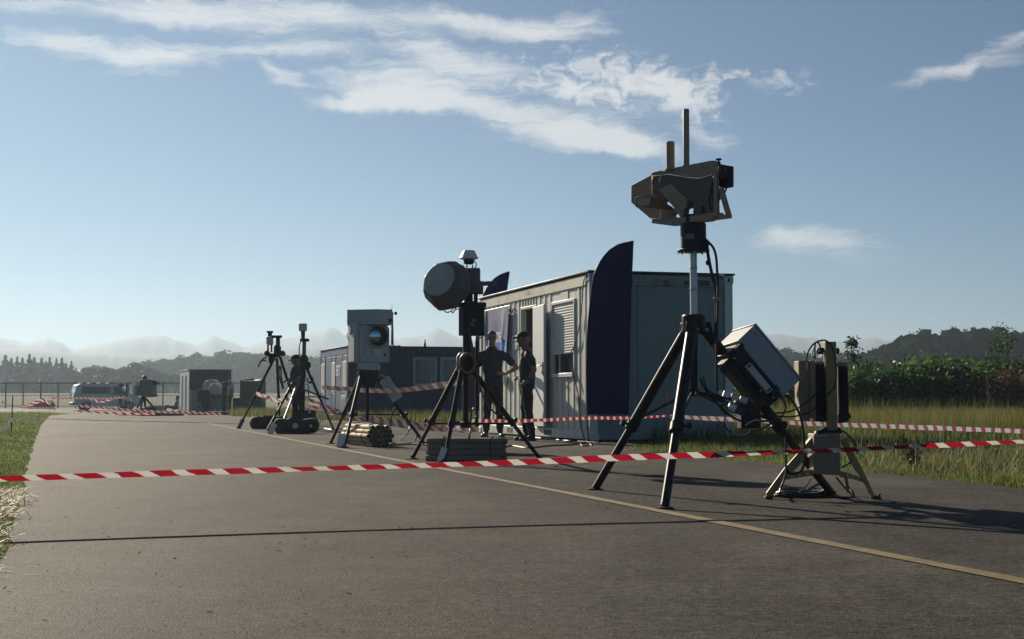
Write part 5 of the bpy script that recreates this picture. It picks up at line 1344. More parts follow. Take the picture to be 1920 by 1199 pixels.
# ------------------------------------------------------------------ far fence
YF = 150.0
fz = W(0, 717.5, YF).z; fx0, fx1 = W(-120, 717, YF).x, W(470, 717, YF).x
M_FENCE = mat('dark fence steel', (.03, .035, .04), .5, .3, var=.2)
fe = thing('steel_fence', 'tall dark steel picket fence across the far end of the taxiway', 'fence', V(((fx0 + fx1) / 2, YF, 0)))
np_ = int((fx1 - fx0) / 1.62)
post0 = None
for i in range(np_ + 1):
    x = fx0 + (fx1 - fx0) * i / np_
    if post0 is None: post0 = MB().box(V((x, YF, fz / 2 + .02)), (.10, .10, fz + .04)).build('post', M_FENCE, fe); px0 = x
    else: c = post0.copy(); COL.objects.link(c); c.location = (x - px0, 0, 0)
for z in (fz - .06, fz * .5, .22): MB().box(V(((fx0 + fx1) / 2, YF - .07, z)), (fx1 - fx0, .05, .10 if z > 2 else .05)).build('rail', M_FENCE, fe)
mb = MB(); x = fx0 + .07
while x < fx1: mb.box(V((x, YF - .11, fz / 2)), (.016, .016, fz - .15)); x += .135
tag(mb.build('pickets', M_FENCE, fe, smooth=0), kind='stuff')

# ------------------------------------------------------------------ van
YV = 111.0
vr = W(139, 770, YV); vr.z = 0
VA = R(24); VX = V((math.cos(VA), math.sin(VA), 0)); VY = V((-math.sin(VA), math.cos(VA), 0))
M_VAN = mat('silver van paint', (.46, .48, .51), .35, .2, var=.05, coat=.6)
M_TYRE = mat('tyre rubber', (.015, .015, .016), .8, var=.2); M_RIM = mat('alloy rim', (.3, .3, .32), .4, .8, var=.1)
M_TAIL = mat('red tail lamp', (.3, .012, .012), .3); M_HEAD = mat('headlamp glass', (.6, .62, .62), .1)
van = thing('van', 'silver passenger van parked by the far fence behind the striped tape', 'van', vr)
def VP(x, y, z): return vr + VX * x + VY * y + UZ * z
vw = 1.9
def vprism(pts, y, th, m, name, parent=None, bevel=.02, **k):
    mb = MB(); mb.prism([VP(x, y, z) for x, z in pts], VY * th); return mb.build(name, m, parent or van, bevel=bevel, **k)
prof = [(.02, .42), (0, .95), (.07, 1.5), (.18, 1.84), (.45, 1.93), (2.75, 1.94), (3.15, 1.86), (3.62, 1.52), (3.95, 1.24), (4.55, 1.06), (4.80, .88), (4.86, .45), (4.72, .30), (4.45, .28)]
def arch(cx, r=.39, n=9): return [(cx + r * math.cos(math.pi * i / (n - 1)), .32 + r * math.sin(math.pi * i / (n - 1))) for i in range(n)]
low = [(4.36, .30)] + arch(3.93) + [(3.5, .30), (1.25, .30)] + arch(.86) + [(.44, .32)]
vb = vprism(prof + low, 0, vw, M_VAN, 'body', bevel=.05, smooth=40)
vprism([(.52, 1.22), (.55, 1.72), (2.55, 1.74), (2.55, 1.22)], -.012, .02, M_GLASS, 'side_window', bevel=.03)
vprism([(2.78, 1.2), (2.78, 1.74), (3.05, 1.70), (3.62, 1.28), (3.62, 1.2)], -.012, .02, M_GLASS, 'door_window', bevel=.03)
mb = MB(); mb.prism([VP(3.22, .14, 1.835), VP(3.22, vw - .14, 1.835), VP(3.90, vw - .08, 1.305), VP(3.90, .08, 1.305)], (VX * .55 + UZ * .75) * .02); mb.build('windscreen', M_GLASS, van)
mb = MB(); mb.prism([VP(.075, .2, 1.2), VP(.075, vw - .2, 1.2), VP(.15, vw - .25, 1.72), VP(.15, .25, 1.72)], -VX * .03); mb.build('rear_window', M_GLASS, van)
mb = MB(); mb.prism([VP(2.68, -.004, .5), VP(2.70, -.004, .5), VP(2.70, -.004, 1.8), VP(2.68, -.004, 1.8)], VY * .003); mb.build('door_seam', M_RUB, van, smooth=0)
for x in (.55, 1.2, 1.85, 2.5): MB().box(VP(x, vw / 2, 1.99), (.10, vw - .1, .05), (VX, VY, UZ)).build('roof_bar', M_DARK, van, bevel=.01)
for x in (.86, 3.93):
    for y in (.03, vw - .26):
        mb = MB(); mb.lathe(VP(x, y, .335), VY, [(.2, 0), (.30, .0), (.335, .03), (.335, .2), (.30, .23)], 24); ty = mb.build('tyre', M_TYRE, van)
        mb = MB(); mb.lathe(VP(x, y - .005, .335), VY, [(.21, 0), (.2, .02), (.06, .03)], 18); rm = mb.build('rim', M_RIM, ty)
        for k in range(5): a = k * 1.2566; MB().bar(VP(x, y - .008, .335), VP(x + .18 * math.cos(a), y - .008, .335 + .18 * math.sin(a)), .03, .008, VY).build('spoke', M_RIM, ty) if False else None
for y in (.03, vw - .21): MB().box(VP(-.005, y + .09, 1.15), (.04, .16, .45), (VX, VY, UZ)).build('tail_light', M_TAIL, van, bevel=.015)
for y in (.08, vw - .42): MB().box(VP(4.70, y + .17, .86), (.16, .32, .16), (VX, VY, UZ)).build('headlight', M_HEAD, van, bevel=.04)
MB().box(VP(-.03, vw / 2, .5), (.12, vw - .06, .22), (VX, VY, UZ)).build('rear_bumper', mat('grey bumper', (.12, .125, .13), .55), van, bevel=.04)
MB().box(VP(4.84, vw / 2, .48), (.12, vw - .06, .26), (VX, VY, UZ)).build('front_bumper', M_VAN, van, bevel=.05)
mb = MB(); mb.ball(VP(3.55, -.14, 1.25), (.07, .12, .11), (VX, VY, UZ)); mb.build('wing_mirror', M_DARK, van)

# ------------------------------------------------------------------ tan radars by the far end
M_TANF = mat('sand coloured radome', (.58, .52, .38), .5, var=.08)
def simple_tripod(t, top, feet, r=.04, m=None):
    for f in feet:
        mb = MB(); mb.tube([top, V(f)], [r, r * .7], 8); mb.build('leg', m or M_BLACK, t)
def rounded(t, name, x0, x1, y0, y1, Y, depth, m, arch_=.5):
    p = []
    n = 12
    for i in range(n + 1):
        a = math.pi * i / n; p.append((x0 + (x1 - x0) / 2 * (1 - math.cos(a)), y0 + (y1 - y0) * arch_ * (1 - math.sin(a))))
    p += [(x1, y1), (x0, y1)]
    mb = MB(); mb.prism([W(x, y, Y) for x, y in p], V((0, depth, 0))); return mb.build(name, m, t, bevel=.06, smooth=50)
Y1 = 80.0
def dome(label, x0, x1, y0, y1, Y, feet, hx, hy):
    t = thing('dome_radar', label, 'radar', V((W(hx, hy, Y).x, Y, 0)))
    rounded(t, 'radome', x0, x1, y0, y1, Y, .8, M_TANF, .55)
    mb = MB(); mb.prism([W(x0 + 2, y1, Y + .1), W(x1 - 2, y1, Y + .1), W(x1 - 4, y1 + 6, Y + .1), W(x0 + 4, y1 + 6, Y + .1)], V((0, .6, 0))); mb.build('mount', M_DARK, t, bevel=.03)
    simple_tripod(t, W(hx, hy, Y + .3), feet); return t
dome('larger sand coloured dome radar standing behind a smaller one before the container', 379, 412.5, 711.5, 742, Y1 + 6, [V((W(x, 760, Y1 + 6 + d).x, Y1 + 6 + d, 0)) for x, d in ((375, 0), (411, -.4), (396, 1.2))], 396, 746)
dr2 = dome('smaller sand coloured dome radar standing in front of a larger one', 390.5, 411.5, 719, 741, Y1, [V((W(x, 760, Y1 + d).x, Y1 + d, 0)) for x, d in ((376, -.3), (409, -.2), (398, 1.2))], 398, 746)
mb = MB(); mb.tube([W(392, 746, Y1 - .1), W(377, 777, Y1 - .35)], .055, 8); mb.build('bright_strut', M_STEEL, dr2)
Y2 = 73.0
bt = thing('box_radar', 'bulky tan box radar with a white lit hood on a dark tripod beyond the van', 'radar', V((W(268, 770, Y2).x, Y2, 0)))
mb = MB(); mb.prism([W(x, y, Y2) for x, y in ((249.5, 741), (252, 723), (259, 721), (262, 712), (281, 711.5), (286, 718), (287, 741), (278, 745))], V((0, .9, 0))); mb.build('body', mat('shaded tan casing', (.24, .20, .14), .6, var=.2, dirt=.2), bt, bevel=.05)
mb = MB(); mb.prism([W(x, y, Y2 - .1) for x, y in ((248, 740), (250.5, 723), (256.5, 721.5), (255, 740))], V((0, .95, 0))); mb.build('hood', M_TANF, bt, bevel=.03)
mb = MB(); mb.prism([W(x, y, Y2 - .12) for x, y in ((249.5, 725), (251, 720.5), (261.5, 719), (261, 723.5), (253, 725))], V((0, .9, 0))); mb.build('sunlit_hood_top', M_WHITE, bt, bevel=.02)  # tan hood coloured white here, standing for sunlight on its top
mb = MB(); mb.prism([W(x, y, Y2 + .1) for x, y in ((277, 714), (288, 713), (293, 717), (292, 721), (284, 722), (289, 744), (278, 745))], V((0, .8, 0))); mb.build('side_pod', M_DARK, bt, bevel=.04)
mb = MB(); mb.lathe(W(271, 711, Y2 + .3), UZ, [(.12, 0), (.14, .05), (.09, .13), (.04, .16)], 10); mb.build('top_sensor', M_DARK, bt)
simple_tripod(bt, W(268, 742, Y2 + .3), [V((W(x, 760, Y2 + d).x, Y2 + d, 0)) for x, d in ((251, -.5), (302, .2), (276, 1.3), (262, -.8))], .055)
for k, (x, y) in enumerate(((256, 764), (264, 766), (272, 763), (281, 765))):
    p = V((W(x, 760, Y2 - .4).x, Y2 - .4, 0)); mb = MB(); mb.box(p + UZ * (.13 + .02 * k), (.32, .3, .26 + .04 * k), (V((math.cos(k), math.sin(k), 0)), V((-math.sin(k), math.cos(k), 0)), UZ)); mb.top('battery_case', M_DARK, ['leftmost', 'second from left', 'third from left', 'rightmost'][k] + ' dark battery case under the tan box radar', 'case', group='battery cases under the tan radar', bevel=.02)
for (hx, hy, xs, lab) in ((237.5, 719, (231, 238, 246), 'thin dark tripod with a bare top right of the van'), (226, 722, (221, 226, 231), 'thin dark tripod with a small sensor behind the van bonnet')):
    Yx = 104.0; t = thing('sensor_tripod', lab, 'tripod', V((W(hx, 760, Yx).x, Yx, 0)))
    mb = MB(); mb.tube([W(hx, 742, Yx), W(hx, hy, Yx)], .06, 8); mb.build('mast', M_DARK, t)
    simple_tripod(t, W(hx, 738, Yx), [V((W(x, 760, Yx + d).x, Yx + d, 0)) for x, d in zip(xs, (-.4, .8, -.3))], .045)
    if hx < 230: MB().box(W(hx + 1, hy + 1, Yx), (.35, .25, .22)).build('sensor_head', M_DARK, t, bevel=.03)
# dark mats and a low crate row along the far apron edge
for k, (x0, x1, y, h) in enumerate(((222, 252, 779.5, .10), (256, 300, 780.5, .14), (304, 340, 780, .10), (352, 384, 779, .12), (388, 424, 778.5, .16))):
    a, b = G(x0, y), G(x1, y); mb = MB(); mb.box((a + b) / 2 + UZ * (h / 2 + .004) + V((0, .35, 0)), ((b - a).length, .7, h)); mb.top('ground_mat', M_DARK, ['leftmost', 'second from left', 'middle', 'second from right', 'rightmost'][k] + ' dark mat along the edge of the far apron', 'mat', group='dark mats on the far apron', bevel=.03)
mb = MB(); mb.box(W(293, 768.5, 78), (.75, .5, .42)); mb.top('grey_crate', M_GC, 'pale grey crate on the apron left of the seated person', 'crate', bevel=.02)
mb = MB(); mb.box(V((W(379, 760, 79).x, 79.4, .62)), (.62, .5, 1.24)); mb.top('equipment_rack', M_DARK, 'black equipment rack beside the smaller dome radar', 'rack', bevel=.03)
mb = MB(); mb.box(V((W(370, 760, 78).x, 78.4, .27)), (.28, .3, .54)); mb.top('equipment_rack', M_GRY, 'small grey upright box left of the black equipment rack', 'box', bevel=.03)
mb = MB(); mb.box(V((W(446, 760, 82).x, 82, .42)), (.5, .5, .84)); mb.top('equipment_rack', M_DARK, 'dark box on the grass between the standing person and the green tarpaulin', 'box', bevel=.04)
# heap of tape and cloth at the left
Yh = G(80, 764.5).y
mb = MB(); c = G(80, 765); mb.ball(c + UZ * .3, (1.4, .8, .42), nu=20, nv=10)
for i, v in enumerate(mb.v):
    f = 1 + .3 * noise.noise(V(v) * 1.3); mb.v[i] = (c.x + (v[0] - c.x) * f, c.y + (v[1] - c.y) * f, max(.0, v[2] * f))
mb.top('cloth_heap', mat('dark heap cloth', (.03, .033, .045), .8, var=.3), 'low dark heap of cloth under striped tape at the far left', 'heap', loc=c, smooth=60)

# ------------------------------------------------------------------ barrier tape
def tape_mat(name, u_per=.185, transl=.35, white=(.64, .63, .60), red=(.36, .012, .028), frac=.5):
    m = bpy.data.materials.new(name); m.use_nodes = True; t = m.node_tree; N, L = t.nodes, t.links
    b = N['Principled BSDF']; b.inputs['Roughness'].default_value = .32
    uv = N.new('ShaderNodeUVMap'); sp = N.new('ShaderNodeSeparateXYZ'); L.new(uv.outputs[0], sp.inputs[0])
    def mth(op, a, bb=None):
        n = N.new('ShaderNodeMath'); n.operation = op
        for i, x in enumerate((a, bb)):
            if x is None: continue
            if isinstance(x, (int, float)): n.inputs[i].default_value = x
            else: L.new(x, n.inputs[i])
        return n.outputs[0]
    nz = N.new('ShaderNodeTexNoise'); nz.inputs['Scale'].default_value = 9; nz.inputs['Detail'].default_value = 3; L.new(uv.outputs[0], nz.inputs['Vector'])
    jit = mth('MULTIPLY', mth('SUBTRACT', nz.outputs['Fac'], .5), u_per * .30)
    k = mth('FRACT', mth('DIVIDE', mth('ADD', mth('ADD', sp.outputs[0], mth('MULTIPLY', sp.outputs[1], 1.6)), jit), u_per))
    st = mth('LESS_THAN', k, frac)
    mx = N.new('ShaderNodeMix'); mx.data_type = 'RGBA'; L.new(st, mx.inputs['Factor']); mx.inputs['A'].default_value = (*red, 1); mx.inputs['B'].default_value = (*white, 1)
    L.new(mx.outputs['Result'], b.inputs['Base Color'])
    tr = N.new('ShaderNodeBsdfTranslucent'); L.new(mx.outputs['Result'], tr.inputs['Color'])
    ms = N.new('ShaderNodeMixShader'); ms.inputs[0].default_value = transl; L.new(b.outputs[0], ms.inputs[1]); L.new(tr.outputs[0], ms.inputs[2]); L.new(ms.outputs[0], N['Material Output'].inputs['Surface'])
    return m
M_TAPE = tape_mat('red and white barrier film', frac=.40)
M_TAPE_L = tape_mat('long striped barrier film', u_per=.62, frac=.5)
M_TAPE_F = tape_mat('far striped barrier film', u_per=.40, frac=.5)
M_TAPE_P = tape_mat('backlight whitened barrier film', frac=.58)  # white share enlarged to paint in the glow of light from behind
M_TAPE_W = tape_mat('mostly white barrier film', frac=.72)
def tape(label, pts, width=.075, roll=55, wob=14, m=None, n=160, sag=0.0, seed=0, group='barrier tape lines'):
    """ribbon through surveyed points; roll is how far it is turned from upright"""
    pts = [V(p) for p in pts]; q = [pts[0]] + pts + [pts[-1]]
    cum = [0]
    for a, b in zip(pts, pts[1:]): cum.append(cum[-1] + (b - a).length)
    tot = cum[-1]; P = []
    for i in range(n + 1):
        s = tot * i / n; k = 0
        while k < len(pts) - 2 and cum[k + 1] < s: k += 1
        t = (s - cum[k]) / max(1e-6, cum[k + 1] - cum[k]); a, b, c, d = q[k], q[k + 1], q[k + 2], q[k + 3]
        p = .5 * ((2 * b) + (c - a) * t + (2 * a - 5 * b + 4 * c - d) * t * t + (3 * b - a - 3 * c + d) * t ** 3)
        if sag: p = p - UZ * sag * 4 * t * (1 - t)
        P.append(p)
    vs, uvs = [], []
    u = 0
    for i, p in enumerate(P):
        tg = (P[min(i + 1, n)] - P[max(i - 1, 0)]).normalized()
        s = tg.cross(UZ).normalized(); up = s.cross(tg)
        r_ = R(roll + wob * 2 * noise.noise(V((u * .55 + seed * 7.3, seed, 0))) + wob * .8 * noise.noise(V((u * 2.5, seed, 5))))
        w = up * math.cos(r_) + s * math.sin(r_)
        cup = (s * math.cos(r_) - up * math.sin(r_)) * .004 * math.sin(u * 9)
        for kk in (-.5, 0, .5):
            vs.append(p + w * width * kk + (cup if kk == 0 else V((0, 0, 0)))); uvs.append((u, kk * width))
        if i < n: u += (P[i + 1] - p).length
    base = P[len(P) // 2].copy(); base.z = min(p.z for p in P)
    fs = []
    for i in range(n):
        for k in (0, 1): a = i * 3 + k; fs.append((a, a + 1, a + 4, a + 3))
    me = bpy.data.meshes.new('barrier_tape'); me.from_pydata([tuple(v - base) for v in vs], [], fs)
    uvl = me.uv_layers.new(name='UVMap'); flat = []
    for f in fs:
        for i in f: flat += uvs[i]
    uvl.data.foreach_set('uv', flat); me.shade_smooth(); me.materials.append(m or M_TAPE)
    o = bpy.data.objects.new('barrier_tape', me); COL.objects.link(o); o.location = base
    return tag(o, label, 'tape', group)
def prog(pxs, Ya, Yb):
    x0, x1 = pxs[0][0], pxs[-1][0]; return [W(x, y, Ya + (Yb - Ya) * (x - x0) / (x1 - x0)) for x, y in pxs]
tape('red and white barrier tape stretched across the whole foreground, nearest the camera', prog([(-260, 906), (0, 898), (130, 894), (300, 888), (500, 882), (830, 872), (1000, 866), (1150, 859), (1270, 855), (1440, 849), (1600, 843), (1750, 836), (1920, 828), (2160, 814)], 7.2, 9.95), roll=40, wob=24, n=500, seed=1, width=.039)
tape('red and white tape from the dish radar past the doorway to the wooden stake', prog([(884, 789), (960, 790), (1030, 787.5), (1106, 784.5), (1180, 784), (1253, 780)], 16.4, 21.5), roll=45, wob=12, n=200, seed=2, width=.055)
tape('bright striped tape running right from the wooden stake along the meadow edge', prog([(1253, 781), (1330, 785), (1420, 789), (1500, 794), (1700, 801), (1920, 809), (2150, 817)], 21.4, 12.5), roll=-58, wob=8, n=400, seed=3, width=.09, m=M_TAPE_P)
tape('tape hung in front of the blue container towards the head of the dish radar tripod', prog([(604, 727), (650, 730), (700, 733), (735, 733), (780, 729), (830, 722), (868, 716)], 26, 17), roll=28, wob=16, n=260, seed=4, m=M_TAPE_L)

tape('mostly white tape slung between the two small radar tripods', prog([(480, 738), (497, 744), (515, 750), (525, 751), (541, 748), (549, 745)], 35.0, 35.2), roll=15, wob=10, m=M_TAPE_W, n=60, seed=5, width=.09)
tape('upper of two slack tapes sinking from the folding table towards the log bundles', prog([(572, 748), (600, 757), (640, 773), (690, 783), (740, 790), (800, 799), (850, 803), (896, 806)], 39, 28), roll=15, wob=22, n=260, seed=6, width=.09, m=M_TAPE_L)
tape('lower of two slack tapes sinking from the folding table towards the log bundles', prog([(578, 762), (610, 768), (645, 780), (690, 789), (735, 796), (780, 803), (830, 806), (885, 808)], 38, 28.5), roll=15, wob=22, n=260, seed=7, width=.09, m=M_TAPE_L)
tape('short tape behind the knees of the man in the cap', prog([(548, 754), (570, 759), (590, 766), (606, 768)], 39, 42), roll=10, wob=12, n=60, seed=8, width=.09)
tape('thin low tape across the middle of the taxiway to the left stake', prog([(24, 784), (100, 786), (200, 789), (330, 792), (449, 795)], 29, 34.5), roll=-74, wob=5, n=260, seed=9, width=.06)
tape('white tape end trailing from the left stake into the grass', prog([(23, 785), (16, 793), (6, 803), (-25, 815)], 28.8, 27), roll=25, wob=8, n=40, m=M_TAPE_W, seed=10)
tape('far tape below the van along the apron edge', prog([(138, 770.5), (180, 773.5), (230, 776), (290, 777)], 63, 62), roll=30, wob=18, n=120, seed=11, width=.1, m=M_TAPE_F)
tape('far tape passing below the tan radars', prog([(150, 761.5), (200, 765.5), (240, 769), (300, 772.5), (345, 774), (415, 776.5)], 66, 60), roll=22, wob=18, n=160, seed=12, width=.11, m=M_TAPE_F)
tape('far tape crossing the side of the van', prog([(95, 746.5), (130, 747), (165, 747), (200, 748), (228, 746), (247, 750)], 104, 100), roll=15, wob=20, n=120, seed=13, width=.14, m=M_TAPE_F)
tape('drooping far tape in front of the van door', prog([(168, 747), (180, 752), (187, 754.5), (200, 752), (215, 747)], 103, 103), roll=15, wob=12, n=60, seed=14, width=.14, m=M_TAPE_F)
tape('crumpled tape strewn over the dark heap at the far left', prog([(40, 763), (55, 760), (66, 756), (76, 751), (82, 750.5), (88, 754), (96, 757)], 96, 96), roll=25, wob=30, n=80, seed=15, width=.22, m=M_TAPE_F)
tape('tape lying along the far grass edge left of the heap', prog([(2, 754), (12, 757), (20, 760), (44, 763.5), (60, 765), (90, 766), (105, 767)], 100, 96), roll=35, wob=25, n=90, seed=16, width=.16, m=M_TAPE_F)
tape('short doubled tape ends fluttering right of the van', prog([(232, 746), (238, 747.5), (246, 750), (250, 753)], 99, 97), roll=5, wob=12, n=30, seed=17, width=.25, m=M_TAPE_F)
# stakes for the tape
def stake(x0, y0, x1, y1, label, w, m, Y=None):
    b = G(x1, y1) if Y is None else V((W(x1, y1, Y).x, Y, 0)); t = W(x0, y0, b.y)
    mb = MB(); mb.tube([b, t], [w, w * .85], 7); return mb.top('tape_stake', m, label, 'stake', loc=b)
stake(1250, 730, 1257, 826, 'slim wooden stake holding the tape in front of the container end', .020, mat('raw wooden stake', (.34, .22, .15), .8, var=.2), 21.4)
stake(24, 742, 21, 812, 'thin dark stake in the grass at the left edge', .012, M_DARK, 29)
stake(576, 745, 577, 790, 'thin stake holding slack tape left of the folding table front', .012, M_DARK, 45)
mb = MB()
for k in range(9):
    c = G(868 + k * 7, 806 + (k % 3)) + UZ * .04; mb.tube([c + V((.12 * math.cos(t + k), .1 * math.sin(t * 1.3 + k), .03 * math.sin(2 * t + k) + .02)) for t in [i * .5 for i in range(10)]], [.012] * 10, 5)
mb.top('tape_scraps', M_GREYW, 'pale crumpled tape scraps on the asphalt behind the dish radar', 'scraps', loc=G(895, 807), group='barrier tape lines')
# cables over the asphalt near the office container
top_cable('ground_cable', [G(x, y) + UZ * .012 for x, y in ((1095, 832), (1070, 836), (1030, 838), (990, 842), (960, 838), (930, 842), (880, 840), (840, 838))], .014, M_CABLE_RED, 'dark red cable across the asphalt before the office container')
top_cable('ground_cable', [G(x, y) + UZ * .012 for x, y in ((1110, 834), (1094, 829), (1060, 828), (1010, 823), (975, 822), (940, 828))], .012, M_CABLE, 'black cable along the foot of the office container wall')
top_cable('ground_cable', [G(x, y) + UZ * .012 for x, y in ((1110, 838), (1104, 833), (1090, 834), (1092, 838), (1104, 837))], .011, M_CABLE, 'small black cable knot at the container corner')
top_cable('ground_cable', [G(x, y) + UZ * .014 for x, y in ((872, 846), (820, 838), (760, 835), (700, 838))], .013, M_CABLE, 'black cable between the two stake bundles on the asphalt')

# ------------------------------------------------------------------ people
M_SKIN = mat('sunburnt skin', (.22, .115, .08), .55, var=.1)
M_POLO = mat('dark navy polo cloth', (.006, .014, .032), .8, var=.15, bump=.15, bscale=90)
M_POLO2 = mat('slate blue polo cloth', (.018, .036, .054), .8, var=.12, bump=.15, bscale=90)
M_TROU = mat('dark trouser cloth', (.007, .009, .014), .85, var=.2, bump=.2, bscale=60)
M_SHOE = mat('black shoe leather', (.013, .012, .012), .5, var=.2)
M_HAIR = mat('short dark hair', (.028, .020, .015), .7, var=.3)
M_HAIRG = mat('grey short hair', (.20, .19, .18), .7, var=.3)
M_CAP = mat('navy cap cloth', (.010, .013, .024), .75, var=.2)
M_SHIRTL = mat('light grey shirt', (.40, .42, .43), .8, var=.1)
M_PURP = mat('purple navy trousers', (.035, .028, .075), .85, var=.15)

def fused(name, mb, m, parent, voxel=.012, it=4, label=None, fold=0.0):
    """melt overlapping forms into one continuous skin"""
    me = bpy.data.meshes.new('form'); me.from_pydata(mb.v, [], mb.f); me.update()
    o = bpy.data.objects.new('form', me); COL.objects.link(o)
    r_ = o.modifiers.new('r', 'REMESH'); r_.mode = 'VOXEL'; r_.voxel_size = voxel
    s_ = o.modifiers.new('s', 'SMOOTH'); s_.factor = .5; s_.iterations = it
    dg = bpy.context.evaluated_depsgraph_get(); dg.update()
    m2 = bpy.data.meshes.new_from_object(o.evaluated_get(dg))
    bpy.data.objects.remove(o); bpy.data.meshes.remove(me)
    m2.name = name; b = BASE[parent]
    n = len(m2.vertices); co = np.empty(n * 3, dtype=np.float32); m2.vertices.foreach_get('co', co)
    co = co.reshape(-1, 3)
    if fold:
        nr = np.empty(n * 3, dtype=np.float32); m2.vertices.foreach_get('normal', nr); nr = nr.reshape(-1, 3)
        dv = np.array([noise.noise(V((p[0] * 9 + p[2] * 3, p[1] * 9 - p[2] * 2, p[2] * 7))) + .6 * noise.noise(V((p[0] * 22, p[1] * 22, p[2] * 14 + 7))) for p in co], dtype=np.float32)
        co = co + nr * (dv * fold)[:, None]
    co = co - np.array(b, dtype=np.float32); m2.vertices.foreach_set('co', co.ravel()); m2.update()
    m2.materials.clear(); m2.materials.append(m); m2.shade_smooth()
    ob = bpy.data.objects.new(name, m2); COL.objects.link(ob); ob.parent = parent
    if label: ob['label'] = label
    return ob
def loft(mb, secs, n=20):
    """stacked ellipses: (centre, side axis, half width, fore axis, half depth)"""
    base = len(mb.v)
    for c, s, a, f, b in secs:
        for k in range(n):
            t = 2 * math.pi * k / n; mb.v.append(tuple(V(c) + s * (a * math.copysign(abs(math.cos(t)) ** .85, math.cos(t))) + f * (b * math.copysign(abs(math.sin(t)) ** .85, math.sin(t)))))
    for i in range(len(secs) - 1):
        for k in range(n):
            a, b = base + i * n + k, base + i * n + (k + 1) % n; mb.f.append((a, b, b + n, a + n))
    mb.f.append(tuple(base + k for k in range(n))[::-1]); mb.f.append(tuple(base + (len(secs) - 1) * n + k for k in range(n)))
def limb(mb, pts, rs, n=14):
    P, Q = [], []
    for i in range(len(pts) - 1):
        for k in range(5):
            t = k / 5; P.append(V(pts[i]).lerp(V(pts[i + 1]), t)); Q.append(rs[i] + (rs[i + 1] - rs[i]) * t)
    P.append(V(pts[-1])); Q.append(rs[-1]); mb.tube(P, Q, n)
    for p, r_ in zip(pts, rs): mb.ball(p, r_ * .98, nu=12, nv=8)
def hand(mb, w, d, nrm, curl=.5, k=1.0):
    """palm and five unequal bent fingers from the wrist w along d; nrm is the way the fingers close"""
    d = d.normalized(); nrm = (nrm - d * nrm.dot(d)).normalized(); s = d.cross(nrm)
    mb.ball(w + d * .05 * k, (.052 * k, .041 * k, .018 * k), (d, s, nrm), 12, 8); mb.ball(w + d * .02 * k, (.035 * k, .03 * k, .022 * k), (d, s, nrm), 12, 8)
    for i, (o, ln) in enumerate(((-.030, .066), (-.010, .078), (.010, .073), (.029, .058))):
        p = w + d * .088 * k + s * o * k; dd = d.copy(); q = [p - d * .02 * k]; a = curl * .5
        q.append(p)
        for j, fr in enumerate((.45, .32, .23)):
            dd = (d * math.cos(a) + nrm * math.sin(a)); p = p + dd * ln * k * fr; q.append(p); a += curl * .6
        mb.tube(q, [.0105 * k, .0105 * k, .0095 * k, .009 * k, .0075 * k], 7)
    p = w + d * .03 * k - s * .03 * k; t1 = (d * .6 - s * .7 + nrm * .35).normalized(); t2 = (d * .9 - s * .15 + nrm * .4).normalized()
    mb.tube([p + s * .015 * k, p, p + t1 * .035 * k, p + t1 * .035 * k + t2 * .032 * k], [.014 * k, .0135 * k, .0115 * k, .009 * k], 7)

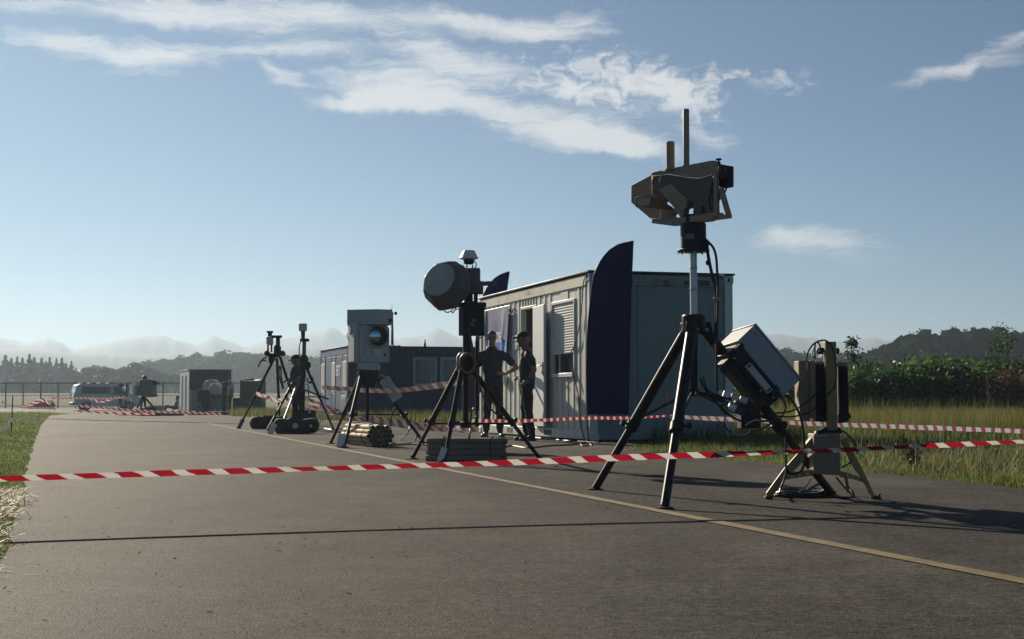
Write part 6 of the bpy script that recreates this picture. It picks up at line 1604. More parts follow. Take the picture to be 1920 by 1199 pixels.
def person(label, base, J, f, hf, mats, cap=None, glasses=False, hair=None, vox=.011, sleeves=.55, girth=1.0, group=None):
    """J: world joints; f: way the chest faces; hf: way the head faces"""
    t = thing('person', label, 'person', base, group)
    f = V((f[0], f[1], 0)).normalized(); s = UZ.cross(f).normalized()       # s: the person's left
    hf = V(hf).normalized(); hs = UZ.cross(hf).normalized(); hu = hf.cross(hs)
    H = V(J['head']); nk = V(J['neck']); ch = V(J['chest']); pv = V(J['pelvis'])
    mb = MB()
    # head with brow, nose, lips, chin, ears
    A = (hf, hs, hu)
    mb.ball(H + hu * .025 - hf * .012, (.098, .076, .095), A, 18, 12); mb.ball(H - hu * .035 + hf * .012, (.076, .060, .085), A, 16, 10)
    mb.ball(H - hu * .095 + hf * .055, (.030, .032, .024), A, 10, 7)
    mb.tube([H + hu * .022 + hf * .088, H - hu * .018 + hf * .112, H - hu * .028 + hf * .096], [.010, .016, .014], 8)
    mb.ball(H + hu * .033 + hf * .082, (.014, .05, .010), A, 10, 6); mb.ball(H - hu * .060 + hf * .085, (.012, .024, .010), A, 10, 6)
    for q in (-1, 1): mb.ball(H + hs * q * .078 - hf * .01 + hu * .0, (.022, .010, .034), A, 8, 6)
    limb(mb, [H - hu * .07 - hf * .02, nk + UZ * .02], [.056, .064])
    sl, sr, hl, hr = J['sl'], J['sr'], J['hl'], J['hr']
    up = (nk - pv).normalized()
    mb.ball(nk, (.07, .11, .06), (f, s, UZ), 14, 9)
    for sd in ('l', 'r'):
        sh, el, wr, hd = V(J['s' + sd]), V(J['e' + sd]), V(J['w' + sd]), J['h_dir_' + sd]
        limb(mb, [sh, sh.lerp(el, .5), el, el.lerp(wr, .3), wr], [.056, .050, .040, .043, .028])
        hand(mb, wr, V(hd[0]), V(hd[1]), hd[2])
    # trunk and legs under the clothes
    loft(mb, [(pv - UZ * .06, s, .13, f, .09), (pv.lerp(ch, .5), s, .12, f, .085), (ch, s, .14, f, .09), (nk - UZ * .03, s, .09, f, .06)], 16)
    for sd in ('l', 'r'): limb(mb, [J['h' + sd], J['k' + sd], J['a' + sd]], [.07, .05, .035], 10)
    fused('body', mb, mats['skin'], t, vox)
    # shirt
    g = girth; mb = MB(); wst = pv.lerp(ch, .45); ss = (V(J['sl']) - V(J['sr'])); ss.z *= 1; sx = ss.normalized()
    loft(mb, [(pv - UZ * .03, s, .175 * g, f, .125 * g), (pv + UZ * .07, s, .170 * g, f, .128 * g), (wst, s, .168 * g, f, .125 * g), (ch - UZ * .04, sx, .185 * g, f, .130 * g), (ch + UZ * .08, sx, .190 * g, f, .122 * g), (nk - UZ * .045, sx, .135 * g, f, .095), (nk + UZ * .015, sx, .075, f, .072)], 24)
    for sd in ('l', 'r'):
        sh, el = V(J['s' + sd]), V(J['e' + sd]); limb(mb, [nk.lerp(sh, .45) - UZ * .035, sh, sh.lerp(el, sleeves)], [.075, .076, .066])
    shirt = fused('shirt', mb, mats['shirt'], t, vox * 1.1, 3, fold=.013)
    mb = MB(); mb.lathe(nk + UZ * .012, UZ + f * .12, [(.066, 0), (.078, .0), (.074, .035), (.064, .036)], 20); mb.build('collar', mats['shirt'], shirt)
    # trousers
    mb = MB(); loft(mb, [(pv + UZ * .05, s, .160 * g, f, .115 * g), (pv - UZ * .02, s, .172 * g, f, .122 * g), (pv - UZ * .10, s, .172 * g, f, .118 * g)], 22)
    for sd in ('l', 'r'):
        h, k, a = V(J['h' + sd]), V(J['k' + sd]), V(J['a' + sd]); limb(mb, [h, h.lerp(k, .5), k, k.lerp(a, .45), a + UZ * .02], [.098 * g, .088, .068, .067, .058])
    tr = fused('trousers', mb, mats['trousers'], t, vox * 1.1, 3, fold=.016)
    mb = MB(); base_ = len(mb.v); loft(mb, [(pv + UZ * .012, s, .172 * g, f, .126 * g), (pv + UZ * .045, s, .172 * g, f, .126 * g)], 24); mb.build('belt', M_SHOE, tr)
    for sd in ('l', 'r'):
        a, td = V(J['a' + sd]), V(J['t' + sd]).normalized(); q = V((-td.y, td.x, 0)); mb = MB(); gz = 0 if J.get('ground', True) else a.z - .09
        mb.ball(V((a.x, a.y, gz + .055)) + td * .015, (.075, .046, .052), (td, q, UZ), 12, 8); mb.ball(V((a.x, a.y, gz + .038)) + td * .12, (.10, .048, .036), (td, q, UZ), 12, 8); mb.box(V((a.x, a.y, gz + .012)) + td * .07, (.27, .085, .022), (td, q, UZ))
        fused('shoe', mb, M_SHOE, t, vox, 2)
    if hair:
        mb = MB(); mb.ball(H + hu * .030 - hf * .020, (.107, .087, .101), A, 20, 14)
        mb2 = MB(); keep = [i for i, v in enumerate(mb.v) if (V(v) - H).dot(hu) > .058 or ((V(v) - H).dot(hf) < -.015 and (V(v) - H).dot(hu) > -.06)]
        ks = set(keep); ix = {v: i for i, v in enumerate(keep)}
        mb2.v = [mb.v[i] for i in keep]; mb2.f = [tuple(ix[i] for i in q) for q in mb.f if all(i in ks for i in q)]
        mb2.build('hair', hair, t, smooth=80)
    if cap:
        mb = MB(); mb.lathe(H + hu * .042 - hf * .006, hu, [(.104, 0), (.107, .02), (.098, .055), (.07, .085), (.025, .098)], 22); c = mb.build('cap', cap, t, smooth=60)
        pk = [H + hu * (.046 - .012 * (1 - math.cos(a))) + hf * (.085 + .085 * math.sin(a)) + hs * .082 * math.cos(a) for a in [math.pi * i / 12 for i in range(13)]]
        mb = MB(); mb.prism(pk, hu * .008); mb.build('cap_peak', cap, c, bevel=.002)
    if glasses:
        mb = MB()
        for q in (-1, 1): mb.ball(H + hu * .016 + hf * .092 + hs * q * .032, (.010, .030, .019), A, 12, 8)
        gl_ = mb.build('sunglasses', M_LENS, t)
    else:
        for q in (-1, 1): MB().ball(H + hu * .012 + hf * .083 + hs * q * .030, .0115, A, 10, 8).build('eye', M_SHOE, t)
    return t

def stand(Y, px, f, hf, dims):
    pass
# man facing the camera with his left hand on his hip
Ya = 27.6
P = lambda x, y, d=0.0: W(x, y, Ya + d)
def gnd(p): q = V(p); q.z = 0; return q
J = dict(head=P(922.5, 634), neck=P(922, 655, .02), chest=P(923, 679), pelvis=P(925, 716, .02), sl=P(946, 667, 0), sr=P(900.5, 667, 0), el=P(969, 690, .12), wl=P(947, 702, -.06), er=P(893, 696, .1), wr=P(897, 722, -.02),
         h_dir_l=(P(936, 700, -.12) - P(947, 702, -.06), V((-.2, .6, -.4)), .5), h_dir_r=(V((.06, -.1, -1)), V((.3, .8, 0)), .45),
         hl=P(933, 728, .02), hr=P(916, 728, .02), kl=P(936, 772, -.03), kr=P(914, 772, .0), al=P(938, 809, .05), ar=P(911, 807, .1), tl=V((.25, -1, 0)), tr=V((-.3, -1, 0)))
J['al'].z = J['ar'].z = .09
person('man in a dark polo facing the camera with one hand on his hip', gnd(P(924, 812)), J, (.12, -1), (.15, -.98, -.04), dict(skin=M_SKIN, shirt=M_POLO, trousers=M_TROU), glasses=True, hair=M_HAIR)
# man in profile with a cap
Yb = 24.9
P = lambda x, y, d=0.0: W(x, y, Yb + d)
J = dict(head=P(981, 637.5), neck=P(987, 657), chest=P(989, 682), pelvis=P(987.5, 718), sl=P(992, 668, -.20), sr=P(989, 667, .20), el=P(1002, 694, -.27), wl=P(990, 714, -.25), er=P(993, 694, .27), wr=P(979, 706, .2),
         h_dir_l=(P(978, 723, -.24) - P(990, 714, -.25), V((-.2, .3, -.3)), .4), h_dir_r=(V((-.9, 0, -.3)), V((0, .5, -.5)), .6),
         hl=P(988, 728, -.1), hr=P(987, 728, .1), kl=P(991, 772, -.10), kr=P(984, 772, .10), al=P(998, 816, -.12), ar=P(988, 815, .12), tl=V((-1, -.25, 0)), tr=V((-1, .1, 0)))
J['al'].z = J['ar'].z = .09
p2 = person('man in a navy cap and slate polo in profile before the open door', gnd(P(989, 820)), J, (-1, -.05), (-.98, -.1, -.05), dict(skin=M_SKIN, shirt=M_POLO2, trousers=M_TROU), cap=M_CAP, hair=M_HAIRG, girth=1.06)
wrist = V(J['el']).lerp(V(J['wl']), .86)
mb = MB(); d_ = (V(J['wl']) - V(J['el'])).normalized(); mb.lathe(wrist - d_ * .012, d_, [(.033, 0), (.036, .004), (.036, .02), (.033, .024)], 14); mb.build('watch', M_DARK, p2)
# man in a cap behind the small radars
Yc_ = 34.5
P = lambda x, y, d=0.0: W(x, y, Yc_ + d)
J = dict(head=P(555, 677), neck=P(560, 688), chest=P(561, 702), pelvis=P(560, 728), sl=P(566, 693, -.18), sr=P(552, 694, .17), el=P(560, 713, -.3), wl=P(548, 716, -.25), er=P(546, 711, .2), wr=P(541, 716, 0),
         h_dir_l=(V((-1, 0, -.1)), V((0, .3, -.6)), .6), h_dir_r=(V((-1, 0, 0)), V((0, -.3, -.6)), .6),
         hl=P(564, 735, -.08), hr=P(556, 735, .08), kl=P(565, 762, -.08), kr=P(553, 762, .08), al=P(567, 795, -.08), ar=P(558, 795, .1), tl=V((-1, -.3, 0)), tr=V((-1, .1, 0)))
J['al'].z = J['ar'].z = .09
person('man in a dark cap leaning over the small panel radar', gnd(P(561, 800)), J, (-1, -.35), (-.93, -.2, -.22), dict(skin=M_SKIN, shirt=M_POLO, trousers=M_TROU), cap=M_CAP, vox=.014)
# two people standing by the small container
def far_stand(label, px, head_y, Yq, shirt, trou, f, cap=None, hair=None, lean=0):
    x0 = W(px, 760, Yq).x; hh = W(px, head_y, Yq).z
    q = lambda dx, dy, z: V((x0 + dx, Yq + dy, z)); k = hh / 1.64
    fv = V(f).normalized(); sv = UZ.cross(V((fv.x, fv.y, 0)).normalized())
    b = lambda s_, f_, z: V((x0, Yq, z * k)) + sv * s_ + fv * f_
    J = dict(head=b(0, .02, 1.64), neck=b(0, 0, 1.47), chest=b(0, 0, 1.25), pelvis=b(0, 0, .95), sl=b(.2, 0, 1.40), sr=b(-.2, 0, 1.40), el=b(.27, -.03, 1.12), wl=b(.2, .16, .98), er=b(-.27, -.04, 1.12), wr=b(-.27, .06, .88),
             h_dir_l=(fv * .6 - UZ * .3 - sv * .5, -sv, .6), h_dir_r=(-UZ + fv * .1, fv, .5), hl=b(.09, 0, .86), hr=b(-.09, 0, .86), kl=b(.11, .02, .48), kr=b(-.10, -.02, .48), al=b(.13, -.02, .09), ar=b(-.12, -.04, .09), tl=fv, tr=fv)
    J['al'].z = J['ar'].z = .09
    return person(label, V((x0, Yq, 0)), J, f, (fv.x, fv.y, -.1), dict(skin=M_SKIN, shirt=shirt, trousers=trou), cap=cap, hair=hair, vox=.018)
far_stand('distant person in dark clothes standing close to the dome radars', 419.5, 720, 85.5, M_POLO, M_TROU, (-.8, -.6, 0), hair=M_HAIRG)
far_stand('distant person in a light grey shirt standing at the corner of the small container', 431.5, 717.5, 86, M_SHIRTL, M_TROU, (-.9, -.4, 0), cap=mat('pale cap', (.4, .42, .42), .8))
# seated person stretched out beside the container
Ys = 90.0
P = lambda x, y, d=0.0: W(x, y, Ys + d)
J = dict(head=P(332.5, 746.5), neck=P(332.5, 751), chest=P(331.5, 757), pelvis=P(330, 764.5), sl=P(332, 753, -.18), sr=P(332, 753, .18), el=P(328, 759, -.24), wl=P(324, 760.5, -.18), er=P(328, 759, .24), wr=P(324, 760.5, .18),
         h_dir_l=(V((-1, 0, -.1)), V((0, .3, -.6)), .6), h_dir_r=(V((-1, 0, 0)), V((0, -.3, -.6)), .6), hl=P(328, 765.5, -.09), hr=P(328, 765.5, .09), kl=P(313, 762, -.1), kr=P(312, 761.5, .12), al=P(308, 770, -.12), ar=P(306, 769, .12), tl=V((-1, 0, 0)), tr=V((-1, .1, 0)))
J['al'].z = J['ar'].z = .09
person('distant person in purple trousers seated against the small container, legs stretched out', gnd(P(330, 770)), J, (-1, -.1), (-1, -.1, -.1), dict(skin=M_SKIN, shirt=M_SHIRTL, trousers=M_PURP), hair=M_HAIR, vox=.018)
seat = thing('camp_stool', 'low camp stool under the seated person beside the small container', 'stool', gnd(P(330, 770)))
cs = P(330, 768.5); cs.z = .30
MB().box(cs, (.42, .42, .05)).build('seat', M_DARK, seat, bevel=.015)
for sx in (-.17, .17):
    for sy in (-.17, .17): MB().tube([V((cs.x + sx, cs.y + sy, .28)), V((cs.x + sx * 1.15, cs.y + sy * 1.15, 0))], .018, 7).build('leg', M_BOLT, seat)

# ------------------------------------------------------------------ trees, woods, hedge
def leaf_mat(name, col, transl=.4, island=.45, var=.25, rough=.55):
    return mat(name, col, rough, var=var, vscale=.6, island=island, transl=transl, spec=.3)
M_BARK = mat('grey brown bark', (.07, .055, .04), .9, var=.3, vscale=4, bump=.4, bscale=20)
def leaf_cloud(cent, size, seed, aspect=1.0, droop=0.0):
    """leaf quads, one pair of triangles each: numpy arrays of centres and sizes"""
    r = np.random.default_rng(seed); n = len(cent)
    d = r.normal(size=(n, 3)); d[:, 2] = d[:, 2] * .6 - droop; d /= np.linalg.norm(d, axis=1)[:, None]
    u = r.normal(size=(n, 3)); u -= d * (u * d).sum(1)[:, None]; u /= np.linalg.norm(u, axis=1)[:, None]
    s = (size * r.uniform(.6, 1.3, n))[:, None]
    v = np.empty((n, 4, 3)); v[:, 0] = cent - d * s; v[:, 1] = cent + u * s * aspect; v[:, 2] = cent + d * s; v[:, 3] = cent - u * s * aspect
    return v.reshape(-1, 3)
def quads(name, v, m):
    n = len(v) // 4; return np_mesh(name, v, np.arange(n * 4), np.full(n, 4), m)
def shell_points(n, blobs, seed, inner=.55):
    r = np.random.default_rng(seed); out = []
    w = np.array([b[3] * b[4] * b[5] for b in blobs]) ** (2 / 3); w /= w.sum()
    for b, k in zip(blobs, (w * n).astype(int) + 1):
        d = r.normal(size=(k, 3)); d /= np.linalg.norm(d, axis=1)[:, None]
        rad = (inner + (1 - inner) * r.random(k) ** .5)[:, None]
        rad *= 1 + .18 * np.sin(d[:, :1] * 5 + b[0]) * np.cos(d[:, 1:2] * 6 + b[1])
        out.append(np.array(b[:3]) + d * rad * np.array(b[3:6]))
    return np.concatenate(out)

# distant wooded hills: a mass nobody could count, one object each, on an earth rise
def ico():
    t = (1 + 5 ** .5) / 2; v = [(-1, t, 0), (1, t, 0), (-1, -t, 0), (1, -t, 0), (0, -1, t), (0, 1, t), (0, -1, -t), (0, 1, -t), (t, 0, -1), (t, 0, 1), (-t, 0, -1), (-t, 0, 1)]
    f = [(0, 11, 5), (0, 5, 1), (0, 1, 7), (0, 7, 10), (0, 10, 11), (1, 5, 9), (5, 11, 4), (11, 10, 2), (10, 7, 6), (7, 1, 8), (3, 9, 4), (3, 4, 2), (3, 2, 6), (3, 6, 8), (3, 8, 9), (4, 9, 5), (2, 4, 11), (6, 2, 10), (8, 6, 7), (9, 8, 1)]
    v = np.array(v, float); v /= np.linalg.norm(v[0]); f = np.array(f)
    # one subdivision
    vs = [tuple(p) for p in v]; cache = {}; nf = []
    def mid(a, b):
        k = (min(a, b), max(a, b))
        if k not in cache: p = (np.array(vs[a]) + np.array(vs[b])) / 2; vs.append(tuple(p / np.linalg.norm(p))); cache[k] = len(vs) - 1
        return cache[k]
    for a, b, c in f:
        x, y, z = mid(a, b), mid(b, c), mid(c, a); nf += [(a, x, z), (b, y, x), (c, z, y), (x, y, z)]
    return np.array(vs), np.array(nf)
ICO_V, ICO_F = ico()
def crowns(name, cent, rad, m, label, seed, conifer=None):
    """many leafy crowns in one mesh: lumpy balls with loose leaf tufts on them"""
    r = np.random.default_rng(seed); n = len(cent); k = len(ICO_V)
    v = np.repeat(ICO_V[None], n, 0)
    jit = 1 + r.normal(scale=.16, size=(n, k, 1)); v = v * jit
    v = v * rad[:, None, :] + cent[:, None, :]
    f = (ICO_F[None] + (np.arange(n) * k)[:, None, None]).reshape(-1, 3)
    tuft = 90
    d = r.normal(size=(n, tuft, 3)); d[..., 2] = np.abs(d[..., 2]) * 1.1 - .3; d /= np.linalg.norm(d, axis=2)[..., None]
    c = (cent[:, None, :] + d * rad[:, None, :] * r.uniform(.85, 1.16, (n, tuft, 1))).reshape(-1, 3)
    lv = leaf_cloud(c, rad.mean() * .14, seed + 1, .7)
    V_ = np.concatenate([v.reshape(-1, 3), lv]); F_ = np.concatenate([f.ravel(), np.arange(len(lv)) + n * k])
    S_ = np.concatenate([np.full(len(f), 3), np.full(len(lv) // 4, 4)])
    o = np_mesh(name, V_, F_, S_, m, True); return tag(o, label, kind='stuff')
def wood_hill(name, lab, f, Y, depth, p0, p1, n, rad, m, ground_m, seed, bare=8.0):
    r = np.random.default_rng(seed); rows = []
    K = 7
    for j in range(K):
        t = j / (K - 1); row = []
        for px in range(p0, p1 + 1, 10):
            y = Y - depth * (1 - t); top = W(px, f(px), Y)
            h = max(0, top.z - rad * 1.6 - ground_z(0, Y)) * math.sin(t * math.pi / 2)
            x = top.x * (y / Y) ; row.append(V((x, y, ground_z(x, y) + h - (.5 if t == 0 else 0))))
        rows.append(row)
    back = [V((p.x, p.y + depth, -1)) for p in rows[-1]]
    mb = MB(); mb.sheet(rows + [back]); tag(mb.build(name + '_rise', ground_m, smooth=70), lab + ', the rise under it', kind='structure')
    px = r.uniform(p0, p1, n); t = r.random(n) ** .75
    nt = int((p1 - p0) / 4.0); px[:nt] = np.linspace(p0, p1, nt) + r.normal(scale=1.5, size=nt); t[:nt] = 1.0 - r.random(nt) * .04
    cent = np.empty((n, 3)); rr = np.empty((n, 3))
    for i in range(n):
        y = Y - depth * (1 - t[i]); top = W(px[i], f(px[i]), Y); h = max(0, top.z - rad * 1.6 - ground_z(0, Y)) * math.sin(t[i] * math.pi / 2)
        k = rad * r.uniform(.65, 1.15); z = ground_z(0, y) + h + k * r.uniform(.35, .75)
        if i < nt: z += r.normal() * rad * .12
        cent[i] = (top.x * y / Y, y, z); rr[i] = (k, k, k * r.uniform(.85, 1.25))
    return crowns(name, cent, rr, m, lab, seed)
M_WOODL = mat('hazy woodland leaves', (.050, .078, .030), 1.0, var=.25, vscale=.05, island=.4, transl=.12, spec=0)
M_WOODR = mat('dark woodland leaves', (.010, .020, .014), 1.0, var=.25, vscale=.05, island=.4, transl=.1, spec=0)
f_left = skyline([(240, 700), (262, 694), (272, 689), (285, 686), (310, 683), (335, 679), (365, 675), (400, 673), (440, 674), (470, 673), (500, 675), (540, 676), (590, 680), (640, 684), (720, 684), (900, 694), (1000, 700)])
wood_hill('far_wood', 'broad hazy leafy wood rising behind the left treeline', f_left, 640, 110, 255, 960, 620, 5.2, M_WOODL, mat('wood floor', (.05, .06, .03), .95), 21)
f_right = skyline([(1440, 690), (1500, 676), (1580, 676), (1600, 676), (1625, 666), (1650, 654), (1680, 646), (1700, 641), (1725, 633), (1760, 630), (1780, 629), (1800, 630), (1830, 629), (1870, 627), (1905, 630), (1935, 632), (2050, 630), (2200, 640)])
wood_hill('hill_wood', 'dark wooded hill rising at the right behind the hedge', f_right, 270, 60, 1570, 2200, 700, 2.1, M_WOODR, mat('hill wood floor', (.03, .04, .02), .95), 33)
f_mid = skyline([(960, 700), (1380, 676), (1440, 668), (1485, 665), (1510, 667), (1540, 676), (1600, 684)])
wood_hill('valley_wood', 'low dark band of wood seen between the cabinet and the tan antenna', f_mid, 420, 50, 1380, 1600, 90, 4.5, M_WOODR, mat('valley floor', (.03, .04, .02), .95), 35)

# individual trees of the left treeline
def conifer(h, seed, m):
    r = np.random.default_rng(seed)
    t = thing('conifer', None, 'tree', (0, 0, 0))
    MB().tube([V((0, 0, -.3)), V((.05, 0, h * .5)), V((0, 0, h * .97))], [h * .018, h * .012, .03], 7).build('trunk', M_BARK, t)
    n = 5200; z = r.random(n) ** 1.25; w = (1 - z) ** 1.05 * .36 * h + .006 * h
    w *= .72 + .28 * np.sin(z * 46 + 2 * r.random(n))
    a = r.random(n) * 2 * np.pi; q = r.random(n) ** .4
    c = np.stack([np.cos(a) * w * q, np.sin(a) * w * q, h * (.06 + .94 * z) - w * q * .35], 1)
    o = quads('crown', leaf_cloud(c, h * .020, seed + 1, .45, .6), m); o.parent = t; return t
def broadleaf(h, w, seed, m, n=3000):
    r = np.random.default_rng(seed); t = thing('broadleaf_tree', None, 'tree', (0, 0, 0))
    tr = MB(); tr.tube([V((0, 0, -.3)), V((.1, 0, h * .3)), V((0, .1, h * .6))], [h * .028, h * .02, h * .008], 8)
    tr.build('trunk', M_BARK, t)
    for k in range(5):
        a = k * 1.3; MB().tube([V((.05, 0, h * (.28 + .05 * k))), V((math.cos(a) * w * .25, math.sin(a) * w * .25, h * (.5 + .05 * k))), V((math.cos(a) * w * .4, math.sin(a) * w * .4, h * (.62 + .06 * k)))], [h * .012, h * .008, h * .003], 6).build('limb', M_BARK, t)
    bl_ = [(0, 0, h * .62, w * .42, w * .42, h * .34)]
    for k in range(9):
        a = r.random() * 6.28; q = r.random() ** .5 * w * .32; z = h * r.uniform(.38, .86); bl_.append((math.cos(a) * q, math.sin(a) * q, z, w * r.uniform(.14, .24), w * r.uniform(.14, .24), h * r.uniform(.1, .16)))
    o = quads('crown', leaf_cloud(shell_points(n, bl_, seed), h * .030, seed + 2, .7), m); o.parent = t; return t
M_CON = leaf_mat('conifer needles', (.022, .042, .024), .1, .4)
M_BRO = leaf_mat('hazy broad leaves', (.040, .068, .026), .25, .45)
con = [conifer(16, 51, M_CON), conifer(16, 61, M_CON), conifer(16, 71, M_CON)]
used = set()
ordn = ['first', 'second', 'third', 'fourth', 'fifth', 'sixth', 'seventh', 'eighth', 'ninth', 'tenth', 'eleventh', 'twelfth', 'thirteenth', 'fourteenth', 'fifteenth', 'sixteenth', 'seventeenth', 'eighteenth', 'nineteenth', 'twentieth']
tops = [(-22, 672), (-6, 674), (9, 668), (20, 674), (31, 671), (41, 673), (54, 666), (63, 672), (77, 673), (92, 672), (85, 680), (105, 674), (115, 673), (123, 683), (133, 679), (141, 692), (70, 682), (47, 684), (15, 684), (99, 688)]
tops_sorted = sorted(tops)
def place(protos, i, px, ytop, Y, h0, label, group, sc=1.0):
    p = protos[i % len(protos)]; o = p if (id(p) not in used) else copy_tree(p); used.add(id(p))
    b = W(px, 740, Y); z0 = ground_z(b.x, Y); h = W(px, ytop, Y).z - z0; s = h / h0
    o.location = (b.x, Y, z0); o.scale = (s * sc, s * sc, s); o.rotation_euler = (0, 0, i * 2.1); o['label'] = label; o['group'] = group; return o
for i, (px, yt) in enumerate(tops_sorted):
    place(con, i, px, yt, 430 + 12 * (i % 4), 15.6, 'dark pointed conifer in the hazy treeline, ' + ordn[i] + ' from the left edge', 'conifers of the far treeline', 1.0 + .5 * ((i * 7) % 5) / 4)
bro = [broadleaf(12, 11, 81, M_BRO), broadleaf(12, 12, 91, M_BRO)]
btops = [(120, 700, 1), (150, 700, 1), (164, 689, 1.1), (178, 686, 1.1), (196, 689, 1.1), (212, 697, 1), (226, 692, 1), (240, 688, 1.0), (252, 680, 1.0), (264, 686, 1), (278, 692, 1.1), (292, 698, 1.1), (36, 700, 1.1), (90, 702, 1.1), (310, 700, 1.1), (330, 702, 1.1)]
for i, (px, yt, sc) in enumerate(sorted(btops)):
    place(bro, i, px, yt, 400 + 14 * (i % 3), 11.6, 'rounded leafy tree at the foot of the far treeline, ' + ordn[i] + ' from the left', 'leafy trees of the far treeline', sc)

# hedge of tall weeds and shrubs on the right, each clump its own plant
M_HEDGE = [leaf_mat('weed leaves deep green', (.044, .090, .022), .5, .5), leaf_mat('weed leaves fresh green', (.072, .135, .030), .5, .5), leaf_mat('weed leaves bluish green', (.036, .082, .036), .5, .5)]
M_STEM = mat('green brown stem', (.07, .075, .03), .8, var=.3)
M_BROWN = leaf_mat('dead brown foliage', (.15, .085, .05), .4, .4)
def weeds(label, px, ytop, Y, width, nst, m, seed, leaf=.075, cat='shrub', name='shrub', lean=.12, ball_=0):
    r = np.random.default_rng(seed); b = W(px, 745, Y); h = W(px, ytop, Y).z
    t = thing(name, label, cat, V((b.x, Y, 0)), 'shrubs of the right hedge')
    sm = MB(); C_ = []
    for k in range(nst):
        x, y = r.normal() * width * .42, r.normal() * width * .3; hh = h * r.uniform(.42, 1.04) * (1 - .25 * min(1, abs(x) / width))
        x = max(-width, min(width, x)); lx, ly = r.normal() * lean * hh, r.normal() * lean * hh
        p = [V((b.x + x, Y + y, 0)), V((b.x + x + lx * .4, Y + y + ly * .4, hh * .55)), V((b.x + x + lx, Y + y + ly, hh))]
        if k % 3 == 0: sm.tube(p, [.012, .009, .004], 4, caps=False)
        q = r.random(34) ** .8 * .93 + .07
        for z in q:
            i = 0 if z < .55 else 1; u = z / .55 if i == 0 else (z - .55) / .45; c = p[i].lerp(p[i + 1], u)
            w = .17 * (1.15 - z * .8); C_.append((c.x + r.normal() * w, c.y + r.normal() * w, max(.03, c.z + r.normal() * .05)))
    sm.build('stems', M_STEM, t, smooth=0)
    v = leaf_cloud(np.array(C_), leaf, seed + 5, .42, .35); v -= np.array([b.x, Y, 0])
    o = quads('foliage', v, m); o.parent = t; return t
hd = [(1402, 688, 47, 1.2, 60, 0, 'low dark green shrub seen under the white cabinet'), (1478, 690, 48, 1.0, 60, 2, 'dark shrub just left of the tan antenna panels'), (1520, 700, 49, 1.0, 60, 0, 'dim shrub half hidden behind the tan antenna panels'),
      (1604, 684, 45, .95, 100, 1, 'light green shrub right beside the tan antenna panel'), (1632, 668, 47, 1.1, 130, 0, 'dark shrub below the lone sapling'), (1668, 676, 45, 1.1, 130, 2, 'bluish shrub left of the bright hedge hump'),
      (1706, 674, 46, 1.1, 130, 1, 'shrub left flank of the bright hedge hump'), (1733, 661, 45, 1.25, 190, 1, 'brightest and tallest rounded shrub in the middle of the hedge'), (1768, 672, 46, 1.1, 130, 0, 'shrub on the right flank of the bright hedge hump'),
      (1800, 673, 45, 1.1, 130, 2, 'bluish leafy shrub in the right half of the hedge'), (1832, 671, 44.5, 1.0, 130, 1, 'leafy shrub with pale flowers left of the fence post'), (1862, 664, 46, 1.0, 130, 0, 'dark shrub behind the wooden fence post'),
      (1905, 668, 47, 1.3, 150, 0, 'dark shrub at the right edge behind the brown one'), (1950, 660, 46, 1.4, 130, 2, 'shrub cut by the right edge of view')]
for i, (px, yt, Y, w, n_, mi, lab) in enumerate(hd): weeds(lab, px, yt, Y, w, int(n_ * .8), M_HEDGE[mi], 200 + i, leaf=.10)
weeds('dead reddish brown shrub in front of the hedge at the right', 1893, 682, 43, .75, 110, M_BROWN, 300, .05)
# taller thin trees in the hedge
def sapling(label, px, ytop, Y, n, spread, m, seed, leaf=.07):
    r = np.random.default_rng(seed); b = W(px, 745, Y); h = W(px, ytop, Y).z; t = thing('sapling', label, 'tree', V((b.x, Y, 0)))
    q = [V((b.x, Y, 0)), V((b.x + .06, Y, h * .5)), V((b.x + .02, Y, h))]
    MB().tube(q, [.035, .022, .006], 7).build('trunk', M_BARK, t); C_ = []
    for k in range(14):
        z = h * r.uniform(.4, .95); a = r.random() * 6.28; ln = spread * (1.15 - z / h) * r.uniform(.6, 1.2); p0 = V((b.x + .03, Y, z)); p1 = p0 + V((math.cos(a) * ln, math.sin(a) * ln, ln * .7))
        MB().tube([p0, p0.lerp(p1, .5) + UZ * .04, p1], [.012, .008, .003], 5).build('branch', M_BARK, t)
        for j in range(n // 14):
            c = p0.lerp(p1, r.uniform(.35, 1.08)); C_.append((c.x + r.normal() * .09, c.y + r.normal() * .09, c.z + r.normal() * .09))
    v = leaf_cloud(np.array(C_), leaf, seed + 1, .5, .2) - np.array([b.x, Y, 0]); o = quads('crown', v, m); o.parent = t; return t
sapling('lone sapling with dark leaves rising above the hedge beside the tan antenna', 1596, 633, 46.5, 330, .55, M_HEDGE[2], 401, .075)
sapling('thin feathery young tree rising over the hedge near the right edge', 1868, 630, 47, 380, .75, M_HEDGE[0], 402, .06)
sapling('bare topped young tree with a pole-like stem at the right', 1888, 610, 48, 420, .9, M_HEDGE[0], 403, .055)
mb = MB(); mb.tube([V((W(1851, 745, 43).x, 43, 0)), W(1852, 702, 43)], .04, 8); mb.top('fence_post', mat('grey weathered post', (.16, .14, .11), .85, var=.3, bump=.3), 'grey wooden post standing in front of the right hedge', 'post')

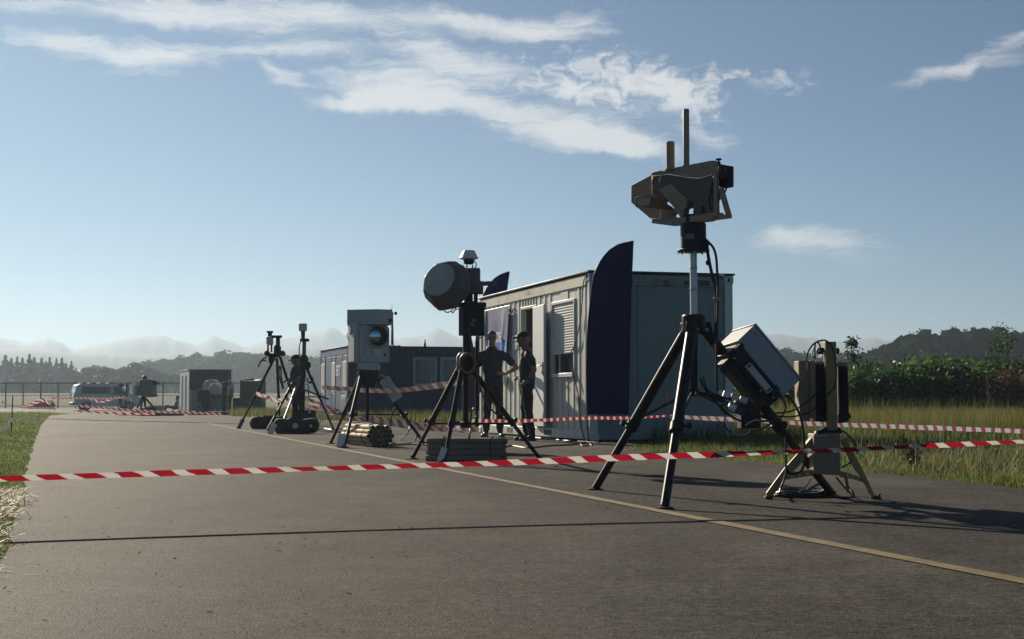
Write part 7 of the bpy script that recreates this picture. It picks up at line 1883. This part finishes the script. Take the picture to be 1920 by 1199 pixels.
# ------------------------------------------------------------------ grass
def inside(poly, x, y):
    poly = np.asarray(poly); c = np.zeros(len(x), bool); j = len(poly) - 1
    for i in range(len(poly)):
        xi, yi = poly[i]; xj, yj = poly[j]
        k = ((yi > y) != (yj > y)) & (x < (xj - xi) * (y - yi) / (yj - yi + 1e-12) + xi); c ^= k; j = i
    return c
def clearance(poly, x, y):
    d = np.full(len(x), 1e9); poly = np.asarray(poly)
    for a, b in zip(poly, np.roll(poly, -1, 0)):
        e = b - a; t = np.clip(((x - a[0]) * e[0] + (y - a[1]) * e[1]) / (e @ e + 1e-9), 0, 1)
        d = np.minimum(d, np.hypot(x - a[0] - t * e[0], y - a[1] - t * e[1]))
    return d
CONT = [tuple(CP(l, e, 0).xy) for l, e in ((0, 0), (CL, 0), (CL, CW), (0, CW))]
BCONT = [tuple(BP(l, e, 0).xy) for l, e in ((0, 0), (BLEN, 0), (BLEN, BW), (0, BW))]
def blades(name, label, x, y, h, w, m, seed, bend=.45, seg=3, heads=None):
    """grass blades as bent tapering strips"""
    r = np.random.default_rng(seed); n = len(x); a = r.random(n) * 2 * np.pi
    dx, dy = np.cos(a), np.sin(a); az_ = a + r.normal(scale=.5, size=n) + np.pi / 2; wx, wy = np.cos(az_), np.sin(az_)
    bd = h * bend * np.abs(r.normal(size=n)); pts = []
    zg = 3.0 * np.clip((y - 150) / 280, 0, 1) ** 2 * (3 - 2 * np.clip((y - 150) / 280, 0, 1))
    for k in range(seg + 1):
        t = k / seg; ww = w * (1 - t) ** .8 * .5 if k < seg else w * 0.04
        cx, cy, cz = x + dx * bd * t * t, y + dy * bd * t * t, zg + h * t * (1 - .25 * t * np.minimum(1, bd / h))
        pts.append(np.stack([cx - wx * ww, cy - wy * ww, cz], 1)); pts.append(np.stack([cx + wx * ww, cy + wy * ww, cz], 1))
    v = np.stack(pts, 1).reshape(-1, 3); k2 = 2 * (seg + 1)
    q = np.array([[2 * k, 2 * k + 1, 2 * k + 3, 2 * k + 2] for k in range(seg)]); f = (q[None] + (np.arange(n) * k2)[:, None, None]).reshape(-1)
    o = np_mesh(name, v, f, np.full(n * seg, 4), m); return tag(o, label, kind='stuff')
def spread(n, px0, px1, Y0, Y1, seed, ex=1.0):
    """points whose density falls with distance, over a wedge of the view"""
    r = np.random.default_rng(seed); u = r.random(n); Y = 1 / ((1 / Y0) * (1 - u) + (1 / Y1) * u) if ex == 1 else Y0 * (Y1 / Y0) ** u
    px = r.uniform(px0, px1, n); return (px - 960) / FPX * Y, Y
def keepout(x, y, mn=.02):
    ok = ~inside(ROAD_POLY, x, y) & ~inside(CONT, x, y) & ~inside(BCONT, x, y) & (clearance(ROAD_POLY, x, y) > mn); return ok
def gmat(name, col, transl=.5, island=.65): return mat(name, col, .6, var=.5, vscale=.35, island=island, transl=transl, spec=.25)
MGR_V = gmat('verge grass', (.105, .142, .034)); MGR_L = gmat('mown grass', (.165, .21, .075)); MGR_F = gmat('dry meadow grass', (.138, .138, .042), .5, .5); MGR_D = gmat('straw', (.36, .31, .19), .3, .3)
MGR_S = gmat('dark clump grass', (.05, .08, .024))
# verge beside the road on the right
x, y = spread(60000, 1060, 2080, 10.5, 30, 501, 2); k = keepout(x, y, .0); x, y = x[k], y[k]; cl = clearance(ROAD_POLY, x, y)
k = cl < 7; x, y, cl = x[k], y[k], cl[k]; r_ = np.random.default_rng(5)
hh = (.025 + .10 * np.clip(cl / 1.6, 0, 1)) * r_.uniform(.5, 1.35, len(x)) * (1 + .5 * np.sin(x * 2.3) * np.cos(y * 1.1))
blades('verge_grass', 'green verge grass along the right edge of the taxiway', x, y, np.clip(hh, .03, .4), .006 + .004 * r_.random(len(x)), MGR_V, 502, .6)
# yellowed blades between the green ones
x, y = spread(11000, 1060, 2080, 10.5, 30, 506, 2); k = keepout(x, y, .0); x, y = x[k], y[k]; cl = clearance(ROAD_POLY, x, y); k = cl < 7; x, y, cl = x[k], y[k], cl[k]
blades('dry_verge_grass', 'yellowed short grass mixed into the right verge', x, y, np.clip((.02 + .12 * np.clip(cl / 1.6, 0, 1)) * r_.uniform(.5, 1.5, len(x)), .02, .3), .005 + .004 * r_.random(len(x)), gmat('yellowed grass', (.20, .175, .075)), 507, .9)
def weed(label, px, py, h, n, m, seed, leaf):
    r = np.random.default_rng(seed); b = G(px, py); t = thing('weed_plant', label, 'plant', b); sm = MB(); C_ = []
    for k in range(n):
        a = r.random() * 6.28; q = r.uniform(.02, .5) * h; hh_ = h * r.uniform(.5, 1); p1 = b + V((math.cos(a) * q, math.sin(a) * q, hh_))
        sm.tube([b + V((math.cos(a) * .02, math.sin(a) * .02, 0)), b.lerp(p1, .5) + UZ * .03, p1], [.005, .004, .002], 4, caps=False)
        for j in range(9): c = b.lerp(p1, r.uniform(.3, 1.05)); C_.append((c.x + r.normal() * .03, c.y + r.normal() * .03, max(.02, c.z + r.normal() * .02)))
    sm.build('stems', M_STEM, t, smooth=0); o = quads('foliage', leaf_cloud(np.array(C_), leaf, seed + 1, .5, .2) - np.array(b), m); o.parent = t; return t
weed('fresh light green weed in the right verge behind the front tape', 1689, 856, .24, 16, leaf_mat('fresh weed leaf', (.12, .19, .035), .5, .4), 811, .032)
weed('dark leafy weed clump low in the right verge', 1712, 878, .20, 22, leaf_mat('dark weed leaf', (.045, .085, .022), .4, .5), 813, .028)
weed('small green weed at the far right of the verge', 1862, 872, .17, 14, leaf_mat('mid weed leaf', (.08, .125, .03), .45, .5), 815, .026)
# tall grass close to the container wall and in the verge
x, y = spread(9000, 1150, 1500, 17, 26, 511, 2); k = keepout(x, y, .1); x, y = x[k], y[k]; wl_ = clearance(CONT, x, y); k = wl_ < 1.3; x, y = x[k], y[k]
blades('wall_grass', 'taller tufts of grass along the foot of the office container', x, y, r_.uniform(.12, .38, len(x)), .007 + .005 * r_.random(len(x)), MGR_S, 512, .5)
x, y = spread(2600, 1500, 2080, 11.5, 26, 516, 2); k = keepout(x, y, .35); x, y = x[k], y[k]
blades('straw_stalks', 'pale bent straw stalks scattered in the right verge', x, y, r_.uniform(.12, .34, len(x)), .005 + .004 * r_.random(len(x)), MGR_D, 517, .9)
# the meadow behind
x, y = spread(90000, 1360, 2100, 15, 46, 521, 2); k = keepout(x, y, .3); x, y = x[k], y[k]; cl = clearance(ROAD_POLY, x, y); k = cl > 5.2 + 1.2 * np.sin(y * .7); x, y = x[k], y[k]
blades('meadow_grass', 'tall dry yellow meadow grass at the right', x, y, r_.uniform(.28, .58, len(x)), .006 + .005 * r_.random(len(x)), MGR_F, 522, .3)
x, y = spread(14000, 1360, 2100, 15, 46, 526, 2); k = keepout(x, y, .3); x, y = x[k], y[k]; cl = clearance(ROAD_POLY, x, y); k = cl > 4; x, y = x[k], y[k]
blades('meadow_undergrowth', 'green undergrowth between the dry meadow stalks', x, y, r_.uniform(.15, .36, len(x)), .010 + .008 * r_.random(len(x)), MGR_V, 527, .5)
x, y = spread(4500, 1380, 2100, 40, 46, 531); k = keepout(x, y, .3); x, y = x[k], y[k]
blades('hedge_foot_grass', 'tall pale seed stalks at the foot of the hedge', x, y, r_.uniform(.4, .85, len(x)), .010 + .008 * r_.random(len(x)), MGR_F, 532, .25)
# grass between the containers
x, y = spread(42000, 430, 960, 38, 92, 541, 2); k = keepout(x, y, .05); x, y = x[k], y[k]
blades('island_grass', 'rough grass around the blue container and behind the tripods', x, y, r_.uniform(.12, .46, len(x)), .016 + .012 * r_.random(len(x)), gmat('rough grass', (.13, .135, .045)), 542, .45)
# mown grass at the left
x, y = spread(70000, -90, 130, 6.0, 80, 551, 2); k = keepout(x, y, .0); x, y = x[k], y[k]; cl = clearance(ROAD_POLY, x, y)
blades('mown_grass', 'short mown green grass left of the taxiway', x, y, np.clip((.025 + .05 * np.clip(cl / .8, 0, 1)) * r_.uniform(.5, 1.6, len(x)) * np.clip(y / 20, .8, 1.6), .02, .25), (.005 + .004 * r_.random(len(x))) * np.clip(y / 12, 1, 4), MGR_L, 552, .6)
# dry straw clippings along the left edge of the asphalt
r2 = np.random.default_rng(77); n = 4200; t = r2.random(n) ** .6; i0, i1 = V((-.62, 1.5, 0)), G(42, 925)
cx = i0.x + (i1.x - i0.x) * t; cy = i0.y + (i1.y - i0.y) * t
edge = np.array([(p.x, p.y) for p in LEFT_E])
ex = np.interp(cy, edge[:, 1], edge[:, 0]); cl_ = .5 + .5 * np.sin(cy * 3.1) * np.sin(cy * 1.7 + 1)
cx = ex - .11 + r2.normal(size=n) * (.035 + .05 * cl_); keep = r2.random(n) < .15 + .85 * cl_ * np.clip((cy - 4) / 2, .25, 1); cx, cy = cx[keep], cy[keep]; n = len(cx)
a = r2.random(n) * np.pi; L_ = r2.uniform(.02, .075, n); W_ = r2.uniform(.0015, .0035, n); z = .008 + r2.random(n) ** 2 * .035; dz = r2.normal(size=n) * .012
d = np.stack([np.cos(a) * L_, np.sin(a) * L_, dz], 1); s = np.stack([-np.sin(a) * W_, np.cos(a) * W_, np.zeros(n)], 1); c = np.stack([cx, cy, np.maximum(z, .007 + np.abs(dz))], 1)
v = np.stack([c - d - s, c + d - s, c + d + s, c - d + s], 1).reshape(-1, 3)
tag(quads('straw_clippings', v, gmat('dry straw', (.48, .39, .24), .25, .35)), 'dry straw clippings heaped along the left asphalt edge', kind='stuff')
# loose grit and bits of straw on the asphalt
n = 1500; u = r2.random(n); Yg = 4.2 * (26 / 4.2) ** u; gx = (r2.uniform(-60, 2000, n) - 960) / FPX * Yg; k = inside(ROAD_POLY, gx, Yg); gx, Yg = gx[k], Yg[k]; n = len(gx)
a = r2.random(n) * np.pi; L_ = np.where(r2.random(n) < .1, r2.uniform(.005, .011, n), r2.uniform(.0012, .003, n)); W_ = np.minimum(L_ * .6, r2.uniform(.0012, .003, n)); c = np.stack([gx, Yg, np.full(n, .009)], 1)
d = np.stack([np.cos(a) * L_, np.sin(a) * L_, r2.normal(size=n) * .001], 1); s = np.stack([-np.sin(a) * W_, np.cos(a) * W_, np.full(n, .0012)], 1)
v = np.stack([c - d - s, c + d - s, c + d + s, c - d + s], 1).reshape(-1, 3)
tag(quads('loose_grit', v, gmat('grit and chaff', (.30, .26, .2), .1, .7)), 'grit and chaff lying loose on the asphalt', kind='stuff')
